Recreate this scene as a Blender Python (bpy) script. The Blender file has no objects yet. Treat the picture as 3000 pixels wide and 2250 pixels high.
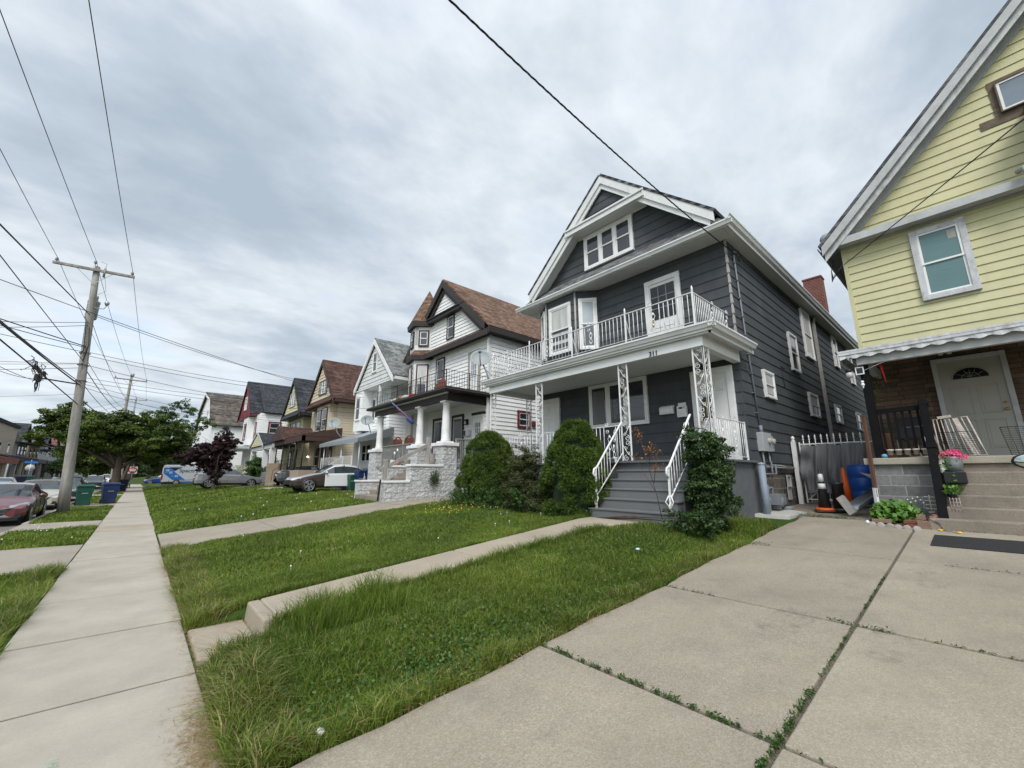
import bpy, bmesh, math, random
import numpy as np
from mathutils import Vector, Matrix
random.seed(7); rng = np.random.default_rng(11)
C = bpy.context.scene.collection
SC = bpy.context.scene
R = math.radians
# ---------------------------------------------------------------- camera
cd = bpy.data.cameras.new('camera'); cam = bpy.data.objects.new('camera', cd); C.objects.link(cam); SC.camera = cam
cd.sensor_width = 36; cd.lens = 14.470; cd.clip_start = .05; cd.clip_end = 4000
_r = Vector((0.74803747, -0.66365571, 0.0010245)); _u = Vector((-0.14344619, -0.16017732, 0.97660965)); _f = Vector((0.64796847, 0.73068757, 0.21501752))
cam.matrix_world = Matrix(((_r.x, _u.x, -_f.x, 0), (_r.y, _u.y, -_f.y, 0), (_r.z, _u.z, -_f.z, 1.6), (0, 0, 0, 1)))
# ---------------------------------------------------------------- light
SUN_EL, SUN_AZ = 48, 226            # azimuth: compass-like angle from +Y towards +X
sd = bpy.data.lights.new('sun', 'SUN'); sun = bpy.data.objects.new('sun', sd); C.objects.link(sun)
sd.energy = 1.5; sd.angle = R(18); sd.color = (1, .965, .91)
_d = Vector((math.sin(R(SUN_AZ))*math.cos(R(SUN_EL)), math.cos(R(SUN_AZ))*math.cos(R(SUN_EL)), math.sin(R(SUN_EL))))
sun.rotation_euler = _d.to_track_quat('Z', 'Y').to_euler()
SC.view_settings.view_transform = 'Standard'; SC.view_settings.look = 'None'; SC.view_settings.exposure = 0.55; SC.view_settings.gamma = 1
w = bpy.data.worlds.new('World'); SC.world = w; w.use_nodes = True
def build_world():
    nt = w.node_tree; nt.nodes.clear(); L = nt.links.new
    def nd(t, **k):
        n = nt.nodes.new('ShaderNode'+t)
        for a, b in k.items(): setattr(n, a, b)
        return n
    def mth(op, a, b=None, cl=False):
        n = nd('Math', operation=op, use_clamp=cl)
        for i, v in enumerate((a, b)):
            if v is None: continue
            if isinstance(v, (int, float)): n.inputs[i].default_value = v
            else: L(v, n.inputs[i])
        return n.outputs[0]
    sky = nd('TexSky', sky_type='NISHITA', sun_disc=False, sun_elevation=R(SUN_EL), sun_rotation=R(SUN_AZ), air_density=1.2, dust_density=1.5)
    blue = nd('VectorMath', operation='SCALE'); L(sky.outputs[0], blue.inputs[0]); blue.inputs['Scale'].default_value = .10
    tc = nd('TexCoord'); sep = nd('SeparateXYZ'); L(tc.outputs['Generated'], sep.inputs[0])
    zc = mth('ADD', mth('MAXIMUM', sep.outputs['Z'], 0.0), .17)
    px = mth('DIVIDE', sep.outputs['X'], zc); py = mth('DIVIDE', sep.outputs['Y'], zc)
    cv = nd('CombineXYZ'); L(px, cv.inputs[0]); L(py, cv.inputs[1])
    mp = nd('Mapping'); L(cv.outputs[0], mp.inputs[0]); mp.inputs['Rotation'].default_value = (0, 0, R(38)); mp.inputs['Scale'].default_value = (.95, 1.35, 1)
    def noise(scale, det, rough, off, dist=0):
        n = nd('TexNoise'); n.inputs['Scale'].default_value = scale; n.inputs['Detail'].default_value = det; n.inputs['Roughness'].default_value = rough; n.inputs['Distortion'].default_value = dist
        a = nd('VectorMath', operation='ADD'); L(mp.outputs[0], a.inputs[0]); a.inputs[1].default_value = off; L(a.outputs[0], n.inputs['Vector']); return n.outputs['Fac']
    n1 = noise(1.5, 9, .58, (3.1, 1.7, 0), .15); n2 = noise(.5, 4, .5, (8.2, 5.1, 0), .1); n3 = noise(4.6, 7, .6, (1, 9, 2), .1)
    dens = mth('SUBTRACT', mth('ADD', mth('ADD', mth('MULTIPLY', n1, .54), mth('MULTIPLY', n2, .56)), mth('MULTIPLY', n3, .14)), .03)
    cr = nd('ValToRGB'); L(dens, cr.inputs[0]); e = cr.color_ramp.elements
    e[0].position = .40; e[0].color = (.60, .63, .66, 1); e[1].position = .74; e[1].color = (.24, .285, .338, 1)
    for p, c in ((.48, (.53, .56, .59)), (.56, (.42, .455, .49)), (.66, (.295, .34, .39))):
        k = e.new(p); k.color = (*c, 1)
    # thin places near the horizon let the blue sky through
    cov = mth('MULTIPLY', mth('SUBTRACT', .475, mth('ADD', mth('MULTIPLY', n2, .45), mth('MULTIPLY', n1, .55))), 11.0, True)
    low = nd('MapRange'); L(sep.outputs['Z'], low.inputs[0]); low.inputs[1].default_value = .0; low.inputs[2].default_value = .16; low.inputs[3].default_value = .55; low.inputs[4].default_value = 0.0
    covt = mth('ADD', mth('MULTIPLY', cov, .55), mth('MULTIPLY', mth('MULTIPLY', low.outputs[0], n3), 1.0), True)
    mx = nd('MixRGB'); L(covt, mx.inputs[0]); L(cr.outputs[0], mx.inputs[1]); L(blue.outputs[0], mx.inputs[2])
    # the cloud deck is brighter around the hidden sun
    dt = nd('VectorMath', operation='DOT_PRODUCT'); L(tc.outputs['Generated'], dt.inputs[0]); dt.inputs[1].default_value = _d
    gl = mth('ADD', mth('MULTIPLY', mth('POWER', mth('MAXIMUM', dt.outputs['Value'], 0.0), 3.0), 1.9), 1.30)
    sc = nd('VectorMath', operation='SCALE'); L(mx.outputs[0], sc.inputs[0]); L(gl, sc.inputs['Scale'])
    bg = nd('Background'); L(sc.outputs[0], bg.inputs['Color']); bg.inputs['Strength'].default_value = 1.0
    o = nd('OutputWorld'); L(bg.outputs[0], o.inputs[0])
build_world()

# ---------------------------------------------------------------- materials
_mats = {}
class NT:
    def __init__(s, name):
        s.m = bpy.data.materials.new(name); s.m.use_nodes = True; s.t = s.m.node_tree; s.b = s.t.nodes['Principled BSDF']; s.tc = None
    def n(s, typ, ins=None, **k):
        x = s.t.nodes.new('ShaderNode'+typ)
        for a, b in k.items(): setattr(x, a, b)
        for a, v in (ins or {}).items(): s.put(x.inputs[a], v)
        return x
    def put(s, sock, v):
        if isinstance(v, bpy.types.NodeSocket): s.t.links.new(v, sock)
        elif isinstance(v, (tuple, list)) and len(v) == 3 and sock.type == 'RGBA': sock.default_value = (*v, 1)
        else: sock.default_value = v
    def co(s):
        if not s.tc: s.tc = s.n('TexCoord')
        return s.tc.outputs['Object']
    def uv(s, axis):
        sp = s.n('SeparateXYZ', {0: s.co()}); x, y, z = sp.outputs
        u = {'x': x, 'y': y}.get(axis) or s.math('ADD', x, y)
        if axis == 'g': return s.n('CombineXYZ', {0: x, 1: y}).outputs[0]
        return s.n('CombineXYZ', {0: u, 1: z}).outputs[0]
    def math(s, op, a, b=0.0, cl=False): return s.n('Math', {0: a, 1: b}, operation=op, use_clamp=cl).outputs[0]
    def noise(s, scale, det=4, rough=.6, vec=None, stretch=None):
        v = vec or s.co()
        if stretch: v = s.n('Mapping', {0: v, 'Scale': stretch}).outputs[0]
        return s.n('TexNoise', {'Vector': v, 'Scale': scale, 'Detail': det, 'Roughness': rough}).outputs['Fac']
    def ramp(s, f, pts):
        r = s.n('ValToRGB', {0: f}); e = r.color_ramp.elements
        e[0].position = pts[0][0]; e[1].position = pts[-1][0]
        def c4(c): return (c, c, c, 1) if isinstance(c, (int, float)) else (*c, 1)
        e[0].color = c4(pts[0][1]); e[1].color = c4(pts[-1][1])
        for p, c in pts[1:-1]: k = e.new(p); k.color = c4(c)
        return r.outputs[0]
    def mix(s, f, a, b, bt='MIX'): return s.n('MixRGB', {0: f, 1: a, 2: b}, blend_type=bt).outputs[0]
    def bump(s, h, st=.3, d=.02, nrm=None):
        i = {'Height': h, 'Strength': st, 'Distance': d}
        if nrm: i['Normal'] = nrm
        return s.n('Bump', i).outputs[0]
    def out(s, col, rough=.8, nrm=None, metal=0, spec=.5, coat=0):
        s.put(s.b.inputs['Base Color'], col); s.put(s.b.inputs['Roughness'], rough); s.put(s.b.inputs['Metallic'], metal)
        s.put(s.b.inputs['Specular IOR Level'], spec)
        if coat: s.put(s.b.inputs['Coat Weight'], coat); s.put(s.b.inputs['Coat Roughness'], .05)
        if nrm: s.put(s.b.inputs['Normal'], nrm)
        return s.m
def vmul(c, k): return tuple(min(1, x*k) for x in c)
def plain(name, col, rough=.7, var=.12, scale=3, bump=.15, bscale=40, metal=0, spec=.4, coat=0, dirt=0, stretch=None):
    if name in _mats: return _mats[name]
    t = NT(name); f = t.noise(scale, 5, .65, stretch=stretch)
    c = t.ramp(f, [(.3, vmul(col, 1-var)), (.7, vmul(col, 1+var))])
    if dirt:
        g = t.noise(scale*.35+.4, 6, .7); c = t.mix(t.ramp(g, [(.5, 0.0), (.72, dirt)]), c, (.10, .085, .065))
    m = t.out(c, rough, t.bump(t.noise(bscale, 3, .6, stretch=stretch), bump, .01) if bump else None, metal, spec, coat)
    _mats[name] = m; return m
def siding(name, col, axis='', joint=None, h=.28, var=.1, rough=.75, streak=.15, z0=0):
    t = NT(name); v = t.uv(axis); c = t.ramp(t.noise(1.3, 6, .7), [(.3, vmul(col, 1-var)), (.7, vmul(col, 1+var))])
    st = t.noise(5, 3, .6, stretch=(1, 1, .12)); c = t.mix(t.ramp(st, [(.45, 0.0), (.75, streak)]), c, vmul(col, .55))
    hgt = t.noise(50, 3, .6, stretch=(1, 1, .3)); nb = t.bump(hgt, .12, .01)
    if joint:
        mp = t.n('Mapping', {0: v, 'Location': (0, -z0, 0)}).outputs[0]
        b = t.n('TexBrick', {'Vector': mp, 'Color1': (1, 1, 1, 1), 'Color2': (.86, .86, .86, 1), 'Mortar': (.35, .35, .35, 1), 'Scale': 1.0, 'Mortar Size': .0022, 'Mortar Smooth': .1, 'Brick Width': joint, 'Row Height': h})
        b.offset = .5; c = t.mix(1.0, c, b.outputs[0], 'MULTIPLY')
    m = t.out(c, rough, nb, 0, .35); _mats[name] = m; return m
def brick(name, c1, c2, mortar, bw=.22, bh=.075, ms=.008, axis='', rough=.85, off=.5, bump=.5, nz=.3, squash=1, spec=.3, ns=9):
    t = NT(name); v = t.uv(axis)
    if nz > 0.5: # hand laid: wobble
        v = t.n('VectorMath', {0: v, 1: t.n('VectorMath', {0: t.n('TexNoise', {'Vector': t.co(), 'Scale': 3.0}).outputs['Color'], 'Scale': .02}, operation='SCALE').outputs[0]}, operation='ADD').outputs[0]
    b = t.n('TexBrick', {'Vector': v, 'Color1': c1, 'Color2': c2, 'Mortar': mortar, 'Scale': 1.0, 'Mortar Size': ms, 'Mortar Smooth': .2, 'Brick Width': bw, 'Row Height': bh, 'Bias': 0.0})
    b.offset = off; b.squash = squash
    g = t.noise(ns, 5, .7); c = t.mix(.8, b.outputs[0], t.ramp(g, [(.25, 1-nz*.9), (.75, 1+nz*.6)]), 'MULTIPLY')
    h = t.math('ADD', t.math('MULTIPLY', b.outputs[1], -1.0), t.math('MULTIPLY', t.noise(ns*3, 4, .7), .6))
    m = t.out(c, rough, t.bump(h, bump, .015), 0, spec); _mats[name] = m; return m
def shingle(name, cols, axis='x', w=.30, h=.11):
    t = NT(name); v = t.uv(axis); mp = t.n('Mapping', {0: v}).outputs[0]
    b = t.n('TexBrick', {'Vector': mp, 'Color1': cols[0], 'Color2': cols[1], 'Mortar': vmul(cols[0], .35), 'Scale': 1.0, 'Mortar Size': .007, 'Mortar Smooth': .3, 'Brick Width': w, 'Row Height': h})
    b.offset = .37; b2 = t.n('TexBrick', {'Vector': mp, 'Color1': (.6, .6, .6, 1), 'Color2': (1.25, 1.25, 1.25, 1), 'Mortar': (.9, .9, .9, 1), 'Scale': 1.0, 'Mortar Size': .0, 'Brick Width': w*.63, 'Row Height': h}); b2.offset = .29
    c = t.mix(1.0, b.outputs[0], b2.outputs[0], 'MULTIPLY'); c = t.mix(.9, c, t.ramp(t.noise(1.1, 6, .7), [(.25, .72), (.75, 1.25)]), 'MULTIPLY')
    c = t.mix(.8, c, t.ramp(t.noise(120, 2, .6), [(.3, .7), (.7, 1.25)]), 'MULTIPLY')
    m = t.out(c, .92, t.bump(b.outputs[1], -.6, .012), 0, .2); _mats[name] = m; return m
def glass_mat(name, col=(.02, .025, .03), rough=.06, spec=.9):
    t = NT(name); c = t.ramp(t.noise(.8, 3, .5), [(.3, vmul(col, .6)), (.7, vmul(col, 1.6))])
    m = t.out(c, rough, t.bump(t.noise(1.5, 2, .5), .05, .02), 0, spec); _mats[name] = m; return m
def conc(name, base, agg=.35, scale=150, stain=.3, rough=.9, lo=(.16, .14, .12), crack=0):
    t = NT(name); c = t.ramp(t.noise(.9, 7, .68), [(.3, vmul(base, .79)), (.7, vmul(base, 1.12))])
    v = t.n('TexVoronoi', {'Vector': t.co(), 'Scale': scale}); spk = t.n('SeparateColor', {0: v.outputs['Color']}).outputs[0]
    c = t.mix(agg, c, t.ramp(spk, [(0, (.09, .07, .05)), (.3, (.24, .20, .15)), (.6, (.32, .28, .225)), (.85, (.43, .39, .33)), (1, (.55, .52, .47))]), 'MIX')
    g = t.noise(1.7, 8, .72); c = t.mix(t.ramp(g, [(.5, 0.0), (.75, stain)]), c, lo)
    g2 = t.noise(.5, 4, .6, stretch=(1, 2.2, 1)); c = t.mix(t.ramp(g2, [(.35, stain*.55), (.55, 0.0)]), c, vmul(base, .66))
    if crack:
        vv = t.n('TexVoronoi', {'Vector': t.n('VectorMath', {0: t.co(), 1: t.n('VectorMath', {0: t.n('TexNoise', {'Vector': t.co(), 'Scale': 1.6, 'Detail': 5.0}).outputs['Color'], 'Scale': .8}, operation='SCALE').outputs[0]}, operation='ADD').outputs[0], 'Scale': crack}, feature='DISTANCE_TO_EDGE')
        c = t.mix(t.ramp(vv.outputs['Distance'], [(.0, 1.0), (.012, 0.0)]), c, (.05, .04, .03))
    h = t.math('ADD', t.math('MULTIPLY', v.outputs['Distance'], .5), t.noise(35, 4, .7))
    m = t.out(c, rough, t.bump(h, .35, .006), 0, .25); _mats[name] = m; return m
def attr_mat(name, pts, rough=.75, trans=.0, spec=.25, big=.35, at='rnd', bscale=.35):
    t = NT(name); a = t.n('Attribute', attribute_name=at).outputs['Fac']
    c = t.ramp(a, pts); c = t.mix(big, c, t.ramp(t.noise(bscale, 4, .6), [(.3, .45), (.7, 1.45)]), 'MULTIPLY')
    m = t.out(c, rough, None, 0, spec)
    if trans:
        tr = t.n('BsdfTranslucent', {'Color': t.mix(1.0, c, (1.2, 1.25, .6, 1), 'MULTIPLY')}); mx = t.n('MixShader', {0: trans}); t.t.links.new(t.b.outputs[0], mx.inputs[1]); t.t.links.new(tr.outputs[0], mx.inputs[2])
        t.t.links.new(mx.outputs[0], t.t.nodes['Material Output'].inputs[0])
    _mats[name] = m; return m
def M_(n): return _mats[n]

# ---------------------------------------------------------------- mesh tools
class MB:
    def __init__(s): s.v = []; s.f = []; s.mi = []; s.cur = 0; s.sm = []
    def mat(s, i): s.cur = i; return s
    def add(s, vs, fs, smooth=False):
        o = len(s.v); s.v += [tuple(p) for p in vs]
        for f in fs: s.f.append(tuple(i+o for i in f)); s.mi.append(s.cur); s.sm.append(smooth)
        return s
    def box(s, x0, x1, y0, y1, z0, z1):
        if x0 > x1: x0, x1 = x1, x0
        if y0 > y1: y0, y1 = y1, y0
        if z0 > z1: z0, z1 = z1, z0
        return s.add([(x, y, z) for z in (z0, z1) for y in (y0, y1) for x in (x0, x1)], [(0, 2, 3, 1), (4, 5, 7, 6), (0, 1, 5, 4), (2, 6, 7, 3), (0, 4, 6, 2), (1, 3, 7, 5)])
    def hexa(s, a, b):           # a,b: two quads (4 pts each)
        return s.add(list(a)+list(b), [(3, 2, 1, 0), (4, 5, 6, 7), (0, 1, 5, 4), (1, 2, 6, 5), (2, 3, 7, 6), (3, 0, 4, 7)])
    def slab(s, q, t, n=None):   # quad thickened by t along normal
        q = [Vector(p) for p in q]; n = Vector(n) if n else (q[1]-q[0]).cross(q[2]-q[0]).normalized()
        return s.hexa([p+n*t for p in q][::-1], q[::-1])
    def prism(s, poly, d):       # polygon pts (3D) extruded by vector d
        poly = [Vector(p) for p in poly]; d = Vector(d); n = len(poly)
        return s.add([*poly, *[p+d for p in poly]], [tuple(range(n))[::-1], tuple(range(n, 2*n))]+[(i, (i+1) % n, n+(i+1) % n, n+i) for i in range(n)])
    def tube(s, pts, r, n=6, cap=True, smooth=True):
        pts = [Vector(p) for p in pts]; rs = r if isinstance(r, (list, tuple)) else [r]*len(pts)
        vs = []; fs = []; prev = None
        for i, p in enumerate(pts):
            t = (pts[min(i+1, len(pts)-1)]-pts[max(i-1, 0)])
            t = t.normalized() if t.length > 1e-9 else Vector((0, 0, 1))
            if prev is None: a = t.cross(Vector((0, 0, 1)) if abs(t.z) < .9 else Vector((1, 0, 0))).normalized()
            else:
                a = prev-t*prev.dot(t); a = a.normalized() if a.length > 1e-6 else t.orthogonal().normalized()
            prev = a; b = t.cross(a)
            for k in range(n):
                th = 2*math.pi*(k+.5)/n; vs.append(p+(a*math.cos(th)+b*math.sin(th))*rs[i])
        for i in range(len(pts)-1):
            for k in range(n): fs.append((i*n+k, i*n+(k+1) % n, (i+1)*n+(k+1) % n, (i+1)*n+k))
        if cap: fs.append(tuple(range(n))[::-1]); fs.append(tuple(range((len(pts)-1)*n, len(pts)*n)))
        return s.add(vs, fs, smooth)
    def bar(s, a, b, w, h=None, up=(0, 0, 1)):
        a = Vector(a); b = Vector(b); h = h or w; t = (b-a).normalized(); u = Vector(up)
        sd = t.cross(u); sd = sd.normalized() if sd.length > 1e-4 else Vector((1, 0, 0)); u = sd.cross(t).normalized()
        f = lambda p: [p+sd*w/2*i+u*h/2*j for i, j in ((-1, -1), (1, -1), (1, 1), (-1, 1))]
        return s.hexa(f(a), f(b))
    def lathe(s, prof, c, n=16, ax='z', smooth=True):
        c = Vector(c); vs = []; m = len(prof)
        for r, h in prof:
            for k in range(n):
                th = 2*math.pi*k/n; a, b = r*math.cos(th), r*math.sin(th)
                vs.append(c+Vector({'z': (a, b, h), 'x': (h, a, b), 'y': (a, h, b)}[ax]))
        fs = [(i*n+k, i*n+(k+1) % n, (i+1)*n+(k+1) % n, (i+1)*n+k) for i in range(m-1) for k in range(n)]
        fs += [tuple(range(n))[::-1], tuple(range((m-1)*n, m*n))]
        return s.add(vs, fs, smooth)
    def ball(s, c, r, n=10, sc=(1, 1, 1)):
        p = [(max(r*math.sin(math.pi*i/6), 1e-4), -r*math.cos(math.pi*i/6)) for i in range(7)]
        o = len(s.v); s.lathe(p, (0, 0, 0), n)
        for i in range(o, len(s.v)): v = s.v[i]; s.v[i] = (c[0]+v[0]*sc[0], c[1]+v[1]*sc[1], c[2]+v[2]*sc[2])
        return s
    def tri(s, a, b, c): return s.add([a, b, c], [(0, 1, 2)])
    def quad(s, a, b, c, d): return s.add([a, b, c, d], [(0, 1, 2, 3)])
    def xf(s, mtx, start=0):
        for i in range(start, len(s.v)): s.v[i] = tuple(mtx @ Vector(s.v[i]))
        return s
    def build(s, name, mats, parent=None, loc=None, bevel=0):
        me = bpy.data.meshes.new(name)
        off = Vector((0, 0, 0)); p = parent
        if loc is None:
            while p is not None: off += Vector(p.location); p = p.parent
        vs = [tuple(Vector(v)-off) for v in s.v] if off.length > 0 else s.v
        me.from_pydata(vs, [], s.f)
        if not isinstance(mats, (list, tuple)): mats = [mats]
        for m in mats: me.materials.append(_mats[m] if isinstance(m, str) else m)
        me.polygons.foreach_set('material_index', s.mi); me.polygons.foreach_set('use_smooth', s.sm); me.update()
        bm = bmesh.new(); bm.from_mesh(me); bmesh.ops.recalc_face_normals(bm, faces=bm.faces); bm.to_mesh(me); bm.free()
        o = bpy.data.objects.new(name, me); C.objects.link(o); o.parent = parent
        if bevel:
            b = o.modifiers.new('bevel', 'BEVEL'); b.width = bevel; b.segments = 2; b.limit_method = 'ANGLE'; b.angle_limit = R(40)
        return o
def tag(o, label, cat, group=None):
    o['label'] = label; o['category'] = cat
    if group: o['group'] = group
    return o
def thing(name, label, cat, loc=(0, 0, 0), group=None):
    o = bpy.data.objects.new(name, None); C.objects.link(o); o.location = loc; o.empty_display_size = .2
    return tag(o, label, cat, group)
def kind(o, k='structure'): o['kind'] = k; return o
def copy_tree(o, parent=None):
    c = o.copy(); C.objects.link(c); c.parent = parent
    for ch in list(o.children): copy_tree(ch, c)
    return c
def arr_obj(name, V, F, mats, parent=None, rnd=None, rnd_face=None, loc=None):
    """fast mesh from numpy arrays; V (n,3), F (m,k)"""
    me = bpy.data.meshes.new(name); V = np.asarray(V, dtype=np.float32); F = np.asarray(F, dtype=np.int32); k = F.shape[1]
    off = np.zeros(3); p = parent
    while p is not None: off += np.array(p.location); p = p.parent
    V = V-off.astype(np.float32)
    me.vertices.add(len(V)); me.vertices.foreach_set('co', V.ravel())
    me.loops.add(F.size); me.loops.foreach_set('vertex_index', F.ravel())
    me.polygons.add(len(F)); me.polygons.foreach_set('loop_start', np.arange(0, F.size, k, dtype=np.int32))
    me.update(calc_edges=True)
    if not isinstance(mats, (list, tuple)): mats = [mats]
    for m in mats: me.materials.append(_mats[m] if isinstance(m, str) else m)
    if rnd_face is not None:
        a = me.attributes.new('rnd', 'FLOAT', 'FACE'); a.data.foreach_set('value', np.asarray(rnd_face, dtype=np.float32))
    o = bpy.data.objects.new(name, me); C.objects.link(o); o.parent = parent
    return o
# ---------------------------------------------------------------- material library
plain('white_paint', (.70, .70, .69), .55, .06, 4, .08, dirt=.25)
plain('white_metal', (.74, .74, .73), .45, .05, 6, .05, dirt=.3)
plain('white_vinyl', (.72, .72, .70), .5, .04, 3, 0)
plain('gutter_white', (.66, .67, .66), .45, .05, 2, 0, dirt=.2)
plain('soffit', (.60, .61, .60), .6, .05, 2, 0)
plain('door_white', (.68, .68, .66), .5, .05, 2, 0)
plain('yellow_door', (.33, .32, .28), .55, .05, 2, 0, dirt=.15)
plain('grey_trim', (.42, .43, .43), .7, .12, 4, .1, dirt=.3)
plain('worn_trim', (.50, .51, .52), .7, .16, 9, .1, dirt=.6, stretch=(1, 1, .25))
plain('stoop_paint', (.10, .106, .112), .7, .12, 4, .1)
plain('step_paint', (.135, .14, .143), .65, .16, 2.5, .25, 30, dirt=.35, stretch=(1, .15, 1))
plain('dark_trim', (.028, .022, .020), .6, .15, 4, .05)
plain('brown_trim', (.050, .026, .020), .6, .15, 4, .05)
plain('red_trim', (.14, .022, .028), .6, .15, 4, .05)
plain('black_metal', (.012, .012, .013), .5, .2, 8, .05)
plain('black_paint', (.005, .005, .0055), .8, .3, 6, .1, spec=.15)
plain('rust', (.13, .05, .022), .9, .4, 20, .4)
plain('rusty_white', (.45, .40, .35), .7, .3, 14, .2, dirt=.6)
plain('galv', (.34, .37, .39), .42, .12, 9, .05, metal=.6)
plain('meter_grey', (.34, .36, .37), .5, .08, 6, 0, dirt=.2)
plain('pipe_grey', (.17, .19, .21), .6, .12, 6, .1, dirt=.3)
plain('bollard_paint', (.20, .24, .29), .6, .12, 6, .1, dirt=.3)
plain('downspout', (.34, .33, .31), .5, .1, 5, 0, dirt=.3)
plain('wood_grey', (.30, .28, .25), .85, .2, 3, .4, 40, stretch=(1, 1, .12), dirt=.4)
plain('pole_wood', (.26, .245, .22), .9, .42, 6, .6, 45, stretch=(1, 1, .07), dirt=.35)
plain('rail_grey', (.22, .22, .21), .8, .15, 5, .2)
plain('wood_brown', (.115, .055, .032), .8, .25, 4, .3, stretch=(1, 1, .2))
plain('adirondack', (.16, .040, .024), .6, .2, 5, .1)
plain('bare_wood', (.13, .10, .07), .9, .4, 14, .4, stretch=(1, .3, 1))
plain('tan_paint', (.30, .23, .17), .8, .08, 2, .1)
plain('terracotta', (.30, .10, .05), .85, .15, 6, .1)
plain('pot_grey', (.24, .22, .19), .9, .2, 12, .3)
plain('rubber', (.012, .012, .012), .8, .2, 10, .1)
plain('black_plastic', (.014, .014, .015), .45, .1, 6, 0)
plain('grey_plastic', (.10, .10, .11), .5, .1, 6, 0)
plain('orange_cone', (.60, .105, .018), .5, .1, 4, 0, dirt=.3)
plain('reflective', (.62, .63, .62), .4, .1, 4, 0, dirt=.3)
plain('drum_blue', (.012, .075, .32), .4, .1, 4, 0)
plain('tarp', (.15, .152, .155), .75, .22, 2.2, .35, 30, dirt=.25, stretch=(1, 1, .3))
plain('mat_rubber', (.020, .020, .021), .9, .4, 30, .4)
plain('brass', (.55, .36, .10), .3, .1, 5, 0, metal=1)
plain('bin_green', (.006, .062, .040), .5, .12, 3, .1, dirt=.25)
plain('bin_blue', (.009, .024, .085), .5, .12, 3, .1, dirt=.25)
plain('bin_navy', (.006, .011, .036), .5, .12, 3, .1, dirt=.25)
plain('plate_white', (.75, .75, .73), .5, .02, 4, 0)
plain('ink', (.01, .01, .012), .6, 0, 4, 0)
plain('logo_white', (.55, .57, .60), .5, .05, 8, 0)
plain('pink_petal', (.66, .10, .22), .6, .2, 30, 0)
plain('white_petal', (.70, .70, .62), .6, .1, 30, 0)
plain('yellow_petal', (.75, .48, .03), .6, .1, 30, 0)
plain('red_cloth', (.42, .02, .02), .8, .15, 8, 0)
plain('cloth_white', (.62, .60, .56), .9, .1, 8, .2)
plain('flag_blue', (.012, .05, .20), .7, .2, 8, 0)
plain('lamp_glass', (.45, .45, .42), .2, .05, 8, 0)
plain('blind', (.105, .19, .195), .5, .10, 14, 0, stretch=(1, .2, 6))
plain('curtain', (.46, .46, .44), .85, .2, 6, .1, stretch=(1, 1, .1))
plain('sky_blind', (.36, .40, .42), .3, .12, 2, 0)
plain('sign_red', (.42, .02, .03), .45, .03, 4, 0)
plain('sign_blue', (.03, .14, .42), .45, .03, 4, 0)
plain('sign_back', (.40, .41, .41), .6, .06, 4, 0)
plain('dish_grey', (.25, .28, .28), .5, .06, 3, 0)
plain('bark', (.075, .058, .042), .95, .35, 6, .8, 25, stretch=(1, 1, .25))
plain('dead_straw', (.36, .25, .13), .9, .3, 8, 0)
plain('brick_loose', (.20, .075, .050), .9, .25, 20, .3)
plain('paver_grey', (.34, .32, .29), .9, .2, 18, .3)
plain('block_tan', (.22, .15, .11), .9, .2, 14, .3)
plain('litter', (.45, .60, .62), .5, .1, 4, 0)
plain('tail_red', (.30, .008, .008), .2, .1, 4, 0, spec=.8)
plain('headlamp', (.42, .44, .46), .12, .2, 18, 0, spec=.9)
plain('chrome', (.55, .56, .58), .18, .05, 4, 0, metal=1)
plain('alloy', (.50, .51, .52), .3, .08, 6, 0, metal=.8)
plain('wire_black', (.012, .012, .014), .6, .1, 4, 0)
plain('wire_grey', (.09, .095, .10), .5, .1, 4, 0)
plain('insulator', (.22, .20, .19), .3, .1, 4, 0)
plain('transformer', (.26, .30, .30), .5, .08, 3, 0, dirt=.25)
plain('van_white', (.46, .48, .50), .35, .04, 2, 0, coat=.4)
plain('van_blue', (.012, .13, .43), .35, .04, 2, 0, coat=.4)
plain('van_navy', (.010, .022, .09), .35, .04, 2, 0, coat=.4)
plain('paint_red', (.115, .012, .016), .28, .05, 2, 0, coat=.9, spec=.6)
plain('paint_gold', (.42, .38, .31), .3, .05, 2, 0, coat=.9, spec=.6)
plain('paint_white', (.62, .63, .62), .28, .04, 2, 0, coat=.8)
plain('primer_brown', (.038, .026, .022), .6, .1, 3, 0)
plain('paint_silver', (.25, .26, .265), .3, .05, 2, 0, coat=.8, metal=.35)
plain('paint_darkgrey', (.040, .044, .050), .25, .05, 2, 0, coat=.9)
plain('paint_black', (.010, .011, .013), .2, .05, 2, 0, coat=.9)
plain('paint_green', (.02, .035, .028), .25, .05, 2, 0, coat=.9)
plain('paint_blue', (.010, .035, .20), .25, .05, 2, 0, coat=.9)
plain('paint_lightblue', (.22, .27, .34), .28, .05, 2, 0, coat=.9)
plain('paint_rust', (.25, .05, .03), .3, .05, 2, 0, coat=.9)
glass_mat('glass', (.022, .026, .032)); glass_mat('glass_dark', (.008, .009, .010), .12, .5); glass_mat('car_glass', (.030, .040, .045), .04, .9)
glass_mat('glass_sky', (.13, .16, .19), .05, .9)
siding('grey_siding_front', (.064, .071, .078), 'y', .61, .28, var=.16, streak=.3); siding('grey_siding_side', (.062, .070, .077), 'x', .61, .28, var=.16, streak=.3)
siding('yellow_siding', (.525, .50, .295), 'y', None, .2025, var=.07, streak=.14, rough=.6)
siding('white_siding', (.74, .74, .73), '', None, var=.05, streak=.12)
siding('white_shake', (.60, .62, .60), '', .5, .3, var=.06, streak=.1)
siding('tan_siding', (.52, .45, .33), '', None, var=.05, streak=.1)
siding('pale_yellow_siding', (.52, .49, .31), '', None, var=.05, streak=.1)
siding('maroon_siding', (.17, .028, .038), '', None, var=.1)
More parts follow.
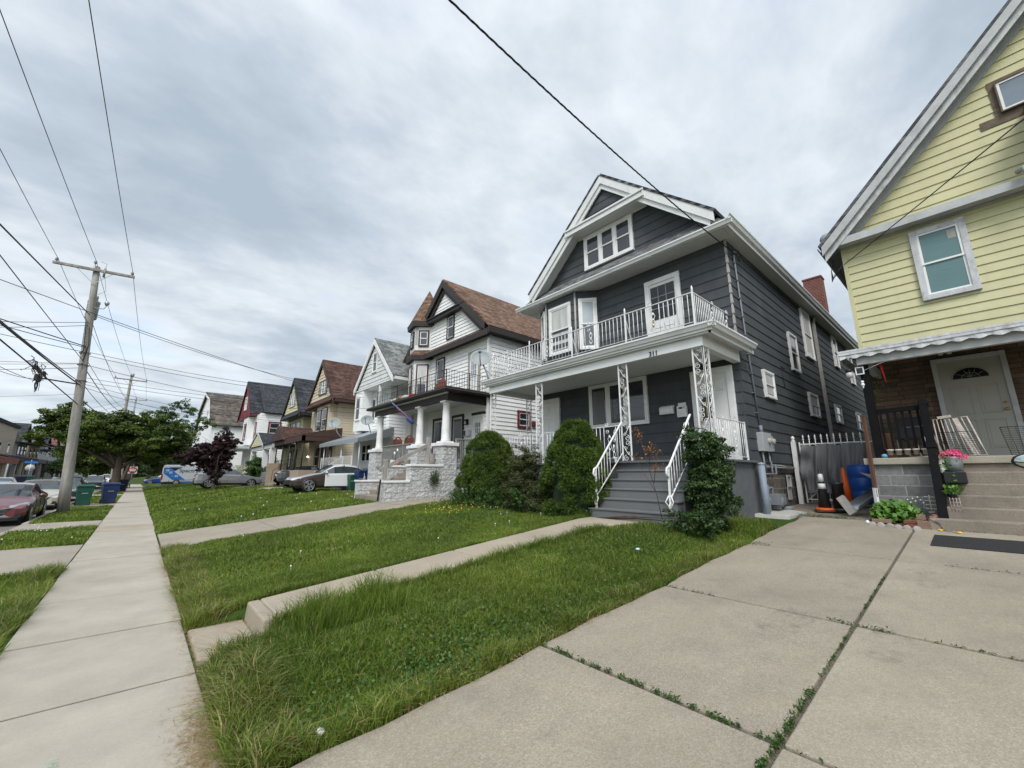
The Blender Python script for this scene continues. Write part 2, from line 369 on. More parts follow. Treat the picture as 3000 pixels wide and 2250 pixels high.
siding('far_siding_grey', (.30, .31, .33), '', None, var=.1); siding('far_siding_blue', (.27, .32, .38), '', None, var=.1)
siding('far_siding_brown', (.16, .11, .08), '', None, var=.1); siding('far_siding_tan', (.34, .28, .22), '', None, var=.1)
shingle('shingle_grey', ((.10, .102, .108), (.18, .178, .178)), 'y'); shingle('shingle_grey_side', ((.09, .092, .098), (.15, .15, .152)), 'x')
shingle('shingle_brown', ((.120, .070, .047), (.19, .118, .082)), 'x'); shingle('shingle_brown_front', ((.120, .070, .047), (.19, .118, .082)), 'y')
shingle('shingle_oldgrey', ((.155, .165, .16), (.21, .22, .21)), 'x'); shingle('shingle_darkbrown', ((.070, .038, .030), (.105, .058, .046)), 'x')
shingle('shingle_black', ((.036, .040, .046), (.055, .06, .066)), 'x'); shingle('shingle_weathered', ((.075, .068, .06), (.14, .12, .10)), 'x', .5, .2)
shingle('shingle_red', ((.17, .06, .05), (.24, .10, .08)), 'y')
brick('red_brick', (.20, .055, .040), (.13, .035, .028), (.22, .20, .17), .21, .075, .007, '')
brick('cinder', (.20, .20, .195), (.13, .13, .13), (.30, .30, .29), .40, .20, .010, '', nz=.45, bump=.5, ns=14)
brick('permastone', (.185, .125, .085), (.095, .066, .048), (.035, .028, .024), .52, .105, .006, 'y', nz=.55, bump=.6, ns=5, squash=.7)
brick('field_stone', (.15, .13, .11), (.075, .065, .055), (.21, .19, .165), .42, .26, .022, '', nz=.9, bump=.9, ns=8)
brick('painted_wood_white', (.68, .68, .67), (.62, .62, .61), (.35, .35, .33), .12, 4.0, .004, '', nz=.1, bump=.2)
conc('sidewalk_concrete', (.385, .350, .290), .14, 220, .30, lo=(.26, .22, .17))
conc('drive_concrete', (.285, .250, .190), .26, 115, .55, lo=(.15, .13, .11))
conc('drive_concrete_pale', (.312, .275, .210), .24, 120, .45, lo=(.15, .13, .11)); conc('drive_concrete_dark', (.265, .232, .180), .30, 110, .6, lo=(.13, .115, .10))
conc('walk_concrete', (.335, .285, .215), .20, 190, .15, lo=(.22, .17, .12))
conc('apron_concrete', (.30, .27, .22), .15, 150, .2, lo=(.2, .17, .13))
conc('step_concrete', (.235, .200, .160), .2, 120, .6, lo=(.08, .065, .05), crack=.45)
conc('cap_concrete', (.35, .32, .25), .15, 120, .5, lo=(.13, .12, .10))
conc('bright_concrete', (.46, .45, .42), .08, 160, .15)
conc('yard_concrete', (.20, .17, .135), .2, 140, .5, lo=(.09, .08, .06))
conc('asphalt', (.13, .125, .12), .25, 130, .3, lo=(.08, .08, .08))
conc('joint_dirt', (.085, .070, .050), .2, 90, .4, lo=(.03, .03, .02))
def ground_material():
    t = NT('lawn_soil'); g = t.noise(1.2, 6, .7); c = t.ramp(g, [(.3, (.028, .050, .012)), (.55, (.050, .085, .018)), (.8, (.10, .085, .04))])
    _mats['lawn_soil'] = t.out(c, .95, t.bump(t.noise(25, 4, .7), .6, .03), 0, .1)
ground_material()
def rock_face():
    # rock-faced cast block under thick white paint, chipped near the ground
    t = NT('rock_block'); v = t.uv('')
    b = t.n('TexBrick', {'Vector': v, 'Color1': (1, 1, 1, 1), 'Color2': (1, 1, 1, 1), 'Mortar': (0, 0, 0, 1), 'Scale': 1.0, 'Mortar Size': .010, 'Mortar Smooth': .8, 'Brick Width': .46, 'Row Height': .205})
    n1 = t.noise(7, 5, .65); n2 = t.noise(22, 3, .6)
    h = t.math('MULTIPLY', t.math('ADD', t.math('MULTIPLY', n1, 1.6), t.math('MULTIPLY', n2, .35)), t.math('SUBTRACT', 1.0, b.outputs[1]))
    c = t.ramp(t.noise(3, 4, .6), [(.3, (.68, .68, .67)), (.7, (.82, .82, .81))])
    chip = t.noise(2.2, 8, .8); c = t.mix(t.ramp(chip, [(.62, 0.0), (.67, .8)]), c, (.26, .21, .15))
    c = t.mix(t.math('MULTIPLY', b.outputs[1], .25), c, (.35, .35, .34))
    _mats['rock_block'] = t.out(c, .8, t.bump(h, 1.0, .22), 0, .3)
rock_face()
# foliage ramps (per-face value: random, plus painted shading on the evergreens)
attr_mat('grass_blade', [(0, (.058, .094, .012)), (.35, (.102, .158, .018)), (.7, (.168, .225, .031)), (.93, (.22, .265, .055)), (.965, (.30, .25, .11)), (1, (.36, .28, .14))], .6, .25, .3, big=.45, bscale=.8)
attr_mat('weed_leaf', [(0, (.024, .060, .012)), (.6, (.050, .105, .020)), (1, (.095, .165, .038))], .55, .2, .3, big=.2)
attr_mat('maple_leaf', [(0, (.020, .038, .007)), (.5, (.062, .102, .014)), (1, (.17, .21, .035))], .6, .25, .3, big=.55, bscale=.6)
attr_mat('locust_leaf', [(0, (.028, .056, .014)), (.5, (.055, .105, .026)), (1, (.12, .18, .05))], .6, .25, .3, big=.5, bscale=.7)
attr_mat('purple_leaf', [(0, (.012, .006, .008)), (.6, (.030, .011, .014)), (.9, (.060, .020, .020)), (1, (.10, .035, .03))], .6, .15, .25, big=.5, bscale=.9)
attr_mat('spruce_leaf', [(0, (.014, .030, .005)), (.5, (.052, .092, .012)), (1, (.16, .215, .032))], .7, .1, .25, big=.35, bscale=2)
attr_mat('juniper_leaf', [(0, (.022, .030, .010)), (.5, (.056, .070, .024)), (1, (.135, .135, .055))], .8, .1, .2, big=.4, bscale=1.5)
attr_mat('privet_leaf', [(0, (.014, .034, .008)), (.5, (.032, .066, .014)), (1, (.09, .145, .035))], .5, .15, .35, big=.35, bscale=2)
attr_mat('hosta_leaf', [(0, (.045, .13, .014)), (.5, (.085, .20, .022)), (1, (.15, .28, .045))], .5, .2, .35, big=.2)
attr_mat('far_leaf', [(0, (.018, .036, .012)), (1, (.055, .085, .028))], .8, .1, .2, big=.5, bscale=.4)
attr_mat('blossom', [(0, (.10, .14, .04)), (.35, (.45, .44, .33)), (1, (.66, .64, .52))], .7, .1, .2, big=.2)
attr_mat('dry_leaf', [(0, (.20, .07, .02)), (1, (.42, .20, .06))], .8, .2, .2, big=.2)
attr_mat('straw', [(0, (.22, .14, .07)), (1, (.42, .31, .17))], .9, .1, .2, big=.2)

# ---------------------------------------------------------------- ground
def sst(t): t = np.clip(t, 0, 1); return t*t*(3-2*t)
def gz(x, y):
    x = np.asarray(x, float); y = np.asarray(y, float)
    l = np.interp(x, [.62, 1.15, 7, 12, 15], [0, .16, .68, .82, .84]); d = np.interp(x, [.62, 11, 14], [0, .728, .83])
    t = sst((y-2.8)/1.5); h = d*(1-t)+l*t
    h = np.where((x < 1.20) & (y > 4.81) & (y < 5.83), 0.0, h)   # the low first flag of the walkway
    # neighbour's drive cuts a gentler ramp out of the lawn next to the sidewalk
    k = sst((y-11.2)/.6)*(1-sst((y-15.3)/.8)); h2 = np.interp(x, [.62, 7, 12, 15], [0, .66, .82, .84]); h = h*(1-k)+np.minimum(h, h2)*k
    return h
def gzs(x, y): return float(gz(x, y))
def ground_sheet():
    xs = np.concatenate([[-600, -200, -80, -40, -25, -18, -14, -11.0, -10.71, -10.70], [-2.62, -2.61], np.arange(-2.4, .61, .3), [.62, .8, .98, 1.15, 1.195, 1.205], np.arange(1.4, 7.0, .35), [7, 8, 9, 10, 11, 12, 13, 14, 15, 20, 30, 60, 150, 600]])
    ys = np.concatenate([[-600, -100, -30, -10, -4, 0, 2.8], np.arange(2.95, 4.4, .15), [4.6, 4.80, 4.82, 5.2, 5.82, 5.84], np.arange(6.1, 11, .6), np.arange(11.2, 16.2, .2), [17, 18, 20, 24, 30, 40, 60, 90, 140, 250, 700]])
    X, Y = np.meshgrid(xs, ys); Z = gz(X, Y); Z[(X < -2.615) & (X > -10.705)] = -.22; Z -= .03
    V = np.stack([X.ravel(), Y.ravel(), Z.ravel()], 1); nx = len(xs)
    i = np.arange((len(ys)-1)*nx).reshape(-1, nx)[:, :-1].ravel(); F = np.stack([i, i+1, i+1+nx, i+nx], 1)
    kind(arr_obj('ground', V, F, 'lawn_soil'))
ground_sheet()
def strip(mb, x0, x1, y0, y1, off=.0, th=.08, nx=None, taper=None, ny=1):
    """slab lying on the terrain; y0/y1 may be functions of x"""
    nx = nx or max(1, int(abs(x1-x0)/.5)); Y0 = y0 if callable(y0) else (lambda x: y0); Y1 = y1 if callable(y1) else (lambda x: y1)
    vs = []; n = ny+1
    for i in range(nx+1):
        x = x0+(x1-x0)*i/nx
        for j in range(n):
            y = Y0(x)+(Y1(x)-Y0(x))*j/ny; z = gzs(x, y)+off; vs.append((x, y, z))
    m = len(vs); vs += [(x, y, z-th) for x, y, z in vs]
    fs = []
    for i in range(nx):
        for j in range(ny): a = i*n+j; fs.append((a, a+1, a+n+1, a+n)); fs.append((m+a, m+a+n, m+a+n+1, m+a+1))
        a = i*n; fs.append((a, a+n, m+a+n, m+a)); a = i*n+ny; fs.append((a, m+a, m+a+n, a+n))
    for i in (0, nx):
        for j in range(ny): a = i*n+j; fs.append((a, m+a, m+a+1, a+1))
    mb.add(vs, fs)
# sidewalk flags
SWJ = [-9, -7.3, -5.6, -3.9, -2.2, -.5, 1.2, 2.9, 4.6, 6.27, 8.1, 9.85, 11.6, 13.3, 15.0]
def sidewalk():
    m = MB(); j = SWJ+[15.05+1.72*k for k in range(1, 46)]
    for a, b in zip(j[:-1], j[1:]):
        dz = random.uniform(-.004, .004); m.mat(1 if (16.6 < a < 17.3) else 0); m.box(-.70+random.uniform(-.012, .012), .60+random.uniform(-.02, .012), a+.016, b-.016, -.10, .006+dz)
    m.mat(0)
    kind(m.build('sidewalk', ['sidewalk_concrete', 'walk_concrete'], bevel=.008))
    m = MB(); m.box(-.69, .59, -9, 90, -.10, -.006); kind(m.build('sidewalk_joint', 'joint_dirt'))
sidewalk()
def driveway():
    m = MB(); ci = 0; xs = [.62, 2.84, 4.92, 7.68, 9.93, 10.9]; ys = [-9, -4.2, .99, 2.80]
    for a, b in zip(xs[:-1], xs[1:]):
        for c, d in zip(ys[:-1], ys[1:]):
            ci += 1; m.mat((ci*2) % 3); wig = (lambda x, s=a: 2.80+.018*math.sin(x*2.3)+.014*math.sin(x*7.1+1)) if d == 2.80 else d-.016
            strip(m, a+.017, b-.017, c+.016, wig, .004+random.uniform(-.003, .003), .12, 6)
    kind(m.build('driveway', ['drive_concrete', 'drive_concrete_pale', 'drive_concrete_dark'], bevel=.010))
    m = MB(); strip(m, .62, 10.9, -9, 2.74, -.018, .1, 12); kind(m.build('driveway_joint', 'joint_dirt'))
driveway()
m = MB(); strip(m, 10.9, 22, 1.72, 3.58, -.012, .1, 14, ny=2); kind(m.build('side_yard_path', 'yard_concrete'))
m = MB(); m.add([(10.55, 2.95, .735), (11.5, 2.86, .775), (11.9, 3.6, .81), (10.2, 3.75, .765), (10.55, 2.95, .64), (11.5, 2.86, .65), (11.9, 3.6, .66), (10.2, 3.75, .64)], [(0, 1, 2, 3), (4, 5, 1, 0), (5, 6, 2, 1), (6, 7, 3, 2), (7, 4, 0, 3)]); kind(m.build('pale_slab', 'bright_concrete'))
def walkway():
    m = MB(); xs = [1.252, 2.62, 3.9, 5.4, 7.40]
    m.box(.62, 1.118, 4.83, 5.81, -.1, .012); m.hexa([(1.12, 4.97, -.05), (1.26, 4.97, -.05), (1.26, 5.81, -.05), (1.12, 5.81, -.05)], [(1.135, 4.985, .192), (1.26, 4.985, .192), (1.26, 5.80, .192), (1.135, 5.80, .192)])
    for a, b in zip(xs[:-1], xs[1:]):
        y0 = 4.98 if b < 7 else (lambda x: 4.98-.45*sst((x-6.3)/1.1)); y1 = 5.80
        if b < 7 or True: strip(m, a+.008, b-.008, y0, y1, .03, .22, 5)
    kind(m.build('walkway', 'walk_concrete', bevel=.02))
walkway()
def drive2():
    m = MB(); xs = [.62, 2.9, 4.8, 6.6, 9.2]
    for a, b in zip(xs[:-1], xs[1:]): strip(m, a+.01, b-.01, lambda x: 11.8+.09*(x-.6), lambda x: 15.2-.06*(x-.6), .006, .1, 5)
    kind(m.build('neighbour_driveway', 'drive_concrete', bevel=.008))
    m = MB(); strip(m, 8.2, 11, 22.6, 25.6, .004, .1, 10); strip(m, 5, 9, 38.6, 43, -.01, .1, 10); strip(m, .62, 12, 66, 72.5, .004, .1, 10); strip(m, 6.5, 12, 31, 34.5, .004, .1, 10)
    kind(m.build('far_driveway', 'apron_concrete'))
    m = MB()
    for y0, y1, e in ((10.85, 14.3, .25), (19.0, 21.2, .3), (30.6, 33.2, .3), (44, 48, .3), (62, 70, .3)):
        m.add([(-.72, y0+.1, .003), (-.72, y1-.1, .003), (-2.62, y1+e, -.012), (-2.62, y0-e, -.012), (-.72, y0+.1, -.2), (-.72, y1-.1, -.2), (-2.62, y1+e, -.3), (-2.62, y0-e, -.3)], [(0, 1, 2, 3), (0, 3, 7, 4), (1, 5, 6, 2), (3, 2, 6, 7)])
    kind(m.build('apron', 'apron_concrete'))
drive2()
m = MB(); m.box(-10.6, -2.62, -60, 400, -.3, -.135); kind(m.build('road', 'asphalt'))
m = MB(); m.box(-60, 40, 74, 81, -.3, -.0); kind(m.build('cross_street', 'apron_concrete'))
m = MB()
y = -30.0
for a, b in ((-30, 10.6), (14.55, 18.7), (21.5, 30.3), (33.5, 43.7), (48.3, 61.7), (70.3, 73.5), (84, 150)): m.box(-2.66, -2.50, a, b, -.28, .0)
m.box(-10.75, -10.58, -30, 150, -.28, .0); kind(m.build('kerb', 'apron_concrete', bevel=.02))
m = MB(); m.box(-13.2, -11.8, -10, 150, -.10, .012); kind(m.build('far_sidewalk', 'sidewalk_concrete'))
# chalky green utility mark sprayed on the sidewalk
m = MB()
for i in range(14):
    a = i/13; x = -.02-.11*a+.02*math.sin(a*6); y = 3.15+.62*a; wd = .022+.012*math.sin(a*9)
    m.quad((x-wd, y-.03, .0135), (x+wd, y-.03, .0135), (x+wd*.8, y+.035, .0135), (x-wd*.8, y+.035, .0135))
t = NT('spray_green'); f = t.noise(60, 4, .7); t.put(t.b.inputs['Alpha'], t.ramp(f, [(.45, 0.0), (.6, .55)])); _mats['spray_green'] = t.out((.30, .48, .36), .9)
kind(m.build('spray_mark', 'spray_green'))
# oil stains on the drive are part of the slab surface
def stain(x, y, r, a=.6, sq=.45, rot=0.0):
    m = MB(); vs = []; z = lambda px, py: gzs(px, py)+.0095
    vs.append((x, y, z(x, y)))
    for k in range(20):
        th = k/20*2*math.pi; rr = r*random.uniform(.75, 1.1); px = x+math.cos(th)*rr; py = y+math.sin(th)*rr*sq; vs.append((px, py, z(px, py)))
    m.add(vs, [(0, 1+k, 1+(k+1) % 20) for k in range(20)]); return m
t = NT('oil_stain'); f = t.noise(9, 6, .75); f2 = t.noise(3.0, 3, .6); t.put(t.b.inputs['Alpha'], t.math('MULTIPLY', t.ramp(f, [(.45, 0.0), (.75, .38)]), t.ramp(f2, [(.42, .0), (.6, 1.0)]))); _mats['oil_stain'] = t.out((.07, .06, .055), .8)
for i, (x, y, r) in enumerate(((7.0, .62, .5), (4.62, 1.45, .45), (4.6, .75, .4), (2.35, 1.9, .2))):
    kind(stain(x, y, r).build('oil_stain', 'oil_stain'))

# ---------------------------------------------------------------- grass
def in_lawn(x, y):
    ok = np.zeros(len(x), bool)
    e = .018*np.sin(x*2.3)+.014*np.sin(x*7.1+1)+.03*np.sin(x*13.0)*np.sin(x*5.3)
    wig = .06*np.sin(y*3.1)+.03*np.sin(y*9.7)
    front = (x > .63+np.maximum(wig, -.03)) & (x < 9.3)
    ok |= front & (y > 2.80+e+.01) & (y < 11.75+.09*x)
    ok |= front & (y > 15.3-.06*x) & (y < 66) & ~((x > 8.2) & (y > 22.5) & (y < 25.7)) & ~((x > 5.7) & (y > 38.5) & (y < 43.1)) & ~((x > 6.4) & (y > 30.9) & (y < 34.6)) & ~((x > 6.6) & (y > 16.3) & (y < 18))
    ok &= ~((x > 1.08) & (x < 7.45) & (y > 4.94-.45*sst((x-6.3)/1.1)) & (y < 5.84+.03*np.sin(x*5)))
    ok &= ~((x < 1.14) & (y > 4.74) & (y < 5.81))
    ok &= ~((x > 7.4) & (y > 4.0) & (y < 5.9))
    v = (x > -2.48) & (x < -.73-.03*np.sin(y*4))
    for a, b in ((-3, 10.75), (14.45, 18.8), (21.4, 30.4), (33.4, 43.8), (48.2, 61.8)): ok |= v & (y > a+.13*(-x-.7)*-1) & (y < b-.13*(-x-.7))
    return ok
def blades(n, xr, yr, hgt, wid, lean=.5, seed=1, dens=None, hvar=.5, straw=0.0):
    r = np.random.default_rng(seed); x = r.uniform(*xr, n); y = r.uniform(*yr, n); k = in_lawn(x, y)
    if dens is not None: k &= r.uniform(0, 1, n) < dens(x, y)
    x = x[k]; y = y[k]; n = len(x)
    # clumpy height field
    cl = .5+.5*np.sin(x*3.7+2*np.sin(y*2.1))*np.sin(y*4.3+1.7*np.sin(x*2.9)); cl2 = .5+.5*np.sin(x*9.1+y*7.3)*np.sin(y*11.7-x*4.1)
    h = hgt*(.45+.55*cl+.3*cl2)*r.uniform(1-hvar, 1+hvar, n)
    z = np.where(x > .6, gz(x, y), 0)-.02; th = r.uniform(0, 2*np.pi, n); dx = np.cos(th); dy = np.sin(th)
    ph = r.uniform(0, 2*np.pi, n); ln = h*r.uniform(.1, lean, n)*1.3; lx = np.cos(ph)*ln; ly = np.sin(ph)*ln
    w = wid*r.uniform(.6, 1.3, n)
    b0 = np.stack([x-dx*w, y-dy*w, z], 1); b1 = np.stack([x+dx*w, y+dy*w, z], 1)
    m0 = np.stack([x-dx*w*.8+lx*.35, y-dy*w*.8+ly*.35, z+h*.6], 1); m1 = np.stack([x+dx*w*.8+lx*.35, y+dy*w*.8+ly*.35, z+h*.6], 1)
    tp = np.stack([x+lx*1.2, y+ly*1.2, z+h*(1-.25*(ln/h))], 1)
    V = np.stack([b0, b1, m1, m0, tp], 1).reshape(-1, 3); i = np.arange(n)*5
    F = np.concatenate([np.stack([i, i+1, i+2], 1), np.stack([i, i+2, i+3], 1), np.stack([i+3, i+2, i+4], 1)])
    c = np.clip(.42+.20*np.sin(x*1.3+y*.7)*np.sin(y*1.9)+r.normal(0, .17, n), 0, .93); st = r.uniform(0, 1, n) < (.035+straw); c[st] = .99
    return V, F, np.concatenate([c, c, c])
def grass():
    near = lambda x, y: np.clip(1.25-(x*.65+y*.73)/9, .25, 1)
    parts = [blades(210000, (.6, 5.2), (2.75, 7.2), .082, .0028, .85, 1, near), blades(70000, (4.8, 9.3), (2.75, 7.2), .075, .004, .6, 2),
             blades(130000, (.6, 9.3), (7.2, 12.6), .08, .0052, .6, 3), blades(60000, (.6, 9.3), (14.5, 24.4), .09, .011, .6, 4), blades(75000, (.6, 9.3), (24.4, 66), .11, .024, .6, 5),
             blades(60000, (-2.55, -.7), (2.5, 11), .09, .0045, .6, 6), blades(30000, (-2.55, -.7), (14, 31), .09, .010, .6, 7), blades(14000, (-2.55, -.7), (33, 62), .10, .022, .6, 8),
             # taller tufts and straw along the hard edges
             blades(26000, (.6, .95), (2.75, 11.7), .16, .0032, 1.2, 9, straw=.18), blades(16000, (.6, 7.5), (2.8, 3.02), .11, .003, .9, 10, straw=.1), blades(9000, (1.0, 7.4), (4.80, 5.0), .15, .003, .8, 11), blades(9000, (1.0, 7.4), (5.82, 5.98), .10, .003, .8, 12),
             blades(9000, (-1.05, -.7), (2.5, 10.8), .17, .003, 1.1, 13, straw=.1), blades(3000, (1.3, 2.3), (4.2, 4.95), .26, .003, .5, 14), blades(5000, (8.2, 9.3), (2.8, 4), .16, .004, .5, 15)]
    Vs = []; Fs = []; Cs = []; o = 0
    for V, F, c in parts: Vs.append(V); Fs.append(F+o); Cs.append(c); o += len(V)
    g = arr_obj('grass', np.concatenate(Vs), np.concatenate(Fs), 'grass_blade', rnd_face=np.concatenate(Cs)); kind(g, 'stuff')
    tag(g, 'ankle high green lawn grass along the sidewalk and walkway', 'grass')
grass()
def leafcloud(P, N, size, r, aspect=.55, jit=.5, fold=True):
    """one small pointed leaf (two tris) per point P with rough normal N"""
    n = len(P); a = r.normal(0, 1, (n, 3)); N = N+r.normal(0, jit, (n, 3)); N /= np.linalg.norm(N, axis=1)[:, None]+1e-9
    t = np.cross(N, a); t /= np.linalg.norm(t, axis=1)[:, None]+1e-9; b = np.cross(N, t); s = (size*r.uniform(.6, 1.35, n))[:, None]
    p0 = P-t*s*.5; p1 = P+b*s*aspect*.5+(N*s*.12 if fold else 0); p2 = P+t*s*.5; p3 = P-b*s*aspect*.5+(N*s*.12 if fold else 0)
    V = np.stack([p0, p1, p2, p3], 1).reshape(-1, 3); i = np.arange(n)*4; return V, np.stack([i, i+1, i+2, i+3], 1)
def weeds():
    r = np.random.default_rng(5); P = []; N = []
    def patch(cx, cy, rx, ry, n, h):
        x = r.normal(cx, rx, n); y = r.normal(cy, ry, n); k = in_lawn(x, y); x = x[k]; y = y[k]; z = gz(x, y)+r.uniform(.02, h, len(x)); P.append(np.stack([x, y, z], 1)); N.append(np.tile([0, 0, 1.0], (len(x), 1)))
    for a in ((2.0, 3.1, .40, .2, 1300, .09), (3.4, 3.1, .5, .15, 600, .08), (1.1, 3.2, .2, .2, 200, .06), (2.5, 3.7, .4, .2, 350, .08), (4.6, 3.8, .4, .3, 400, .1), (5.9, 3.6, .3, .3, 400, .13), (6.2, 8.0, .6, .5, 1600, .14), (7.3, 6.9, .3, .5, 900, .2), (7.2, 9.5, .5, .9, 2200, .3), (4, 6.6, .6, .3, 300, .1), (1.6, 7.5, .4, .8, 300, .08), (7.9, 3.6, .5, .3, 1000, .25), (3, 9.5, 1, 1, 400, .1)): patch(*a)
    P = np.concatenate(P); N = np.concatenate(N); V, F = leafcloud(P, N, .028, r, .8, .6)
    g = arr_obj('clover_and_weeds', V, F, 'weed_leaf', rnd_face=r.uniform(0, 1, len(F))); kind(g, 'stuff'); tag(g, 'patches of clover and broad leaved weeds in the lawn', 'weeds')
    # weeds growing out of the slab joints
    P = []; N = []; B = []
    def line(x0, y0, x1, y1, n, h, s):
        t = np.clip(r.beta(1.3, 1.3, n), 0, 1); cl = (np.sin(t*37+x0*5)+np.sin(t*91+y0*3)) > -.35; t = t[cl]; m = len(t)
        x = x0+(x1-x0)*t+r.normal(0, s, m); y = y0+(y1-y0)*t+r.normal(0, s, m); z = gz(x, y)+np.abs(r.normal(0, h, m)); P.append(np.stack([x, y, z], 1)); N.append(r.normal(0, 1, (m, 3)))
    line(2.84, .99, 2.84, 2.85, 900, .014, .012); line(2.3, 1.0, 3.6, 1.0, 800, .015, .011); line(3.75, 1.0, 4.9, .99, 160, .008, .006); line(4.92, .7, 4.92, 1.2, 150, .015, .02); line(5.2, .99, 6.9, .99, 260, .007, .006)
    line(4.92, 2.2, 4.92, 2.8, 90, .01, .01); line(7.68, -.6, 7.68, .6, 120, .01, .01); line(2.84, -.5, 2.84, .9, 160, .01, .01); line(10.95, 1.9, 10.95, 2.9, 900, .035, .05); line(10.95, .6, 10.35, .75, 200, .02, .03); line(7.7, 2.5, 7.7, 2.9, 200, .02, .05); line(10.35, .7, 10.35, -.6, 200, .012, .015); line(4.92, -.3, 4.92, .6, 60, .01, .01)
    P = np.concatenate(P); N = np.concatenate(N); V, F = leafcloud(P, N, .026, r, .35, .8)
    g = arr_obj('joint_weeds', V, F, 'weed_leaf', rnd_face=r.uniform(0, .9, len(F))); kind(g, 'stuff'); tag(g, 'small weeds sprouting from the joints of the concrete drive', 'weeds')
    # clipped straw lying on the edges
    P = np.stack([np.concatenate([r.normal(.56, .08, 3200), r.normal(.60, .05, 2400), r.uniform(1.5, 4.5, 1000), r.normal(1.0, .12, 700)]), np.concatenate([r.normal(3.3, .35, 3200), r.uniform(3.4, 11, 2400), r.normal(2.83, .04, 1000), r.normal(5.95, .18, 700)])], 1)
    z = gz(P[:, 0], P[:, 1])+r.uniform(.008, .02, len(P)); P = np.concatenate([P, z[:, None]], 1); V, F = leafcloud(P, np.tile([0, 0, 1.0], (len(P), 1)), .055, r, .05, .25, False)
    g = arr_obj('dry_straw', V, F, 'straw', rnd_face=r.uniform(0, 1, len(F))); kind(g, 'stuff'); tag(g, 'dry brown grass clippings along the sidewalk edge', 'straw')
    # dandelion clocks and small yellow flowers
    m = MB(); m2 = MB()
    for i in range(26):
        x = random.uniform(1, 7); y = random.choice((random.uniform(6.2, 11.3), random.uniform(15.5, 23)));
        z = gzs(x, y)+.10; m.ball((x, y, z), .013 if y < 12 else .022, 6); m.tube([(x, y, z-.1), (x, y, z)], .002, 3)
    for i in range(60):
        x = random.gauss(6.2, .5); y = random.gauss(9.4, .7); z = gzs(x, y)+.16; m2.ball((x, y, z), .012, 5)
    for i in range(14): x = random.uniform(-2.3, -.9); y = random.uniform(15, 20); m.ball((x, y, .09), .016, 6)
    kind(tag(m.build('dandelion_clocks', 'cloth_white'), 'white dandelion clocks dotted over the lawn', 'flowers'), 'stuff')
    kind(tag(m2.build('buttercups', 'yellow_petal'), 'tiny yellow flowers in the grass by the rounded evergreens', 'flowers'), 'stuff')
weeds()
# ---------------------------------------------------------------- house parts
class Face:
    """a wall plane: 'X' faces -X (street) with u = y; 'Y' faces -Y with u = x. q: optional angled plane (origin, direction) for bay sides"""
    def __init__(s, ax, p=0, org=None, dr=None):
        s.ax = ax; s.p = p; s.org = org; s.dr = Vector(dr).normalized() if dr else None
        if dr: s.nr = Vector((s.dr.y, -s.dr.x, 0)); s.nr = s.nr if s.nr.x+s.nr.y < 0 else -s.nr
    def pt(s, u, z, d=0):
        if s.ax == 'X': return (s.p-d, u, z)
        if s.ax == 'Y': return (u, s.p-d, z)
        v = Vector(s.org)+s.dr*u+s.nr*d; return (v.x, v.y, z)
    def box(s, mb, u0, u1, z0, z1, d0, d1):
        if s.ax == 'X': return mb.box(s.p-d1, s.p-d0, u0, u1, z0, z1)
        if s.ax == 'Y': return mb.box(u0, u1, s.p-d1, s.p-d0, z0, z1)
        return mb.hexa([s.pt(u0, z0, d0), s.pt(u1, z0, d0), s.pt(u1, z1, d0), s.pt(u0, z1, d0)], [s.pt(u0, z0, d1), s.pt(u1, z0, d1), s.pt(u1, z1, d1), s.pt(u0, z1, d1)])
def poly_span(poly, z):
    us = []
    for (u0, z0), (u1, z1) in zip(poly, poly[1:]+poly[:1]):
        if (z0-z)*(z1-z) <= 0 and abs(z1-z0) > 1e-9: us.append(u0+(u1-u0)*(z-z0)/(z1-z0))
    return (min(us), max(us)) if len(us) > 1 else None
def lap(mb, face, poly, h=.2, z0=None, out=.018, thick=.05):
    """lapped courses over a convex outline: every course leans out at its foot"""
    zs = [p[1] for p in poly]; lo, hi = min(zs), max(zs); z = lo if z0 is None else z0
    while z < hi-1e-4:
        a = max(z, lo); b = min(z+h, hi); br = sorted({a, b, *[q[1] for q in poly if a < q[1] < b]})
        for c, d in zip(br[:-1], br[1:]):
            s0 = poly_span(poly, c+1e-5); s1 = poly_span(poly, d-1e-5)
            if s0 and s1:
                o = lambda t: out*(1-(t-z)/h)
                P = [face.pt(s0[0], c, o(c)), face.pt(s0[1], c, o(c)), face.pt(s1[1], d, o(d)), face.pt(s1[0], d, o(d))]
                Q = [face.pt(s0[0], c, -thick), face.pt(s0[1], c, -thick), face.pt(s1[1], d, -thick), face.pt(s1[0], d, -thick)]
                mb.hexa(P, Q)
        z += h
def frame(mb, face, u0, u1, z0, z1, w, d0, d1, sill=None, head=None):
    sl = w if sill is None else sill; hd = w if head is None else head
    face.box(mb, u0, u0+w, z0+sl, z1-hd, d0, d1); face.box(mb, u1-w, u1, z0+sl, z1-hd, d0, d1)
    face.box(mb, u0, u1, z1-hd, z1, d0, d1+.004); 
    if sl: face.box(mb, u0, u1, z0, z0+sl, d0, d1+.006)
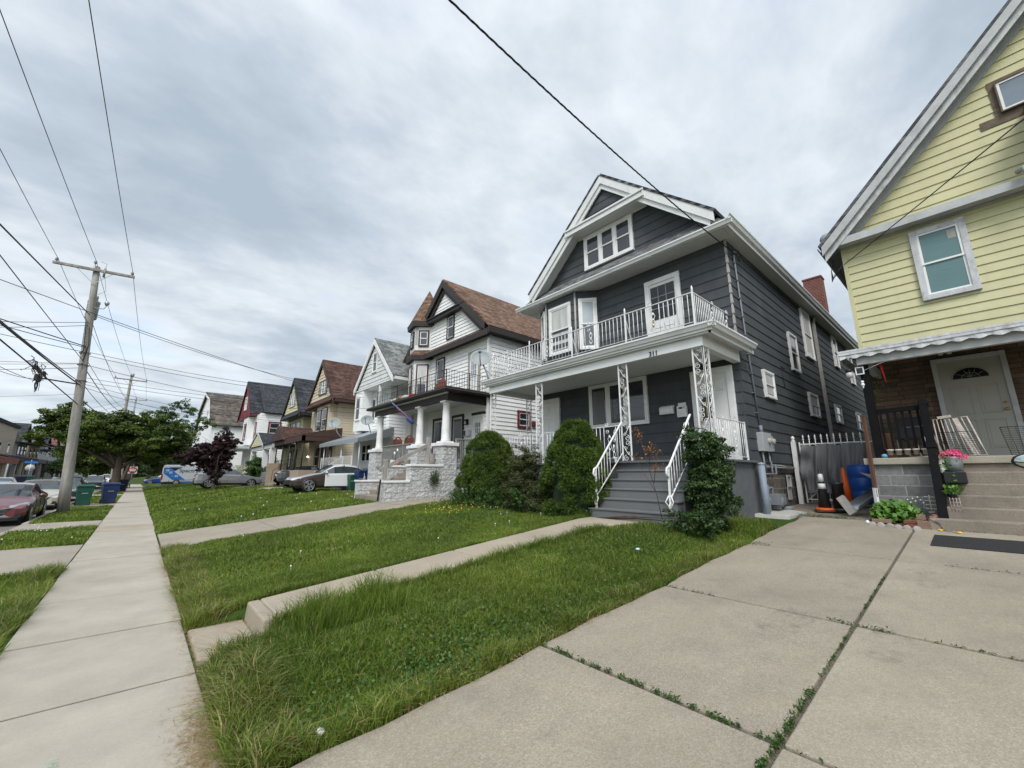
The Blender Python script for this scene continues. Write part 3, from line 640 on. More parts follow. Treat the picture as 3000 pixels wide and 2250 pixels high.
def window(parent, face, u0, u1, z0, z1, trim='white_paint', sash='white_vinyl', tw=.09, pane='glass', kind_='hung', d=.078, blind=None, ncol=1, muntin=None, lab=None, sw=.042):
    """casing > sashes and panes"""
    m = MB(); frame(m, face, u0, u1, z0, z1, tw, -.03, d); w = m.build('window', trim, parent, bevel=.006)
    iu0, iu1, iz0, iz1 = u0+tw, u1-tw, z0+tw, z1-tw; cw = (iu1-iu0)/ncol; s = MB(); g = MB(); bl = MB()
    for c in range(ncol):
        a, b = iu0+c*cw, iu0+(c+1)*cw; mid = (iz0+iz1)/2
        if ncol > 1 and c: face.box(s, a-.045, a+.045, iz0, iz1, -.03, d-.008)
        g0, g1 = a+(.045 if ncol > 1 and c else 0), b-(.045 if ncol > 1 and c < ncol-1 else 0)
        if kind_ == 'hung':
            frame(s, face, g0, g1, mid-.02, iz1, sw, -.03, d-.018); frame(s, face, g0, g1, iz0, mid+.018, sw, -.03, d-.034)
            face.box(g, g0+sw, g1-sw, mid, iz1-sw, -.02, d-.032); face.box(g, g0+sw, g1-sw, iz0+sw, mid-.02, -.02, d-.044)
            if blind:
                face.box(bl, g0+sw+.005, g1-sw-.005, iz1-sw-(iz1-iz0)*blind[1], iz1-sw-.003, d-.0318, d-.030) if blind[1] <= .5 else (face.box(bl, g0+sw+.005, g1-sw-.005, mid+.024, iz1-sw-.003, d-.0318, d-.030), face.box(bl, g0+sw+.005, g1-sw-.005, max(iz0+sw, iz1-(iz1-iz0)*blind[1]), mid-.026, d-.0438, d-.042))
        else:
            frame(s, face, g0, g1, iz0, iz1, sw, -.03, d-.018); face.box(g, g0+sw, g1-sw, iz0+sw, iz1-sw, -.02, d-.032)
            if blind: face.box(bl, g0+sw+.005, g1-sw-.005, iz1-sw-(iz1-iz0)*blind[1], iz1-sw-.003, d-.0318, d-.030)
        if muntin:
            nu, nz, (mz0, mz1) = muntin
            for i in range(1, nu): u = g0+sw+(g1-g0-2*sw)*i/nu; face.box(s, u-.012, u+.012, mz0, mz1, d-.034, d-.02)
            for i in range(nz+1): z = mz0+(mz1-mz0)*i/nz; face.box(s, g0+sw, g1-sw, z-.012, z+.012, d-.036, d-.021)
    s.build('sash', sash, w); g.build('glass_pane', pane, w)
    if blind: bl.build('blind', blind[0], w)
    if lab: w['label'] = lab
    return w
def panel_door(parent, face, u0, u1, z0, z1, mat='door_white', trim='white_paint', tw=.11, glass=None, knob_side=1, d=.05, lab=None, panels=6):
    """door leaf > frame, raised panels, handle, glass"""
    m = MB(); face.box(m, u0, u1, z0, z1, -.04, d); dd = m.build('door', mat, parent, bevel=.004)
    f = MB(); frame(f, face, u0-tw, u1+tw, z0, z1+tw, tw, -.04, d+.03, sill=.0); face.box(f, u0-tw, u1+tw, z0-.03, z0+.002, -.04, d+.05); f.build('frame', trim, dd, bevel=.006)
    W = u1-u0; H = z1-z0; p = MB()
    rows = {6: ((.06, .36), (.42, .74), (.80, .94)), 4: ((.07, .36), (.42, .72)), 2: ((.07, .42),)}[panels]
    for a, b in rows:
        for c, e in ((.12, .45), (.55, .88)):
            if glass == 'lite' and a > .4 and c < .2 and b < .78: continue
            x0, x1, y0, y1 = u0+W*c, u0+W*e, z0+H*a, z0+H*b
            frame(p, face, x0, x1, y0, y1, .018, d-.01, d+.008); face.box(p, x0+.045, x1-.045, y0+.045, y1-.045, d-.01, d+.006)
    p.build('raised_panel', mat, dd, bevel=.004)
    k = MB(); ku = u0+.07 if knob_side < 0 else u1-.07; kz = z0+H*.45; c = Vector(face.pt(ku, kz, d+.05)); k.ball(tuple(c), .032, 10); k.tube([face.pt(ku, kz, d-.01), tuple(c)], .012, 8)
    c = Vector(face.pt(ku, kz+.13, d)); k.tube([face.pt(ku, kz+.13, d-.01), face.pt(ku, kz+.13, d+.02)], .026, 10); k.build('handle', 'brass', dd)
    if lab: dd['label'] = lab
    return dd
def spiral(mb, face, u, z, r, turns=1.4, start=0.0, sgn=1, rad=.007, d=.0, n=18):
    pts = []
    for i in range(n+1):
        t = i/n; th = start+sgn*turns*2*math.pi*t; rr = r*(1-.78*t); pts.append(face.pt(u+math.cos(th)*rr, z+math.sin(th)*rr, d))
    mb.tube(pts, rad, 5)
def scroll_post(parent, name, mat, face, u0, u1, z0, z1, d=0, rad=.016):
    """flat wrought iron porch post: two bars with S scrolls between"""
    m = MB()
    for u in (u0, u1): m.bar(face.pt(u, z0, d), face.pt(u, z1, d), .028)
    s = MB(); W = u1-u0; um = (u0+u1)/2; H = z1-z0; n = 5; sg = 1
    step = H/n; r = W*.30
    for i in range(n):
        z = z0+step*i
        s.tube([face.pt(u0+.01 if sg > 0 else u1-.01, z+step*.18, d), face.pt(um, z+step*.42, d), face.pt(u1-.01 if sg > 0 else u0+.01, z+step*.80, d)], .008, 5)
        spiral(s, face, um+sg*r*.35, z+step*.14, r, 1.35, math.pi*(.5 if sg > 0 else .5), -sg); spiral(s, face, um-sg*r*.35, z+step*.88, r, 1.35, -math.pi/2, -sg)
        spiral(s, face, um-sg*r*.5, z+step*.36, r*.62, 1.2, 0, sg, .006); spiral(s, face, um+sg*r*.5, z+step*.66, r*.62, 1.2, math.pi, sg, .006)
        sg = -sg
    o = m.build(name, mat, parent); s.build('scrollwork', mat, o); return o
def iron_rail(parent, a, b, z0, z1, mat='white_metal', name='railing', n=None, scrolls=(), posts=(0, 1), zb=None, finial=True, step=.115, thin=.0085, top=.016, braces=()):
    """a,b: xy ends; z0/z1 bottom & top at a; zb=(z0,z1) at b for a raking rail"""
    a = Vector((*a, 0)); b = Vector((*b, 0)); L = (b-a).length; zb = zb or (z0, z1); dr = (b-a)/L
    P = lambda t, h: (a.x+(b.x-a.x)*t, a.y+(b.y-a.y)*t, (z0+(zb[0]-z0)*t)*(1-h)+(z1+(zb[1]-z1)*t)*h)
    m = MB(); m.bar(P(0, 1), P(1, 1), top*2, top); m.bar(P(0, .09), P(1, .09), .022, .012); o = m.build(name, mat, parent)
    q = MB(); n = n or max(2, int(L/step))
    for i in range(1, n):
        t = i/n
        if any(abs(t-s)*L < step*.9 for s in scrolls): continue
        q.tube([P(t, .09), P(t, .40), P(t, .5), P(t, .60), P(t, .99)], [thin, thin, thin*1.35, thin, thin], 4)
    if q.v: q.build('baluster', mat, o)
    H = z1-z0; sc = MB()
    for s in scrolls:
        def Q(u, h): p = P(s+u/L, h); return p
        for sg in (-1, 1):
            def sp(cu, ch, r, turns, st, sn, rad=.0065):
                pts = []
                for i in range(15):
                    t = i/14; th = st+sn*turns*2*math.pi*t; rr = r*(1-.75*t); pts.append(Q(cu+sg*math.cos(th)*rr, ch+math.sin(th)*rr/H))
                sc.tube(pts, rad, 4)
            sp(.055, .86, .05, 1.1, -math.pi*.5, 1); sp(.055, .20, .05, 1.1, math.pi*.5, -1)
            sc.tube([Q(0, .76), Q(sg*.05, .64), Q(sg*.015, .52), Q(sg*.05, .40), Q(0, .28)], .007, 4)
            sp(.07, 1.045, .055, 1.0, math.pi*.95, -1, .007)
        for h in (.34, .52, .70):
            c = Q(0, h); sc.ball(c, .02, 6, (1, 1, 1.6))
    if scrolls: sc.build('scrollwork', mat, o)
    ps = MB()
    for t in posts:
        x, y, zt = P(t, 1); zz = P(t, 0)[2]; ps.bar((x, y, zz), (x, y, zt+.02), .034)
        if finial: ps.lathe([(.02, 0), (.028, .02), (.012, .04), (.026, .07), (.02, .10), (.004, .14)], (x, y, zt+.02), 8)
    for t in braces:
        x, y, zt = P(t, .85); nx, ny = dr.y, -dr.x
        if nx > 0: nx, ny = -nx, -ny
        ps.bar((x, y, zt), (x-nx*.30, y-ny*.30, P(t, 0)[2]), .02)
    if ps.v: ps.build('post', mat, o)
    return o
def gable_roof(parent, ax, mats, x0, x1, yl, yr, ze, yc, zp, th=.14, kick=None, fasc='white_paint', fw=.26, rake=.0):
    """ridge along X from x0 to x1; eaves at y=yr (near) and yl (far). roof slabs > fascia"""
    m = MB()
    for y in (yr, yl):
        q = [(x0, y, ze), (x1, y, ze), (x1, yc, zp), (x0, yc, zp)]
        n = Vector((0, (zp-ze)*(1 if y < yc else -1)*-1, abs(yc-y))).normalized()
        m.slab(q, th, n)
    return m.build('roof', mats, parent)
def rake_board(mb, x, pts, w, t, drop=0):
    """fascia following pts (y,z) on the plane x, hanging w below"""
    for (y0, z0), (y1, z1) in zip(pts[:-1], pts[1:]):
        L = math.hypot(y1-y0, z1-z0); k = w*L/abs(y1-y0) if abs(y1-y0) > 1e-3 else w
        mb.prism([(x, y0, z0), (x, y1, z1), (x, y1, z1-k), (x, y0, z0-k)], (t, 0, 0))
def gutter(mb, a, b, w=.12, h=.12, side=(0, -1)):
    """open half-round-ish trough hung on the outside of line a-b"""
    a = Vector(a); b = Vector(b); s = Vector((*side, 0))
    pr = [(0, 0), (0, -h), (w*.55, -h), (w*.8, -h*.45), (w, -h*.3), (w, 0), (w-.012, 0), (w-.012, -h*.28), (w*.74, -h*.42), (w*.5, -h+.012), (.012, -h+.012), (.012, 0)]
    f = lambda p: [p+s*u+Vector((0, 0, v)) for u, v in pr]
    A, B = f(a), f(b); n = len(pr); mb.add(A+B, [(i, (i+1) % n, n+(i+1) % n, n+i) for i in range(n)]+[tuple(range(n)), tuple(range(n, 2*n))])
def text_mesh(name, s, size, mat, parent, loc, rot, ext=.004, align='CENTER', sx=1.0, bold=0.0):
    cu = bpy.data.curves.new(name, 'FONT'); cu.body = s; cu.size = size; cu.extrude = ext; cu.align_x = align; cu.align_y = 'CENTER'; cu.offset = bold
    tmp = bpy.data.objects.new('t', cu); C.objects.link(tmp); bpy.context.view_layer.update()
    me = bpy.data.meshes.new_from_object(tmp.evaluated_get(bpy.context.evaluated_depsgraph_get())); bpy.data.objects.remove(tmp)
    me.name = name; me.materials.clear(); me.materials.append(_mats[mat]); off = Vector((0, 0, 0)); p = parent
    o = bpy.data.objects.new(name, me); C.objects.link(o); o.parent = parent
    while p is not None: off += Vector(p.location); p = p.parent
    mt = Matrix.Translation(Vector(loc)-off) @ rot.to_matrix().to_4x4() @ Matrix.Diagonal((sx, 1, 1, 1)); me.transform(mt); return o
from mathutils import Euler
ROT_X = Matrix(((0, 0, -1), (-1, 0, 0), (0, 1, 0))).to_euler()       # text on a street-facing wall reads towards -Y
ROT_Y = Matrix(((1, 0, 0), (0, 0, -1), (0, 1, 0))).to_euler()        # text on a wall facing -Y reads towards +X

# ================================================================ GREY HOUSE
GH = thing('grey_house', 'dark grey two storey house with white trim, upper balcony and house number 311', 'house', (10.68, 7, .75))
GX, GY0, GY1, GB = 10.68, 3.6, 10.45, 28.0
FX, FY = Face('X', GX), Face('Y', GY0)
def grey_house():
    H = GH
    # body
    m = MB(); m.box(GX+.06, GB, GY0+.06, GY1, 1.8, 7.75); lap(m, FX, [(GY0+.02, 1.95), (7.66, 1.95), (7.66, 7.70), (GY0+.02, 7.70)], .28, 1.9)
    lap(m, FX, [(7.66, 1.95), (GY1, 1.95), (GY1, 4.65), (7.66, 4.65)], .28, 1.9)
    w = m.build('wall', 'grey_siding_front', H)
    m = MB(); lap(m, FY, [(GX-.005, 1.86), (GB, 1.86), (GB, 7.72), (GX-.005, 7.72)], .28, 1.62); m.build('side_wall', 'grey_siding_side', H)
    m = MB(); m.box(GX+.1, GB-.05, GY0+.03, GY1-.05, .3, 1.80); m.box(GX+.1, GB-.05, GY0-.01, GY1, 1.66, 1.86); fo = m.build('foundation', 'field_stone', H)
    # bead at the corner
    m = MB()
    for i in range(21):
        z = 1.95+.28*i; m.hexa([(GX-.028, GY0-.028, z), (GX+.03, GY0-.028, z), (GX+.03, GY0+.03, z), (GX-.028, GY0+.03, z)], [(GX-.012, GY0-.012, z+.275), (GX+.03, GY0-.012, z+.275), (GX+.03, GY0+.03, z+.275), (GX-.012, GY0+.03, z+.275)]) if z > 4.9 else None
    m.build('corner_bead', 'downspout', H)
    # second floor bay
    A, B, D, E = (GX, 7.66), (10.18, 8.28), (10.18, 9.62), (GX, 10.30); z0, z1 = 4.62, 7.66
    m = MB(); m.prism([(*p, z0) for p in ((GX+.1, 7.66), (10.24, 8.30), (10.24, 9.60), (GX+.1, 10.3))], (0, 0, z1-z0))
    def ang(p, q): return Face('A', org=(*p, 0), dr=(q[0]-p[0], q[1]-p[1], 0))
    f1, f2, f3 = ang(A, B), Face('X', 10.18), ang(D, E); f1.nr = Vector((-.77, -.63, 0)).normalized(); f3.nr = Vector((-.80, .59, 0)).normalized()
    L1 = math.dist(A, B); L3 = math.dist(D, E)
    lap(m, f1, [(0, z0), (L1, z0), (L1, z1), (0, z1)], .28, 4.42, thick=.03); lap(m, f2, [(8.28, z0), (9.62, z0), (9.62, z1), (8.28, z1)], .28, 4.42, thick=.03); lap(m, f3, [(0, z0), (L3, z0), (L3, z1), (0, z1)], .28, 4.42, thick=.03)
    bay = m.build('bay', 'grey_siding_front', H)
    m = MB()
    for x, y in (B, D): m.lathe([(.035, z0), (.035, z1)], (x-.01, y, 0), 8)
    m.build('corner_bead', 'downspout', bay)
    window(H, f1, .09, L1-.1, 5.58, 7.36, blind=('sky_blind', .5), lab='narrow window on the right cheek of the bay')
    window(H, f2, 8.47, 9.47, 5.60, 7.36, d=.05, blind=('curtain', .95)); window(H, f3, .10, L3-.12, 5.60, 7.40)
    # balcony door and ground floor openings
    d1 = panel_door(H, FX, 5.02, 5.83, 4.78, 7.12, 'door_white', tw=.14, panels=2, d=.03, lab='upstairs white door with a glazed top opening on the balcony')
    m = MB(); FX.box(m, 5.06, 5.79, 6.0, 7.02, -.01, .042); m.build('glass', 'glass_dark', d1)
    m = MB()
    for i in range(1, 3): u = 5.06+.73*i/3; FX.box(m, u-.014, u+.014, 6.0, 7.02, .036, .054)
    for z in (6.33, 6.68): FX.box(m, 5.06, 5.79, z-.014, z+.014, .036, .056)
    m.build('muntin', 'pipe_grey', d1)
    d2 = panel_door(H, FX, 3.93, 4.68, 1.92, 4.12, tw=.15, glass='lite', knob_side=1, lab='white panelled door marked 2 with a narrow leaded light')
    m = MB(); FX.box(m, 4.36, 4.60, 2.95, 3.55, .02, .064); m.build('glass', 'glass_dark', d2)
    m = MB()
    for u in (4.41, 4.48, 4.55): FX.box(m, u-.005, u+.005, 3.05, 3.45, .06, .069)
    m.tube([FX.pt(4.41, 3.05, .067), FX.pt(4.48, 2.98, .067), FX.pt(4.55, 3.05, .067)], .005, 4); m.tube([FX.pt(4.41, 3.45, .067), FX.pt(4.48, 3.5, .067), FX.pt(4.55, 3.45, .067)], .005, 4); m.build('leading', 'brass', d2)
    text_mesh('number', '2', .15, 'ink', d2, FX.pt(4.29, 3.80, .054), ROT_X, .003, bold=.003)
    panel_door(H, FX, 9.62, 10.32, 1.92, 4.10, tw=.13, knob_side=-1, lab='plain white six panel door at the far end of the porch')
    w = window(H, FX, 6.12, 8.20, 3.02, 4.42, tw=.075, kind_='fixed', pane='glass', ncol=3, lab='wide picture window in three lights')
    m = MB(); m.box(GX-.0475, GX-.0465, 7.62, 8.05, 3.17, 4.2); m.build('curtain', 'tarp', w)
    # side windows
    for u0, u1, z0, z1, bl in ((17.10, 18.2, 5.70, 7.54, ('curtain', .9)), (15.08, 15.93, 4.86, 6.14, None), (12.16, 12.97, 3.62, 4.38, ('curtain', .9)), (16.5, 17.6, 3.52, 4.34, ('curtain', .5)), (21.7, 22.5, 6.15, 7.55, None), (20.22, 21.18, 3.60, 4.35, None), (24.75, 25.6, 5.85, 7.6, None), (24.4, 25.4, 3.6, 4.45, None)):
        window(H, FY, u0, u1, z0, z1, blind=bl, pane='glass_sky' if u0 > 17 and u0 < 18 else 'glass', tw=.065, sw=.03)
    m = MB(); frame(m, FY, 13.05, 13.38, 1.28, 1.58, .03, -.01, .03); m.box(13.05, 13.38, GY0-.004, GY0+.01, .95, 1.60); m.build('basement_vent', 'grey_trim', H)
    # eaves: front pent roof, gutters, soffit
    m = MB(); EX = 10.02; m.hexa([(EX, 3.28, 7.755), (EX, 10.92, 7.755), (GX, 10.14, 8.50), (GX, 3.86, 8.50)], [(EX, 3.28, 7.72), (EX, 10.92, 7.72), (GX, 10.92, 7.72), (GX, 3.28, 7.72)]); m.add([(EX, 3.28, 7.76), (GX, 3.86, 8.505), (GX, 3.24, 7.93)], [(0, 1, 2)]); m.add([(EX, 10.92, 7.76), (GX, 10.14, 8.505), (GX, 10.9, 7.93)], [(0, 1, 2)]); m.build('pent_roof', 'shingle_grey', H)
    m = MB(); m.box(EX+.02, GX+.01, 3.30, 10.90, 7.655, 7.70); m.box(GX+.01, GB, 3.30, GY0+.02, 7.66, 7.705); m.box(GX+.01, GB, GY1-.02, 10.90, 7.66, 7.705)
    for i in range(52): y = 3.40+i*.145; m.box(EX+.03, GX, y, y+.012, 7.647, 7.657)
    m.build('soffit', 'soffit', H)
    m = MB(); m.box(EX, EX+.03, 3.27, 10.93, 7.64, 7.75); m.box(EX+.03, GB, 3.27, 3.30, 7.64, 7.84); gutter(m, (EX, 3.15, 7.775), (EX, 11.0, 7.775), .11, .12, (-1, 0)); gutter(m, (EX-.12, 3.27, 7.902), (GB, 3.27, 7.902), .12, .14, (0, -1)); m.build('gutter', 'gutter_white', H)
    # main roof
    AX = 10.10; yc, zp = 7.0, 11.36
    m = MB()
    for ye, s in ((3.20, 1), (10.82, -1)):
        q = [(AX, ye, 7.88), (GB+.3, ye, 7.88), (GB+.3, yc, zp), (AX, yc, zp)]
        qq = [(GX, ye, 7.88), (GB+.3, ye, 7.88), (GB+.3, yc+(ye-yc)*.9, zp+(7.88-zp)*.9), (GX, yc+(ye-yc)*.9, zp+(7.88-zp)*.9)]
        y9, z9 = yc+(ye-yc)*.9, zp+(7.88-zp)*.9
        n = Vector((0, -s*(zp-7.88), abs(ye-yc))).normalized()
        m.slab([(AX-.02, y9, z9), (GB+.3, y9, z9), (GB+.3, yc, zp), (AX-.02, yc, zp)], .07, n); m.slab(qq, .06, n)
    rf = m.build('roof', 'shingle_grey_side', H)
    m = MB(); m.box(24.0, 24.6, 3.92, 4.68, 7.9, 11.25); m.box(23.97, 24.63, 3.89, 4.71, 11.25, 11.33); m.build('chimney', 'red_brick', rf)
    # gable wall, upper triangle, rakes
    GFX = 10.60; FG = Face('X', GFX); FT = Face('X', 10.26)
    m = MB(); lap(m, FG, [(3.85, 8.30), (10.15, 8.30), (8.42, 10.02), (5.58, 10.02)], .28, 8.26); m.prism([(GFX+.05, 3.7, 8.2), (GFX+.05, 10.3, 8.2), (GFX+.05, 7.0, 11.2)], (.3, 0, 0))
    m.build('gable_wall', 'grey_siding_front', H)
    m = MB(); lap(m, FT, [(5.80, 9.98), (8.20, 9.98), (7.0, 11.12)], .28, 9.94); m.prism([(10.31, 5.7, 9.95), (10.31, 8.3, 9.95), (10.31, 7.0, 11.15)], (.3, 0, 0)); m.build('gable_peak_wall', 'grey_siding_front', H)
    sl = (zp-7.88)/(yc-3.20)
    R_ = lambda y, o=0: zp-abs(y-yc)*sl+o
    m = MB()
    rake_board(m, AX, [(3.60, R_(3.6)), (yc, zp), (10.42, R_(10.42))], .21, .05); rake_board(m, AX+.05, [(3.72, R_(3.72, -.06)), (yc, zp-.06), (10.3, R_(10.3, -.06))], .30, .05)
    m.build('rake_board', 'gutter_white', H)
    m = MB()
    for a, b in (((3.7, R_(3.7, -.30)), (5.62, R_(5.62, -.30))), ((10.3, R_(10.3, -.30)), (8.38, R_(8.38, -.30)))): m.prism([(AX+.1, a[0], a[1]), (AX+.1, b[0], b[1]), (AX+.1, b[0], b[1]-.03), (AX+.1, a[0], a[1]-.03)], (.5, 0, 0))
    m.box(AX+.14, GFX, 5.60, 8.40, 9.77, 9.80); rk = m.build('rake_soffit', 'soffit', H)
    m = MB(); m.box(AX-.03, AX+.14, 5.50, 8.50, 9.76, 9.97); m.box(AX-.07, AX+.1, 5.46, 8.54, 9.93, 9.99)
    for y0, y1 in ((5.50, 5.46), (8.50, 8.54)): m.box(AX-.05, AX+.14, min(y0, y1), max(y0, y1), 9.74, 9.95)
    m.build('gable_return', 'gutter_white', H)
    m = MB(); m.box(GFX-.05, GFX, 5.66, 8.34, 9.72, 9.77); m.box(GFX-.03, GFX, 6.16, 8.12, 9.66, 9.73); m.build('frieze', 'white_paint', H)
    window(H, FG, 6.18, 8.10, 8.46, 9.72, ncol=3, tw=.095, pane='glass', lab='triple attic window under the gable')
    # service entrance: conduit, meters, pipes
    m = MB(); m.tube([(11.02, GY0-.05, 7.35), (11.06, GY0-.05, 7.42), (11.12, GY0-.09, 7.40)], .03, 8); m.tube([(11.05, GY0-.045, 7.35), (11.20, GY0-.045, 4.9), (11.42, GY0-.045, 2.72)], .022, 8); m.tube([(11.42, GY0-.045, 2.80), (11.42, GY0-.05, 2.60)], .045, 8)
    for k in range(9): z = 7.1-k*.5; m.box(11.02+.028*k, 11.10+.028*k, GY0-.075, GY0-.015, z, z+.02)
    m.build('service_conduit', 'pipe_grey', H)
    m = MB(); m.box(11.18, 11.80, GY0-.15, GY0, 2.16, 2.62); m.box(11.60, 12.02, GY0-.12, GY0, 2.18, 2.56); mt = m.build('electric_meter_box', 'meter_grey', H, bevel=.01)
    m = MB()
    for x in (11.56, 11.84): m = MB(); m.lathe([(.075, 0), (.075, -.05), (.065, -.09), (.001, -.10)], (x, GY0-.12, 2.42), 14, 'y'); m.build('meter_dial', 'paver_grey', mt)
    m = MB(); m.tube([(11.30, GY0-.06, 2.16), (11.32, GY0-.06, 1.88), (11.42, GY0-.06, 1.80), (12.4, GY0-.06, 1.78), (14.0, GY0-.06, 1.80)], .02, 6); m.tube([(11.74, GY0-.06, 2.16), (11.76, GY0-.06, 1.92), (11.86, GY0-.06, 1.84), (12.6, GY0-.06, 1.83), (13.2, GY0-.06, 1.79)], .02, 6); m.build('cable_conduit', 'meter_grey', H)
    m = MB(); m.tube([(10.98, GY0-.16, .75), (10.98, GY0-.16, 1.38)], .032, 8); m.tube([(10.98, GY0-.16, 1.30), (11.30, GY0-.16, 1.30), (11.30, GY0-.16, 1.14)], .028, 8); m.tube([(10.7, GY0-.12, 1.62), (11.9, GY0-.12, 1.62), (11.9, GY0-.12, 1.86)], .022, 8); m.tube([(11.62, GY0-.12, 1.62), (11.62, GY0-.12, 1.92)], .022, 8)
    m.lathe([(.05, 0), (.05, .08)], (10.98, GY0-.16, 1.0), 10); m.box(11.14, 11.62, GY0-.34, GY0-.08, .92, 1.16); m.lathe([(.14, -.12), (.17, -.08), (.17, .08), (.14, .12)], (11.36, GY0-.2, 1.0), 14, 'x'); m.build('gas_meter', 'pipe_grey', H, bevel=.01)
    m = MB(); m.tube([(18.9, GY0-.02, 7.72), (18.86, GY0-.14, 7.62), (18.74, GY0-.12, 7.52), (18.74, GY0-.07, 7.3)], .045, 8); m.box(18.69, 18.80, GY0-.11, GY0-.02, 3.0, 7.35); m.box(18.68, 18.81, GY0-.12, GY0-.02, 1.0, 3.1); m.build('downspout', 'downspout', H)
    m = MB(); m.tube([(13.9, GY0-.02, 4.78), (14.3, GY0-.03, 4.76), (13.92, GY0-.03, 4.74), (14.02, GY0-.03, 4.1)], .008, 4); m.build('stray_cable', 'wire_black', H)
grey_house()
def grey_porch():
    H = GH; PX = 8.62; YR, YL = 3.44, 11.02; ZF = 1.92
    m = MB(); m.box(8.52, GX, YR, YL, ZF-.05, ZF)
    dk = m.build('porch_floor', 'stoop_paint', H, bevel=.006)
    m = MB(); m.box(8.598, 10.62, YR+.10, YR+.16, .5, ZF-.05); m.box(8.602, 8.66, YR+.162, YL-.142, .5, ZF-.05); m.box(8.604, GX, YL-.14, YL-.08, .5, ZF-.05); m.box(GX-.012, GX-.003, 4.9, 9.4, ZF, 2.10); m.box(10.62, 11.1, GY0-.10, GY0-.02, .6, 1.86); m.build('porch_skirt', 'stoop_paint', H)
    # steps
    m = MB(); Z = [.69, .905, 1.11, 1.31, 1.51, 1.71, 1.92]; X = [7.42, 7.66, 7.89, 8.12, 8.34, 8.54]; Ys = [(4.02, 5.88), (3.94, 5.80), (3.90, 5.78), (3.92, 5.76), (3.92, 5.74)]
    for i in range(5):
        y0, y1 = Ys[i]; m.box(X[i]+.025, 8.595, y0+.03, y1-.03, Z[i]-.5 if i == 0 else Z[i]-.24, Z[i+1]-.0352); m.box(X[i], X[i]+.30, y0, y1, Z[i+1]-.035, Z[i+1])
    m.build('wooden_steps', 'step_paint', H, bevel=.006)
    # roof, beam, ceiling
    m = MB(); m.box(8.50, GX-.01, 3.34, 10.98, 4.585, 4.72); m.build('porch_roof', 'gutter_white', H)
    m = MB(); m.box(8.45, GX-.02, 3.28, 11.04, 4.721, 4.755); m.build('porch_roofing', 'shingle_black', H)
    m = MB(); gutter(m, (8.50, 3.22, 4.735), (8.50, 11.10, 4.735), .12, .12, (-1, 0)); gutter(m, (8.38, 3.34, 4.737), (10.9, 3.34, 4.737), .12, .12, (0, -1)); m.box(8.52, 8.56, 3.36, 10.96, 4.52, 4.60); m.box(8.52, 11.0, 3.36, 3.40, 4.52, 4.60); m.box(8.47, 8.51, 3.31, 10.99, 4.56, 4.62); m.build('porch_gutter', 'gutter_white', H)
    m = MB(); m.box(8.60, 8.76, 3.58, 10.86, 4.30, 4.585); m.box(8.76, GX-.01, 3.58, 3.74, 4.302, 4.585); m.box(8.76, GX-.01, 10.70, 10.86, 4.302, 4.585); m.build('porch_beam', 'gutter_white', H)
    m = MB(); m.box(8.76, GX-.03, 3.74, 10.70, 4.44, 4.47)
    for i in range(22): x = 8.82+i*.083; m.box(x, x+.006, 3.76, 10.68, 4.435, 4.4405)
    m.build('porch_ceiling', 'soffit', H)
    text_mesh('house_number', '311', .155, 'ink', H, (8.592, 4.72, 4.36), ROT_X, .004, bold=.003)
    F = Face('X', PX+.05); pm = 'white_metal'
    scroll_post(H, 'porch_post', pm, F, 3.62, 3.84, ZF, 4.30); scroll_post(H, 'porch_post', pm, Face('Y', 3.61), PX+.05, PX+.30, ZF, 4.30)
    scroll_post(H, 'porch_post', pm, F, 5.50, 5.74, ZF, 4.30); scroll_post(H, 'porch_post', pm, F, 8.42, 8.67, ZF, 4.30); scroll_post(H, 'porch_post', pm, Face('Y', 10.86), PX+.05, PX+.26, ZF, 4.30); scroll_post(H, 'porch_post', pm, Face('Y', 10.80), 10.30, 10.52, ZF, 4.30)
    # lower railings
    iron_rail(H, (PX+.05, 5.80), (PX+.05, 8.36), ZF, 2.78, scrolls=(.12, .62), posts=(), name='porch_railing'); iron_rail(H, (PX+.05, 8.72), (PX+.05, 10.80), ZF, 2.78, scrolls=(.3, .8), posts=(), name='porch_railing'); iron_rail(H, (PX+.3, 3.62), (10.55, 3.62), ZF, 2.80, scrolls=(.22, .62), posts=(1,), finial=False, name='porch_railing'); iron_rail(H, (PX+.28, 10.86), (10.3, 10.86), ZF, 2.78, scrolls=(.5,), posts=(), name='porch_railing')
    # stair rails
    for y, s in ((5.70, 1), (4.00, 1)):
        r = iron_rail(H, (7.52, y), (8.62, y), 1.10, 1.72, scrolls=(.66,), posts=(), zb=(2.06, 2.86), name='stair_railing', step=.105, top=.02)
        m = MB(); m.bar((7.50, y, .905), (7.52, y, 1.76), .034); 
        m.tube([(7.54, y, 1.76), (7.46, y, 1.72), (7.43, y, 1.63), (7.47, y, 1.56), (7.52, y, 1.60)], .022, 6)
        m.tube([(7.50, y-.02, 1.22), (7.46, y-.08, 1.10), (7.49, y-.02, 1.02), (7.50, y, .93)], .012, 5); m.tube([(7.50, y+.02, 1.22), (7.46, y+.08, 1.10), (7.49, y+.02, 1.02), (7.50, y, .93)], .012, 5); m.tube([(7.52, y, 1.12), (7.44, y, 1.02), (7.47, y, .96)], .014, 5)
        m.build('newel', 'white_metal', r); m = MB(); m.bar((7.50, y, .905), (7.50, y, .98), .038); m.bar((7.86, y, 1.452-.0), (8.1, y, 1.66), .024, .013); m.build('rust_patch', 'rusty_white', r)
    # balcony railing: five bays along the front, returns to the wall
    ys = [3.70, 5.43, 7.18, 8.90, 10.70]; zb0, zt = 4.80, 5.56
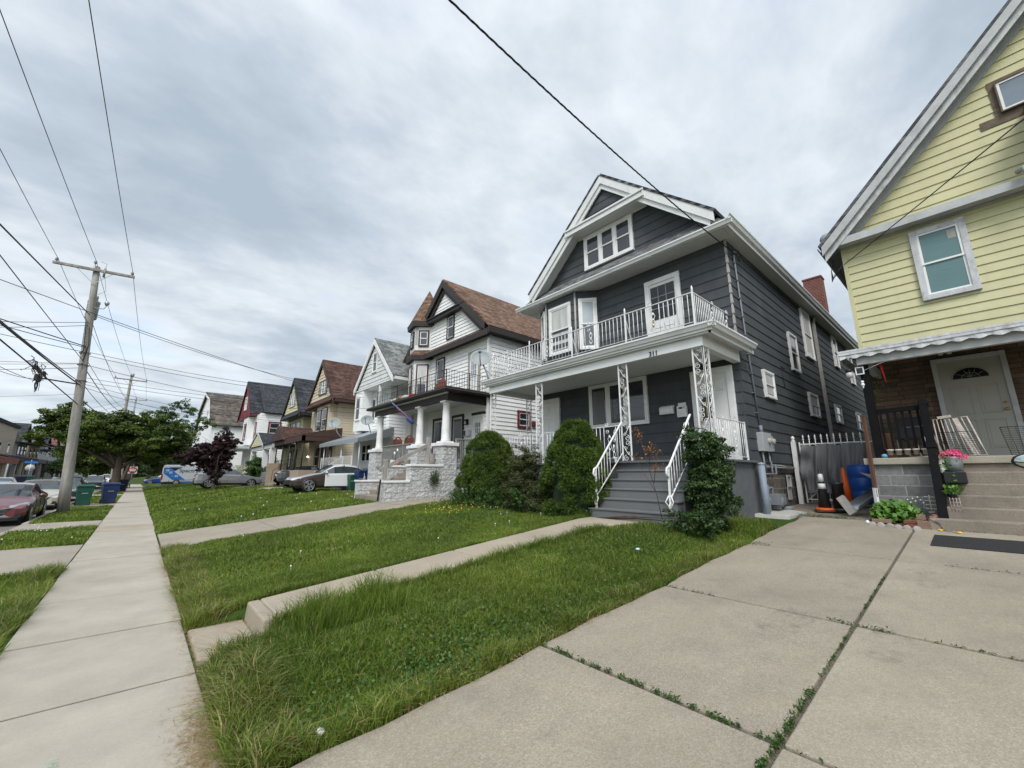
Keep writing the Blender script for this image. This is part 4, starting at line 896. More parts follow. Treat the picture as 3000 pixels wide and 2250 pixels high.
    for i, (a, b) in enumerate(zip(ys[:-1], ys[1:])):
        iron_rail(H, (PX, a), (PX, b), zb0, zt, scrolls=(.56 if i != 1 else .62,), posts=(0,) if i < 3 else (0, 1), name='balcony_railing', braces=(0.0,) if i in (1, 2, 3) else ())
    iron_rail(H, (PX, 3.70), (10.55, 3.70), zb0, zt, scrolls=(.5, .93), posts=(), name='balcony_railing', step=.095); iron_rail(H, (PX, 10.70), (10.6, 10.70), zb0, zt, scrolls=(.5,), posts=(), name='balcony_railing')
    # mailboxes
    b = thing('mailbox', 'long white wall mailbox beside the picture window of the grey house', 'mailbox', (GX-.03, 5.55, 3.2), 'mailboxes beside the front door')
    m = MB(); m.box(GX-.13, GX-.02, 5.36, 5.75, 3.22, 3.40); m.prism([(GX-.14, 5.35, 3.40), (GX-.02, 5.35, 3.40), (GX-.02, 5.35, 3.46)], (0, .41, 0)); m.build('case', 'white_paint', b, bevel=.008)
    m = MB(); frame(m, Face('X', GX-.13), 5.41, 5.70, 3.25, 3.37, .006, 0, .004); m.build('embossing', 'grey_trim', b)
    b = thing('mailbox', 'upright white mailbox with a black oval slot, next to door number 2', 'mailbox', (GX-.03, 5.1, 3.1), 'mailboxes beside the front door')
    m = MB(); m.box(GX-.12, GX-.02, 5.00, 5.25, 3.10, 3.40); m.box(GX-.05, GX-.02, 5.02, 5.24, 3.40, 3.49); m.build('case', 'white_paint', b, bevel=.008)
    m = MB(); m.lathe([(.06, 0), (.06, .004)], (GX-.124, 5.14, 3.34), 18, 'x'); n0 = len(m.v)
    for i in range(n0): x, y, z = m.v[i]; m.v[i] = (x, y, 3.34+(z-3.34)*.42)
    for yy, zz, a in ((5.20, 3.22, .3), (5.17, 3.15, -.4), (5.12, 3.24, .8), (5.07, 3.17, -.2), (5.15, 3.19, .1)): m.tube([(GX-.122, yy-.02, zz-.01*a), (GX-.123, yy, zz+.012), (GX-.122, yy+.02, zz+.014*a)], .003, 4)
    m.build('slot', 'ink', b); text_mesh('number', '2', .09, 'ink', b, (GX-.123, 5.045, 3.355), ROT_X, .002)
    # small porch light next to the door
    m = MB(); m.box(GX-.10, GX-.02, 4.72, 4.80, 3.28, 3.46)
grey_porch()
# ================================================================ YELLOW HOUSE
YH = thing('yellow_house', 'pale yellow lap sided house with brown stone porch wall and scalloped metal awning', 'house', (13, -1, .8))
YX, YY, YB = 13.0, 1.61, 27.0
YF = Face('X', YX)
def yellow_house():
    H = YH; YN = -6.6
    m = MB(); m.box(YX+.06, YB, YN, YY-.03, 4.3, 7.6); lap(m, YF, [(YN, 4.30), (YY-.06, 4.30), (YY-.06, 7.5), (YN, 7.5)], .2025, 4.22, .022)
    m.build('wall', 'yellow_siding', H)
    m = MB(); m.box(YX+.05, YB, YN, YY-.04, .4, 4.32); m.build('stone_wall', 'permastone', H)
    m = MB(); m.box(YX-.035, YX+.06, YY-.08, YY+.005, 4.2, 7.42); m.box(YX+.06, YB, YY-.028, YY, 4.1, 7.4); m.build('corner_trim', 'yellow_siding', H)
    # gable
    m = MB(); lap(m, YF, [(YN+.2, 7.62), (1.42, 7.62), (-2.5, 11.72)], .235, 7.55, .022); m.prism([(YX+.06, YN, 7.55), (YX+.06, 1.5, 7.55), (YX+.06, -2.5, 11.7)], (.3, 0, 0)); m.build('gable_wall', 'yellow_siding', H)
    sl = (11.56-7.48)/(1.87+2.02); yc = -2.5; zp = 7.48+(1.87-yc)*sl; RX = 12.52
    m = MB()
    for s in (1, -1):
        ye = yc+s*(1.95-yc); n = Vector((0, s*(zp-7.42), abs(ye-yc))).normalized(); m.slab([(RX, ye, 7.42), (YB+.3, ye, 7.42), (YB+.3, yc, zp), (RX, yc, zp)], .07, n)
    rf = m.build('roof', 'shingle_grey_side', H)
    ez = lambda y, o=0: zp-abs(y-yc)*sl+o
    m = MB(); rake_board(m, RX, [(1.93, ez(1.93)), (yc, zp), (yc-4.4, ez(yc-4.4))], .17, .04); m.build('rake_board', 'grey_trim', H)
    m = MB(); rake_board(m, RX+.10, [(1.90, ez(1.9, -.14)), (yc, zp-.14), (yc-4.4, ez(yc-4.4, -.14))], .20, .03); m.build('rake_molding', 'worn_trim', H)
    m = MB(); rake_board(m, YX-.05, [(1.52, ez(1.52, -.18)), (yc, zp-.18), (yc-4.2, ez(yc-4.2, -.18))], .22, .05); m.build('frieze_board', 'grey_trim', H)
    m = MB()
    for a, b in ((1.90, yc), (yc-4.4, yc)): m.hexa([(RX+.02, a, ez(a, -.15)), (YX, a, ez(a, -.15)), (YX, b, ez(b, -.15)), (RX+.02, b, ez(b, -.15))], [(RX+.02, a, ez(a, -.19)), (YX, a, ez(a, -.19)), (YX, b, ez(b, -.19)), (RX+.02, b, ez(b, -.19))])
    m.build('rake_soffit', 'grey_trim', H)
    # skirt molding between storeys
    m = MB(); m.hexa([(12.66, YN, 7.54), (12.66, 1.92, 7.54), (YX, 1.92, 7.70), (YX, YN, 7.70)], [(12.66, YN, 7.50), (12.66, 1.92, 7.50), (YX, 1.92, 7.50), (YX, YN, 7.50)]); m.build('skirt_roof', 'wood_grey', H)
    m = MB(); m.box(12.64, 12.68, YN, 1.93, 7.36, 7.545); m.box(12.68, 12.86, YN, 1.92, 7.36, 7.40); m.box(YX-.10, YX, YN, YY+.02, 7.34, 7.46); m.build('skirt_fascia', 'grey_trim', H)
    m = MB(); gutter(m, (12.6, 1.90, 7.44), (YB, 1.90, 7.44), .13, .13, (0, 1)); m.box(12.7, YB, YY, 1.9, 7.33, 7.36); m.build('side_gutter', 'pipe_grey', H)
    m = MB(); m.lathe([(.16, -.0), (.16, .55)], (13.3, 1.9, 7.98), 12, 'x'); m.build('roof_vent', 'galv', rf)
    # windows
    w = window(H, YF, -.575, .335, 5.50, 7.24, trim='worn_trim', sash='white_vinyl', tw=.115, pane='glass', d=.085, blind=('blind', 1.0), lab='white framed window with closed grey green blinds')
    m = MB(); m.box(YX-.0595, YX-.0585, -.40, -.27, 6.82, 7.03); m.build('sticker', 'paver_grey', w)
    m = MB(); YF.box(m, -2.75, -1.38, 9.27, 10.16, .0, .03); m.build('bare_opening_frame', 'bare_wood', H)
    w = window(H, YF, -2.65, -1.47, 9.30, 10.06, trim='bare_wood', sash='white_paint', tw=.03, kind_='fixed', pane='glass_sky', d=.10, lab='attic window with its casing stripped off')
    m = MB(); YF.box(m, -2.75, -1.14, 9.08, 9.28, -.0, .026); m.build('missing_siding', 'bare_wood', H)
    # projecting bay at the far side of the front
    m = MB(); m.box(12.2, YX, -6, -1.76, 7.9, 9.2); m.build('front_dormer', 'dark_trim', H); m = MB(); m.tube([(12.62, -1.42, 7.68), (12.40, -1.48, 7.62), (12.42, -1.52, 7.48), (12.66, -1.54, 7.44)], .055, 8); m.build('gutter_elbow', 'galv', H)
    # door
    d = panel_door(H, YF, -.56, .36, 2.0, 4.03, 'yellow_door', 'grey_trim', .085, panels=4, knob_side=-1, lab='grey entry door with a fan light')
    m = MB(); c0, c1 = -.10, 3.62; pts = [YF.pt(c0+.26*math.cos(math.pi*i/16), c1+.22*math.sin(math.pi*i/16), .062) for i in range(17)]; m.prism(pts, (.02, 0, 0)); m.build('fan_light', 'glass_dark', d)
    m = MB()
    for i in (3, 6, 8, 10, 13): m.tube([YF.pt(c0, c1+.02, .066), YF.pt(c0+.24*math.cos(math.pi*i/16), c1+.2*math.sin(math.pi*i/16), .066)], .004, 4)
    m.tube([YF.pt(c0+.13*math.cos(math.pi*i/12), c1+.12*math.sin(math.pi*i/12), .066) for i in range(13)], .004, 4); m.tube([YF.pt(c0+.27*math.cos(math.pi*i/16), c1+.23*math.sin(math.pi*i/16), .058) for i in range(17)], .010, 5); m.build('leading', 'yellow_door', d)
    # awning roof over the porch
    m = MB(); m.hexa([(10.92, 1.66, 4.10), (10.92, YN, 4.10), (YX, YN, 4.34), (YX, 1.66, 4.34)], [(10.92, 1.66, 4.14), (10.92, YN, 4.14), (YX, YN, 4.38), (YX, 1.66, 4.38)]); m.build('awning_deck', 'dark_trim', H)
    n = 150; top = []; bot = []
    for i in range(n+1):
        y = 1.70+(YN-1.70)*i/n; top.append((10.90, y, 4.16)); bot.append((10.895+.012*math.sin(y*25), y, 4.005+.022*math.sin(y*25)))
    m = MB(); m.add(top+bot, [(i, i+1, n+2+i, n+1+i) for i in range(n)]); m.box(10.88, 10.93, YN, 1.72, 4.085, 4.165); m.box(10.875, 10.905, YN, 1.72, 4.14, 4.18)
    n2 = 44; t2 = []; b2 = []
    for i in range(n2+1): x = 10.9+2.1*i/n2; t2.append((x, 1.70, 4.12)); b2.append((x, 1.70, 3.96+.022*math.sin(x*25)))
    m.add(t2+b2, [(i, i+1, n2+2+i, n2+1+i) for i in range(n2)]); m.box(10.9, 13, 1.69, 1.71, 4.08, 4.17); aw = m.build('awning_valance', 'worn_trim', H)
    m = MB(); m.box(11.0, 11.12, YN, 1.45, 3.86, 4.04); m.box(11.12, YX, 1.30, 1.42, 3.86, 4.04); m.build('awning_beam', 'grey_trim', H)
    # porch block, slab, steps
    m = MB(); m.box(11.12, YX+.06, .62, 1.56, .4, 1.80); m.box(11.35, YX+.06, YN, .62, .4, 1.80); m.build('porch_block_wall', 'cinder', H)
    m = MB(); m.box(11.04, YX+.05, YN, 1.63, 1.80, 1.93); m.build('porch_slab', 'cap_concrete', H, bevel=.015)
    m = MB(); zs = [.69, .87, 1.06, 1.26, 1.455, 1.66, 1.80]; xs = [10.35, 10.62, 10.76, 10.88, 11.0, 11.1]
    y0s = [.80, .62, .56, .50, .46, .40]
    for i in range(6): m.box(xs[i], 11.5, YN+i*.002, y0s[i], .4 if i == 0 else zs[i]-.05, zs[i+1]-(.0 if i < 5 else .002))
    m.build('concrete_steps', 'step_concrete', H, bevel=.02)
    # posts and railings
    m = MB(); m.box(11.10, 11.22, 1.30, 1.44, 1.93, 3.90); m.build('porch_post', 'black_paint', H)
    m = MB(); m.bar((11.16, 1.30, 2.86), (11.10, .66, 2.88), .05, .09); m.bar((11.16, 1.30, 2.06), (11.10, .66, 2.04), .05, .06); rl = m.build('porch_railing', 'black_paint', H)
    m = MB()
    for i in range(6): y = 1.25-i*.11; m.box(11.12, 11.15, y-.02, y+.02, 2.03, 2.86)
    m.build('baluster', 'black_paint', rl)
    m = MB(); m.bar((10.58, .62, .80), (10.98, .60, 2.16), .125, .125, up=(1, 0, 0)); m.bar((10.96, .60, 2.10), (11.06, .60, 3.02), .12, .12, up=(1, 0, 0)); m.bar((10.95, .60, 2.08), (10.97, .60, 2.17), .15, .15, up=(1, 0, 0)); m.bar((11.05, .60, 2.90), (11.06, .60, 2.94), .14, .14, up=(1, 0, 0)); m.build('newel_post', 'black_paint', H, bevel=.01)
yellow_house()
def yellow_things():
    def one(name, label, cat, mb, mat, loc, group=None, bevel=0):
        o = mb.build(name, mat, None, bevel=bevel); return tag(o, label, cat, group)
    # weathered paint-stripped post leaning at the porch corner
    m = MB(); m.bar((10.98, 1.52, 1.18), (11.02, 1.50, 2.78), .055, .045); p = thing('leaning_board', 'rusty brown board with flaking white paint standing at the porch corner', 'board', (10.98, 1.52, 1.1)); m.build('plank', 'wood_brown', p); m = MB(); m.bar((10.973, 1.528, 1.0), (10.981, 1.522, 1.35), .059, .05); m.build('painted_foot', 'white_paint', p)
    # solar light, jar light, small lamp on the black post
    t = thing('solar_lamp', 'small white framed solar panel lamp clipped to the black porch post', 'lamp', (11.08, 1.44, 3.7)); m = MB(); F = Face('X', 11.07); frame(m, F, 1.36, 1.50, 3.66, 3.82, .018, 0, .03); m.build('frame', 'plate_white', t); m = MB(); F.box(m, 1.378, 1.482, 3.678, 3.802, .0, .02); m.build('panel', 'glass_dark', t)
    m = MB(); m.tube([(11.06, 1.36, 3.74), (11.02, 1.0, 3.86), (11.0, .66, 4.04)], .006, 4); m.build('cord', 'plate_white', t)
    t = thing('lantern', 'round glass lantern with a black cap hanging left of the porch post', 'lamp', (11.0, 1.58, 3.6)); m = MB(); m.lathe([(.05, .10), (.06, .06), (.055, .04)], (11.0, 1.60, 3.70), 12); m.build('cap', 'black_metal', t); m = MB(); m.ball((11.0, 1.60, 3.67), .065, 12, (1, 1, 1.1)); m.build('globe', 'lamp_glass', t)
    m = MB(); m.ball((11.05, 1.42, 3.50), .03, 8); m.ball((11.045, 1.42, 3.44), .035, 8); m.tube([(11.05, 1.42, 3.42), (11.05, 1.42, 3.36)], [.022, .008], 6); one('ornament', 'small white ornament fixed on the black porch post under the lamp', 'ornament', m, 'plate_white', None)
    m = MB(); m.tube([(11.2, 1.12, 3.98), (11.2, 1.10, 3.80), (11.19, 1.07, 3.45)], [.012, .022, .008], 6); one('red_ribbon', 'red folded umbrella hanging by its strap from the awning beam', 'umbrella', m, 'red_cloth', None)
    t = thing('ceiling_lamp', 'pair of bare bulbs under the porch ceiling above the grey door', 'lamp', (12.6, .2, 4.2)); m = MB(); m.box(12.45, 12.6, .06, .30, 4.22, 4.27); m.build('base', 'grey_plastic', t)
    for y in (.12, .25): m = MB(); m.ball((12.5, y, 4.15), .05, 10); m.build('bulb', 'lamp_glass', t)
    t = thing('ceiling_lamp', 'dark lantern hanging at the right edge of the photo under the awning', 'lamp', (12, -.9, 4.0)); m = MB(); m.lathe([(.05, .18), (.07, .1), (.05, .0)], (12.0, -.92, 3.86), 10); m.build('shade', 'black_metal', t); m = MB(); m.ball((12, -.92, 3.84), .05, 10); m.build('bulb', 'lamp_glass', t)
    # white metal gates and crib-like panels leaning on the porch
    def gate(name, label, y0, y1, x0, x1, zb, zt, nb, mat, wide=None):
        t = thing(name, label, 'gate', (x0, y0, zb)); m = MB(); m.tube([(x0, y0, zb), (x1, y0+.02, zt), (x1, y1, zt+.02), (x0, y1-.14, zb), (x0, y0, zb)], .016, 6); m.build('frame', mat, t); m = MB()
        for i in range(1, nb): a = i/nb; m.tube([(x0, y0+(y1-.14-y0)*a, zb), (x1, y0+.02+(y1-y0)*a, zt+.01)], .009, 5)
        m.build('bars', mat, t)
        if wide: m = MB(); m.bar((x0-.01, y1-.02, zb), (x1-.01, y1+.16, zt), .07, .02, up=(1, 0, 0)); m.bar((x1-.01, y0-.05, zt+.03), (x1-.01, y1+.2, zt+.05), .03, .05); m.build('wide_stile', mat, t)
        return t
    gate('metal_gate', 'white barred baby gate leaning against the grey front door', .52, .08, 11.3, 11.55, 1.95, 2.66, 8, 'rusty_white', True)
    gate('metal_gate', 'white bent tube gate standing behind the black porch railing', .95, .62, 11.4, 11.6, 1.95, 2.55, 3, 'rusty_white')
    def grid(name, label, y0, y1, x, zb, zt, sh):
        t = thing(name, label, 'rack', (x, y0, zb)); m = MB(); F = [(x, y0, zt), (x, y1, zt), (x-.05, y1-sh, zb), (x-.05, y0-sh, zb), (x, y0, zt)]; m.tube(F, .007, 5); m.build('frame', 'black_metal', t); m = MB()
        for i in range(1, 13): a = i/13; m.tube([(x-.05*a, y0-sh*a, zt+(zb-zt)*a), (x-.05*a, y1-sh*a, zt+(zb-zt)*a)], .004, 4)
        for i in range(1, 4): a = i/4; m.tube([(x, y0+(y1-y0)*a, zt), (x-.05, y0-sh+(y1-y0)*a, zb)], .004, 4)
        m.build('wires', 'black_metal', t)
    grid('wire_rack', 'black wire rack leaning across the white gate by the door', .50, .06, 11.2, 1.94, 2.38, .12); grid('wire_rack', 'black wire rack at the right side of the grey door', -.28, -.62, 11.2, 1.94, 2.42, .06)
    t = thing('folding_chair', 'dark folding chair stored behind the black railing on the porch', 'chair', (12.2, .95, 1.93)); m = MB(); m.box(12.1, 12.5, .75, 1.2, 2.35, 2.40); m.build('seat', 'black_plastic', t); m = MB(); m.bar((12.5, .98, 2.4), (12.65, .98, 2.85), .45, .04, up=(1, 0, 0)); m.build('backrest', 'black_plastic', t)
    for x, y in ((12.12, .78), (12.12, 1.17), (12.48, .78), (12.48, 1.17)): m = MB(); m.tube([(x, y, 1.93), (x, y, 2.35)], .014, 5); m.build('leg', 'grey_plastic', t)
    m = MB(); m.box(11.5, 12.0, 1.2, 1.5, 1.95, 2.45); one('wooden_box', 'plain wooden box behind the porch railing', 'box', m, 'wood_brown', None, bevel=.01)
    for k in range(5):
        y = 1.20-k*.125; t = thing('flower_pot', ('first whitewashed pot from the left under the black railing', 'second whitewashed pot from the left under the black railing', 'middle whitewashed pot under the black railing', 'whitewashed pot just right of the middle under the black railing', 'rightmost whitewashed pot under the black railing')[k], 'pot', (11.10, y, 1.95), 'row of small pots under the railing'); m = MB(); m.lathe([(.036, 0), (.05, .08), (.056, .08), (.056, .11), (.045, .11)], (11.10, y, 1.985), 12); m.build('pot', 'rusty_white', t)
    m = MB(); m.ball((11.12, 1.30, 1.97), .055, 10, (1, 1, .8)); one('blue_ball', 'small light blue ball on the porch slab', 'ball', m, 'flag_blue', None).data.materials[0] = plain('sky_ball', (.10, .32, .48), .5, .05, 3, 0)
    # galvanised tub with pink flowers on its dark step
    t = thing('flower_tub', 'galvanised steel tub planted with pink and white flowers on the steps', 'planter', (10.85, .34, 1.66)); m = MB(); m.lathe([(.105, 0), (.125, .16), (.13, .24), (.135, .25), (.12, .25), (.115, .20)], (10.92, .37, 1.665), 20); m.lathe([(.124, 0), (.124, .006)], (10.92, .37, 1.80), 20); m.build('tub', 'galv', t)
    m = MB(); r = random.Random(3)
    for k in range(46):
        a = r.uniform(0, 6.28); q = r.uniform(0, .13); c = (10.86+math.cos(a)*q*.7, .36+math.sin(a)*q*1.25-.02, 1.93+r.uniform(0, .11)-q*.3); 
        for j in range(5): th = j*1.257+a; m.add([c, (c[0]-.004, c[1]+math.cos(th)*.030, c[2]+math.sin(th)*.030), (c[0]-.02, c[1]+math.cos(th+.6)*.034, c[2]+math.sin(th+.6)*.034), (c[0]-.004, c[1]+math.cos(th+1.2)*.028, c[2]+math.sin(th+1.2)*.028)], [(0, 1, 2, 3)])
    m.build('pink_blooms', 'pink_petal', t); m = MB()
    for k in range(26):
        a = r.uniform(0, 6.28); c = (10.82+r.uniform(-.02, .02), .51+r.uniform(-.03, .02), 1.66+r.uniform(0, .22))
        for j in range(4): th = j*1.57+a; m.add([c, (c[0]-.004, c[1]+math.cos(th)*.022, c[2]+math.sin(th)*.022), (c[0]-.015, c[1]+math.cos(th+.8)*.026, c[2]+math.sin(th+.8)*.026)], [(0, 1, 2)])
    m.build('white_blooms', 'white_petal', t)
    g = np.random.default_rng(4); P = np.stack([g.normal(10.84, .05, 260), g.normal(.43, .07, 260), g.uniform(1.30, 1.98, 260)], 1); V, F = leafcloud(P, g.normal(0, 1, (260, 3)), .05, g, .5); arr_obj('leaves', V, F, 'hosta_leaf', t, rnd_face=g.uniform(0, .8, len(F)))
    m = MB(); m.box(10.74, 11.02, .24, .52, 1.462, 1.658); one('black_crate', 'low black plastic riser under the flower tub', 'crate', m, 'black_plastic', None, bevel=.01)
    t = thing('wire_basket', 'white wire basket with a dark liner and trailing plants on the lower steps', 'basket', (10.7, .46, 1.1)); m = MB()
    for z in (1.02, 1.08, 1.14, 1.20): m.tube([(10.62, .50, z), (10.62, .38, z), (10.8, .38, z), (10.8, .50, z), (10.62, .50, z)], .004, 4)
    for y in (.50, .46, .42, .38): m.tube([(10.62, y, .98), (10.62, y, 1.22)], .004, 4)
    m.build('wires', 'rusty_white', t); m = MB(); m.lathe([(.05, 0), (.075, .12)], (10.72, .46, 1.20), 12); m.build('pot', 'black_plastic', t)
    P = np.stack([g.normal(10.70, .04, 160), g.normal(.46, .05, 160), g.uniform(1.28, 1.42, 160)], 1); V, F = leafcloud(P, g.normal(0, 1, (160, 3)), .06, g, .6); arr_obj('leaves', V, F, 'hosta_leaf', t, rnd_face=g.uniform(.2, .9, len(F)))
    t = thing('wire_shelf', 'small wire shelf with white rungs beside the block wall', 'shelf', (10.9, .72, 1.0)); m = MB()
    for z in (1.00, 1.07, 1.14, 1.21): m.bar((10.9, .70, z), (10.9, .84, z+.005), .02, .012)
    m.build('rung', 'rusty_white', t); m = MB(); m.tube([(10.9, .77, .93), (10.9, .77, 1.24)], .01, 5); m.lathe([(.05, .0), (.05, .02)], (10.9, .77, .93), 10); m.build('stand', 'rusty_white', t)
    # hanging ivy behind the black post
    P = np.stack([g.normal(11.5, .06, 260), g.normal(1.30, .09, 260), g.uniform(3.05, 3.65, 260)], 1); V, F = leafcloud(P, g.normal(0, 1, (260, 3)), .045, g, .6); tag(arr_obj('hanging_plant', V, F, 'juniper_leaf', rnd_face=g.uniform(0, .9, len(F))), 'dark trailing plant hanging beside the black porch post', 'plant')
    # door mat
    m = MB(); x0, x1, ya, yb = 8.86, 9.78, .72, -.55; N = 12; vs = []
    for i in range(N+1):
        y = ya+(yb-ya)*i/N
        for x in (x0, x1): vs.append((x+.06*(y-ya)*0, y, gzs(x, y)+.018))
    o = len(vs); vs += [(x, y, z-.014) for x, y, z in vs]; fs = []
    for i in range(N): a = 2*i; fs += [(a, a+1, a+3, a+2), (a, a+2, o+a+2, o+a), (a+1, o+a+1, o+a+3, a+3)]
    fs += [(0, o, o+1, 1), (2*N, 2*N+1, o+2*N+1, o+2*N)]; m.add(vs, fs); one('rubber_mat', 'long black rubber mat on the drive in front of the concrete steps', 'mat', m, 'mat_rubber', None)
    # broadleaf plant in the bed, edging stones, bricks
    n = 1500; P = np.stack([g.normal(10.82, .16, n), g.uniform(.92, 1.62, n), g.uniform(.72, 1.14, n)], 1); e = ((P[:, 1]-1.27)/.40)**2+((P[:, 2]-.78)/.36)**2+((P[:, 0]-10.85)/.28)**2 < 1; P = P[e]; V, F = leafcloud(P, np.tile([-.6, -.3, .8], (len(P), 1)), .095, g, .75, .45)
    t = thing('leafy_bush', 'low bush of broad bright green leaves in front of the cinder block wall', 'bush', (10.85, 1.27, .72)); arr_obj('leaves', V, F, 'hosta_leaf', t, rnd_face=g.uniform(0, 1, len(F))); m = MB()
    for k in range(8): y = 1.0+k*.07; m.tube([(10.9, y, .7), (10.82, y+.02, 1.0)], .006, 4)
    m.build('stem', 'weed_leaf', t)
    t = thing('wildflower', 'thin fleabane with tiny white heads at the block wall', 'flower', (10.95, .9, .73)); m = MB(); hd = MB()
    for k in range(7): y = .86+k*.035; h = 1.1+.12*((k*37) % 5)/5; m.tube([(10.95, .95, .75), (10.93, y, h)], .003, 4); hd.ball((10.93, y, h), .013, 6)
    m.build('stem', 'weed_leaf', t); hd.build('blooms', 'white_petal', t)
    def brick_(x, y, z, rz, ry, mat, label, s=(.20, .095, .06)):
        m = MB(); m.box(-s[0]/2, s[0]/2, -s[1]/2, s[1]/2, 0, s[2]); m.xf(Matrix.Translation((x, y, z)) @ Euler((0, ry, rz)).to_matrix().to_4x4()); tag(m.build('loose_brick', mat, None, bevel=.006), label, 'brick', 'loose bricks edging the plant bed')
    G = lambda x, y: gzs(x, y)
    brick_(10.42, 1.00, G(10.4, 1), 1.5, 0, 'brick_loose', 'dark red brick lying flat at the foot of the bed, left of the tan block'); brick_(10.44, 1.02, G(10.4, 1)+.07, 1.35, .1, 'brick_loose', 'red brick resting on top of the darker flat one')
    brick_(10.42, .86, G(10.4, .86), 1.5, 0, 'block_tan', 'large tan block at the corner of the bed', (.18, .12, .13)); brick_(10.50, .90, G(10.4, .86)+.14, 1.6, 0, 'block_tan', 'smaller grey tan block stacked on the large one', (.12, .09, .085)); brick_(10.56, .77, G(10.4, .8)+.14, 1.1, .6, 'brick_loose', 'reddish brick tilted against the stacked blocks'); brick_(10.50, .745, G(10.4, .8)+.05, 0, 0, 'block_tan', 'grey block wedged beside the black post foot', (.12, .08, .16))
    brick_(10.62, 1.45, G(10.6, 1.4)+.02, 1.55, .05, 'block_tan', 'long grey brown stone at the left end of the bed', (.28, .12, .07)); brick_(10.52, 1.16, G(10.5, 1.1), 1.4, .1, 'brick_loose', 'thin orange brick behind the round edging stones', (.2, .06, .04))
    for k, (x, y) in enumerate(((10.35, 1.56), (10.33, 1.44), (10.28, 1.31), (10.22, 1.19), (10.20, 1.08), (10.18, .95))):
        m = MB(); n0 = 0; m.lathe([(.055, -.02), (.055, .02)], (0, 0, 0), 16, 'x'); m.xf(Matrix.Translation((x, y, G(x, y)+.015)) @ Euler((0, random.uniform(-.2, .2), random.uniform(-.3, .3))).to_matrix().to_4x4())
        tag(m.build('edging_stone', 'paver_grey', None, bevel=.005), ('leftmost round pale paver edging the plant bed', 'second round pale paver edging the bed, close by the leftmost', 'third paver, half sunk below the leafy bush', 'fourth round paver from the left, near the loose bricks', 'fifth round paver, under the dark red brick', 'last round paver, nearest the concrete steps')[k], 'paver', 'round pavers edging the plant bed')
    m = MB(); m.ball((10.55, 1.66, G(10.5, 1.66)+.03), .035, 8); one('pebble', 'round white stone at the left end of the edging', 'stone', m, 'white_paint', None)
    t = thing('toy_tool', 'yellow handled garden tool lying at the foot of the concrete steps', 'tool', (10.2, .6, .7)); m = MB(); m.tube([(10.27, .70, .695), (10.24, .64, .69)], .016, 6); m.tube([(10.14, .48, .685), (10.13, .42, .685)], .016, 6); m.build('grips', 'yellow_petal', t); m = MB(); m.tube([(10.24, .64, .69), (10.14, .48, .685)], .006, 5); m.build('shaft', 'pipe_grey', t)
    # side yard: cones, drum, chute, can, gate post
    def cone(x, y, z, h, mats, name, label, lean=(0, 0)):
        t = thing(name, label, 'traffic cone', (x, y, z), 'traffic cones beside the grey house'); tl = lambda m: m.xf(Matrix.Translation((x, y, z)) @ Euler((*lean, .3)).to_matrix().to_4x4())
        m = MB(); m.box(-.19, .19, -.19, .19, 0, .035); tl(m); m.build('base', mats[1], t, bevel=.015)
        m = MB(); m.lathe([(.135, .03), (.03, h-.01), (.018, h)], (0, 0, 0), 18); tl(m); b = m.build('cone', mats[0], t); return t, tl
    z = gzs(12.3, 2.62)
    t, tl = cone(12.05, 2.62, gzs(12.05, 2.62), .95, ('black_plastic', 'black_plastic'), 'traffic_cone', 'black delineator cone with two wide white bands'); 
    for a, b in ((.52, .64), (.68, .86)):
        m = MB(); r_ = lambda h: .135+(h-.03)/(.92)*(.03-.135)+.004; m.lathe([(r_(a), a), (r_(b), b)], (0, 0, 0), 18); tl(m); m.build('band', 'reflective', t)
    m = MB(); m.lathe([(.20, .0), (.21, .03), (.15, .06)], (0, 0, .036), 18); tl(m); m.build('collar', 'orange_cone', t)
    m = MB(); m.lathe([(.17, 0), (.17, .09)], (0, 0, .0), 18); m.lathe([(.13, .05), (.11, .60), (.125, .62), (.125, .66)], (0, 0, .0), 18); m.xf(Matrix.Translation((12.15, 2.35, gzs(12.1, 2.35)))); one('waste_basket', 'black ribbed bucket standing between the two traffic cones', 'bucket', m, 'black_plastic', None)
    t, tl = cone(12.95, 2.33, gzs(12.9, 2.33), .98, ('orange_cone', 'orange_cone'), 'traffic_cone', 'faded orange traffic cone in front of the blue drum', (.0, .06))
    t = thing('plastic_drum', 'blue plastic drum behind the orange cone', 'drum', (13.6, 2.08, gzs(13.6, 2.1))); m = MB(); m.lathe([(.26, 0), (.29, .06), (.30, .3), (.285, .32), (.30, .34), (.30, .62), (.285, .64), (.30, .66), (.29, .88), (.26, .93), (.24, .93)], (13.6, 2.08, gzs(13.6, 2.1)+.08), 24); m.build('body', 'drum_blue', t); m = MB(); m.lathe([(.27, 0), (.27, .04), (.0, .04)], (13.6, 2.08, gzs(13.6, 2.1)+.99), 24); m.build('rim', 'drum_blue', t)
    m = MB(); m.prism([(12.9, 1.72, 1.60), (12.9, 2.02, 1.66), (12.9, 1.82, 1.52), (12.9, 1.72, 1.18)], (.02, 0, 0)); one('sheet_metal', 'bent pale sheet metal scrap propped against the drum', 'scrap', m, 'paver_grey', None)
    m = MB(); pts = []; n = 12; A = Vector((11.75, 2.12, .90)); B = Vector((12.2, 1.66, 1.30)); vs = []
    for P in (A, B):
        for k in range(n+1): th = math.pi*(.05+.9*k/n); vs.append((P.x+.0, P.y-.05+math.cos(th)*.17*.8, P.z-math.sin(th)*.16+.06))
    for P in (A, B):
        for k in range(n+1): th = math.pi*(.05+.9*k/n); vs.append((P.x+.0, P.y-.05+math.cos(th)*.155*.8, P.z-math.sin(th)*.145+.06))
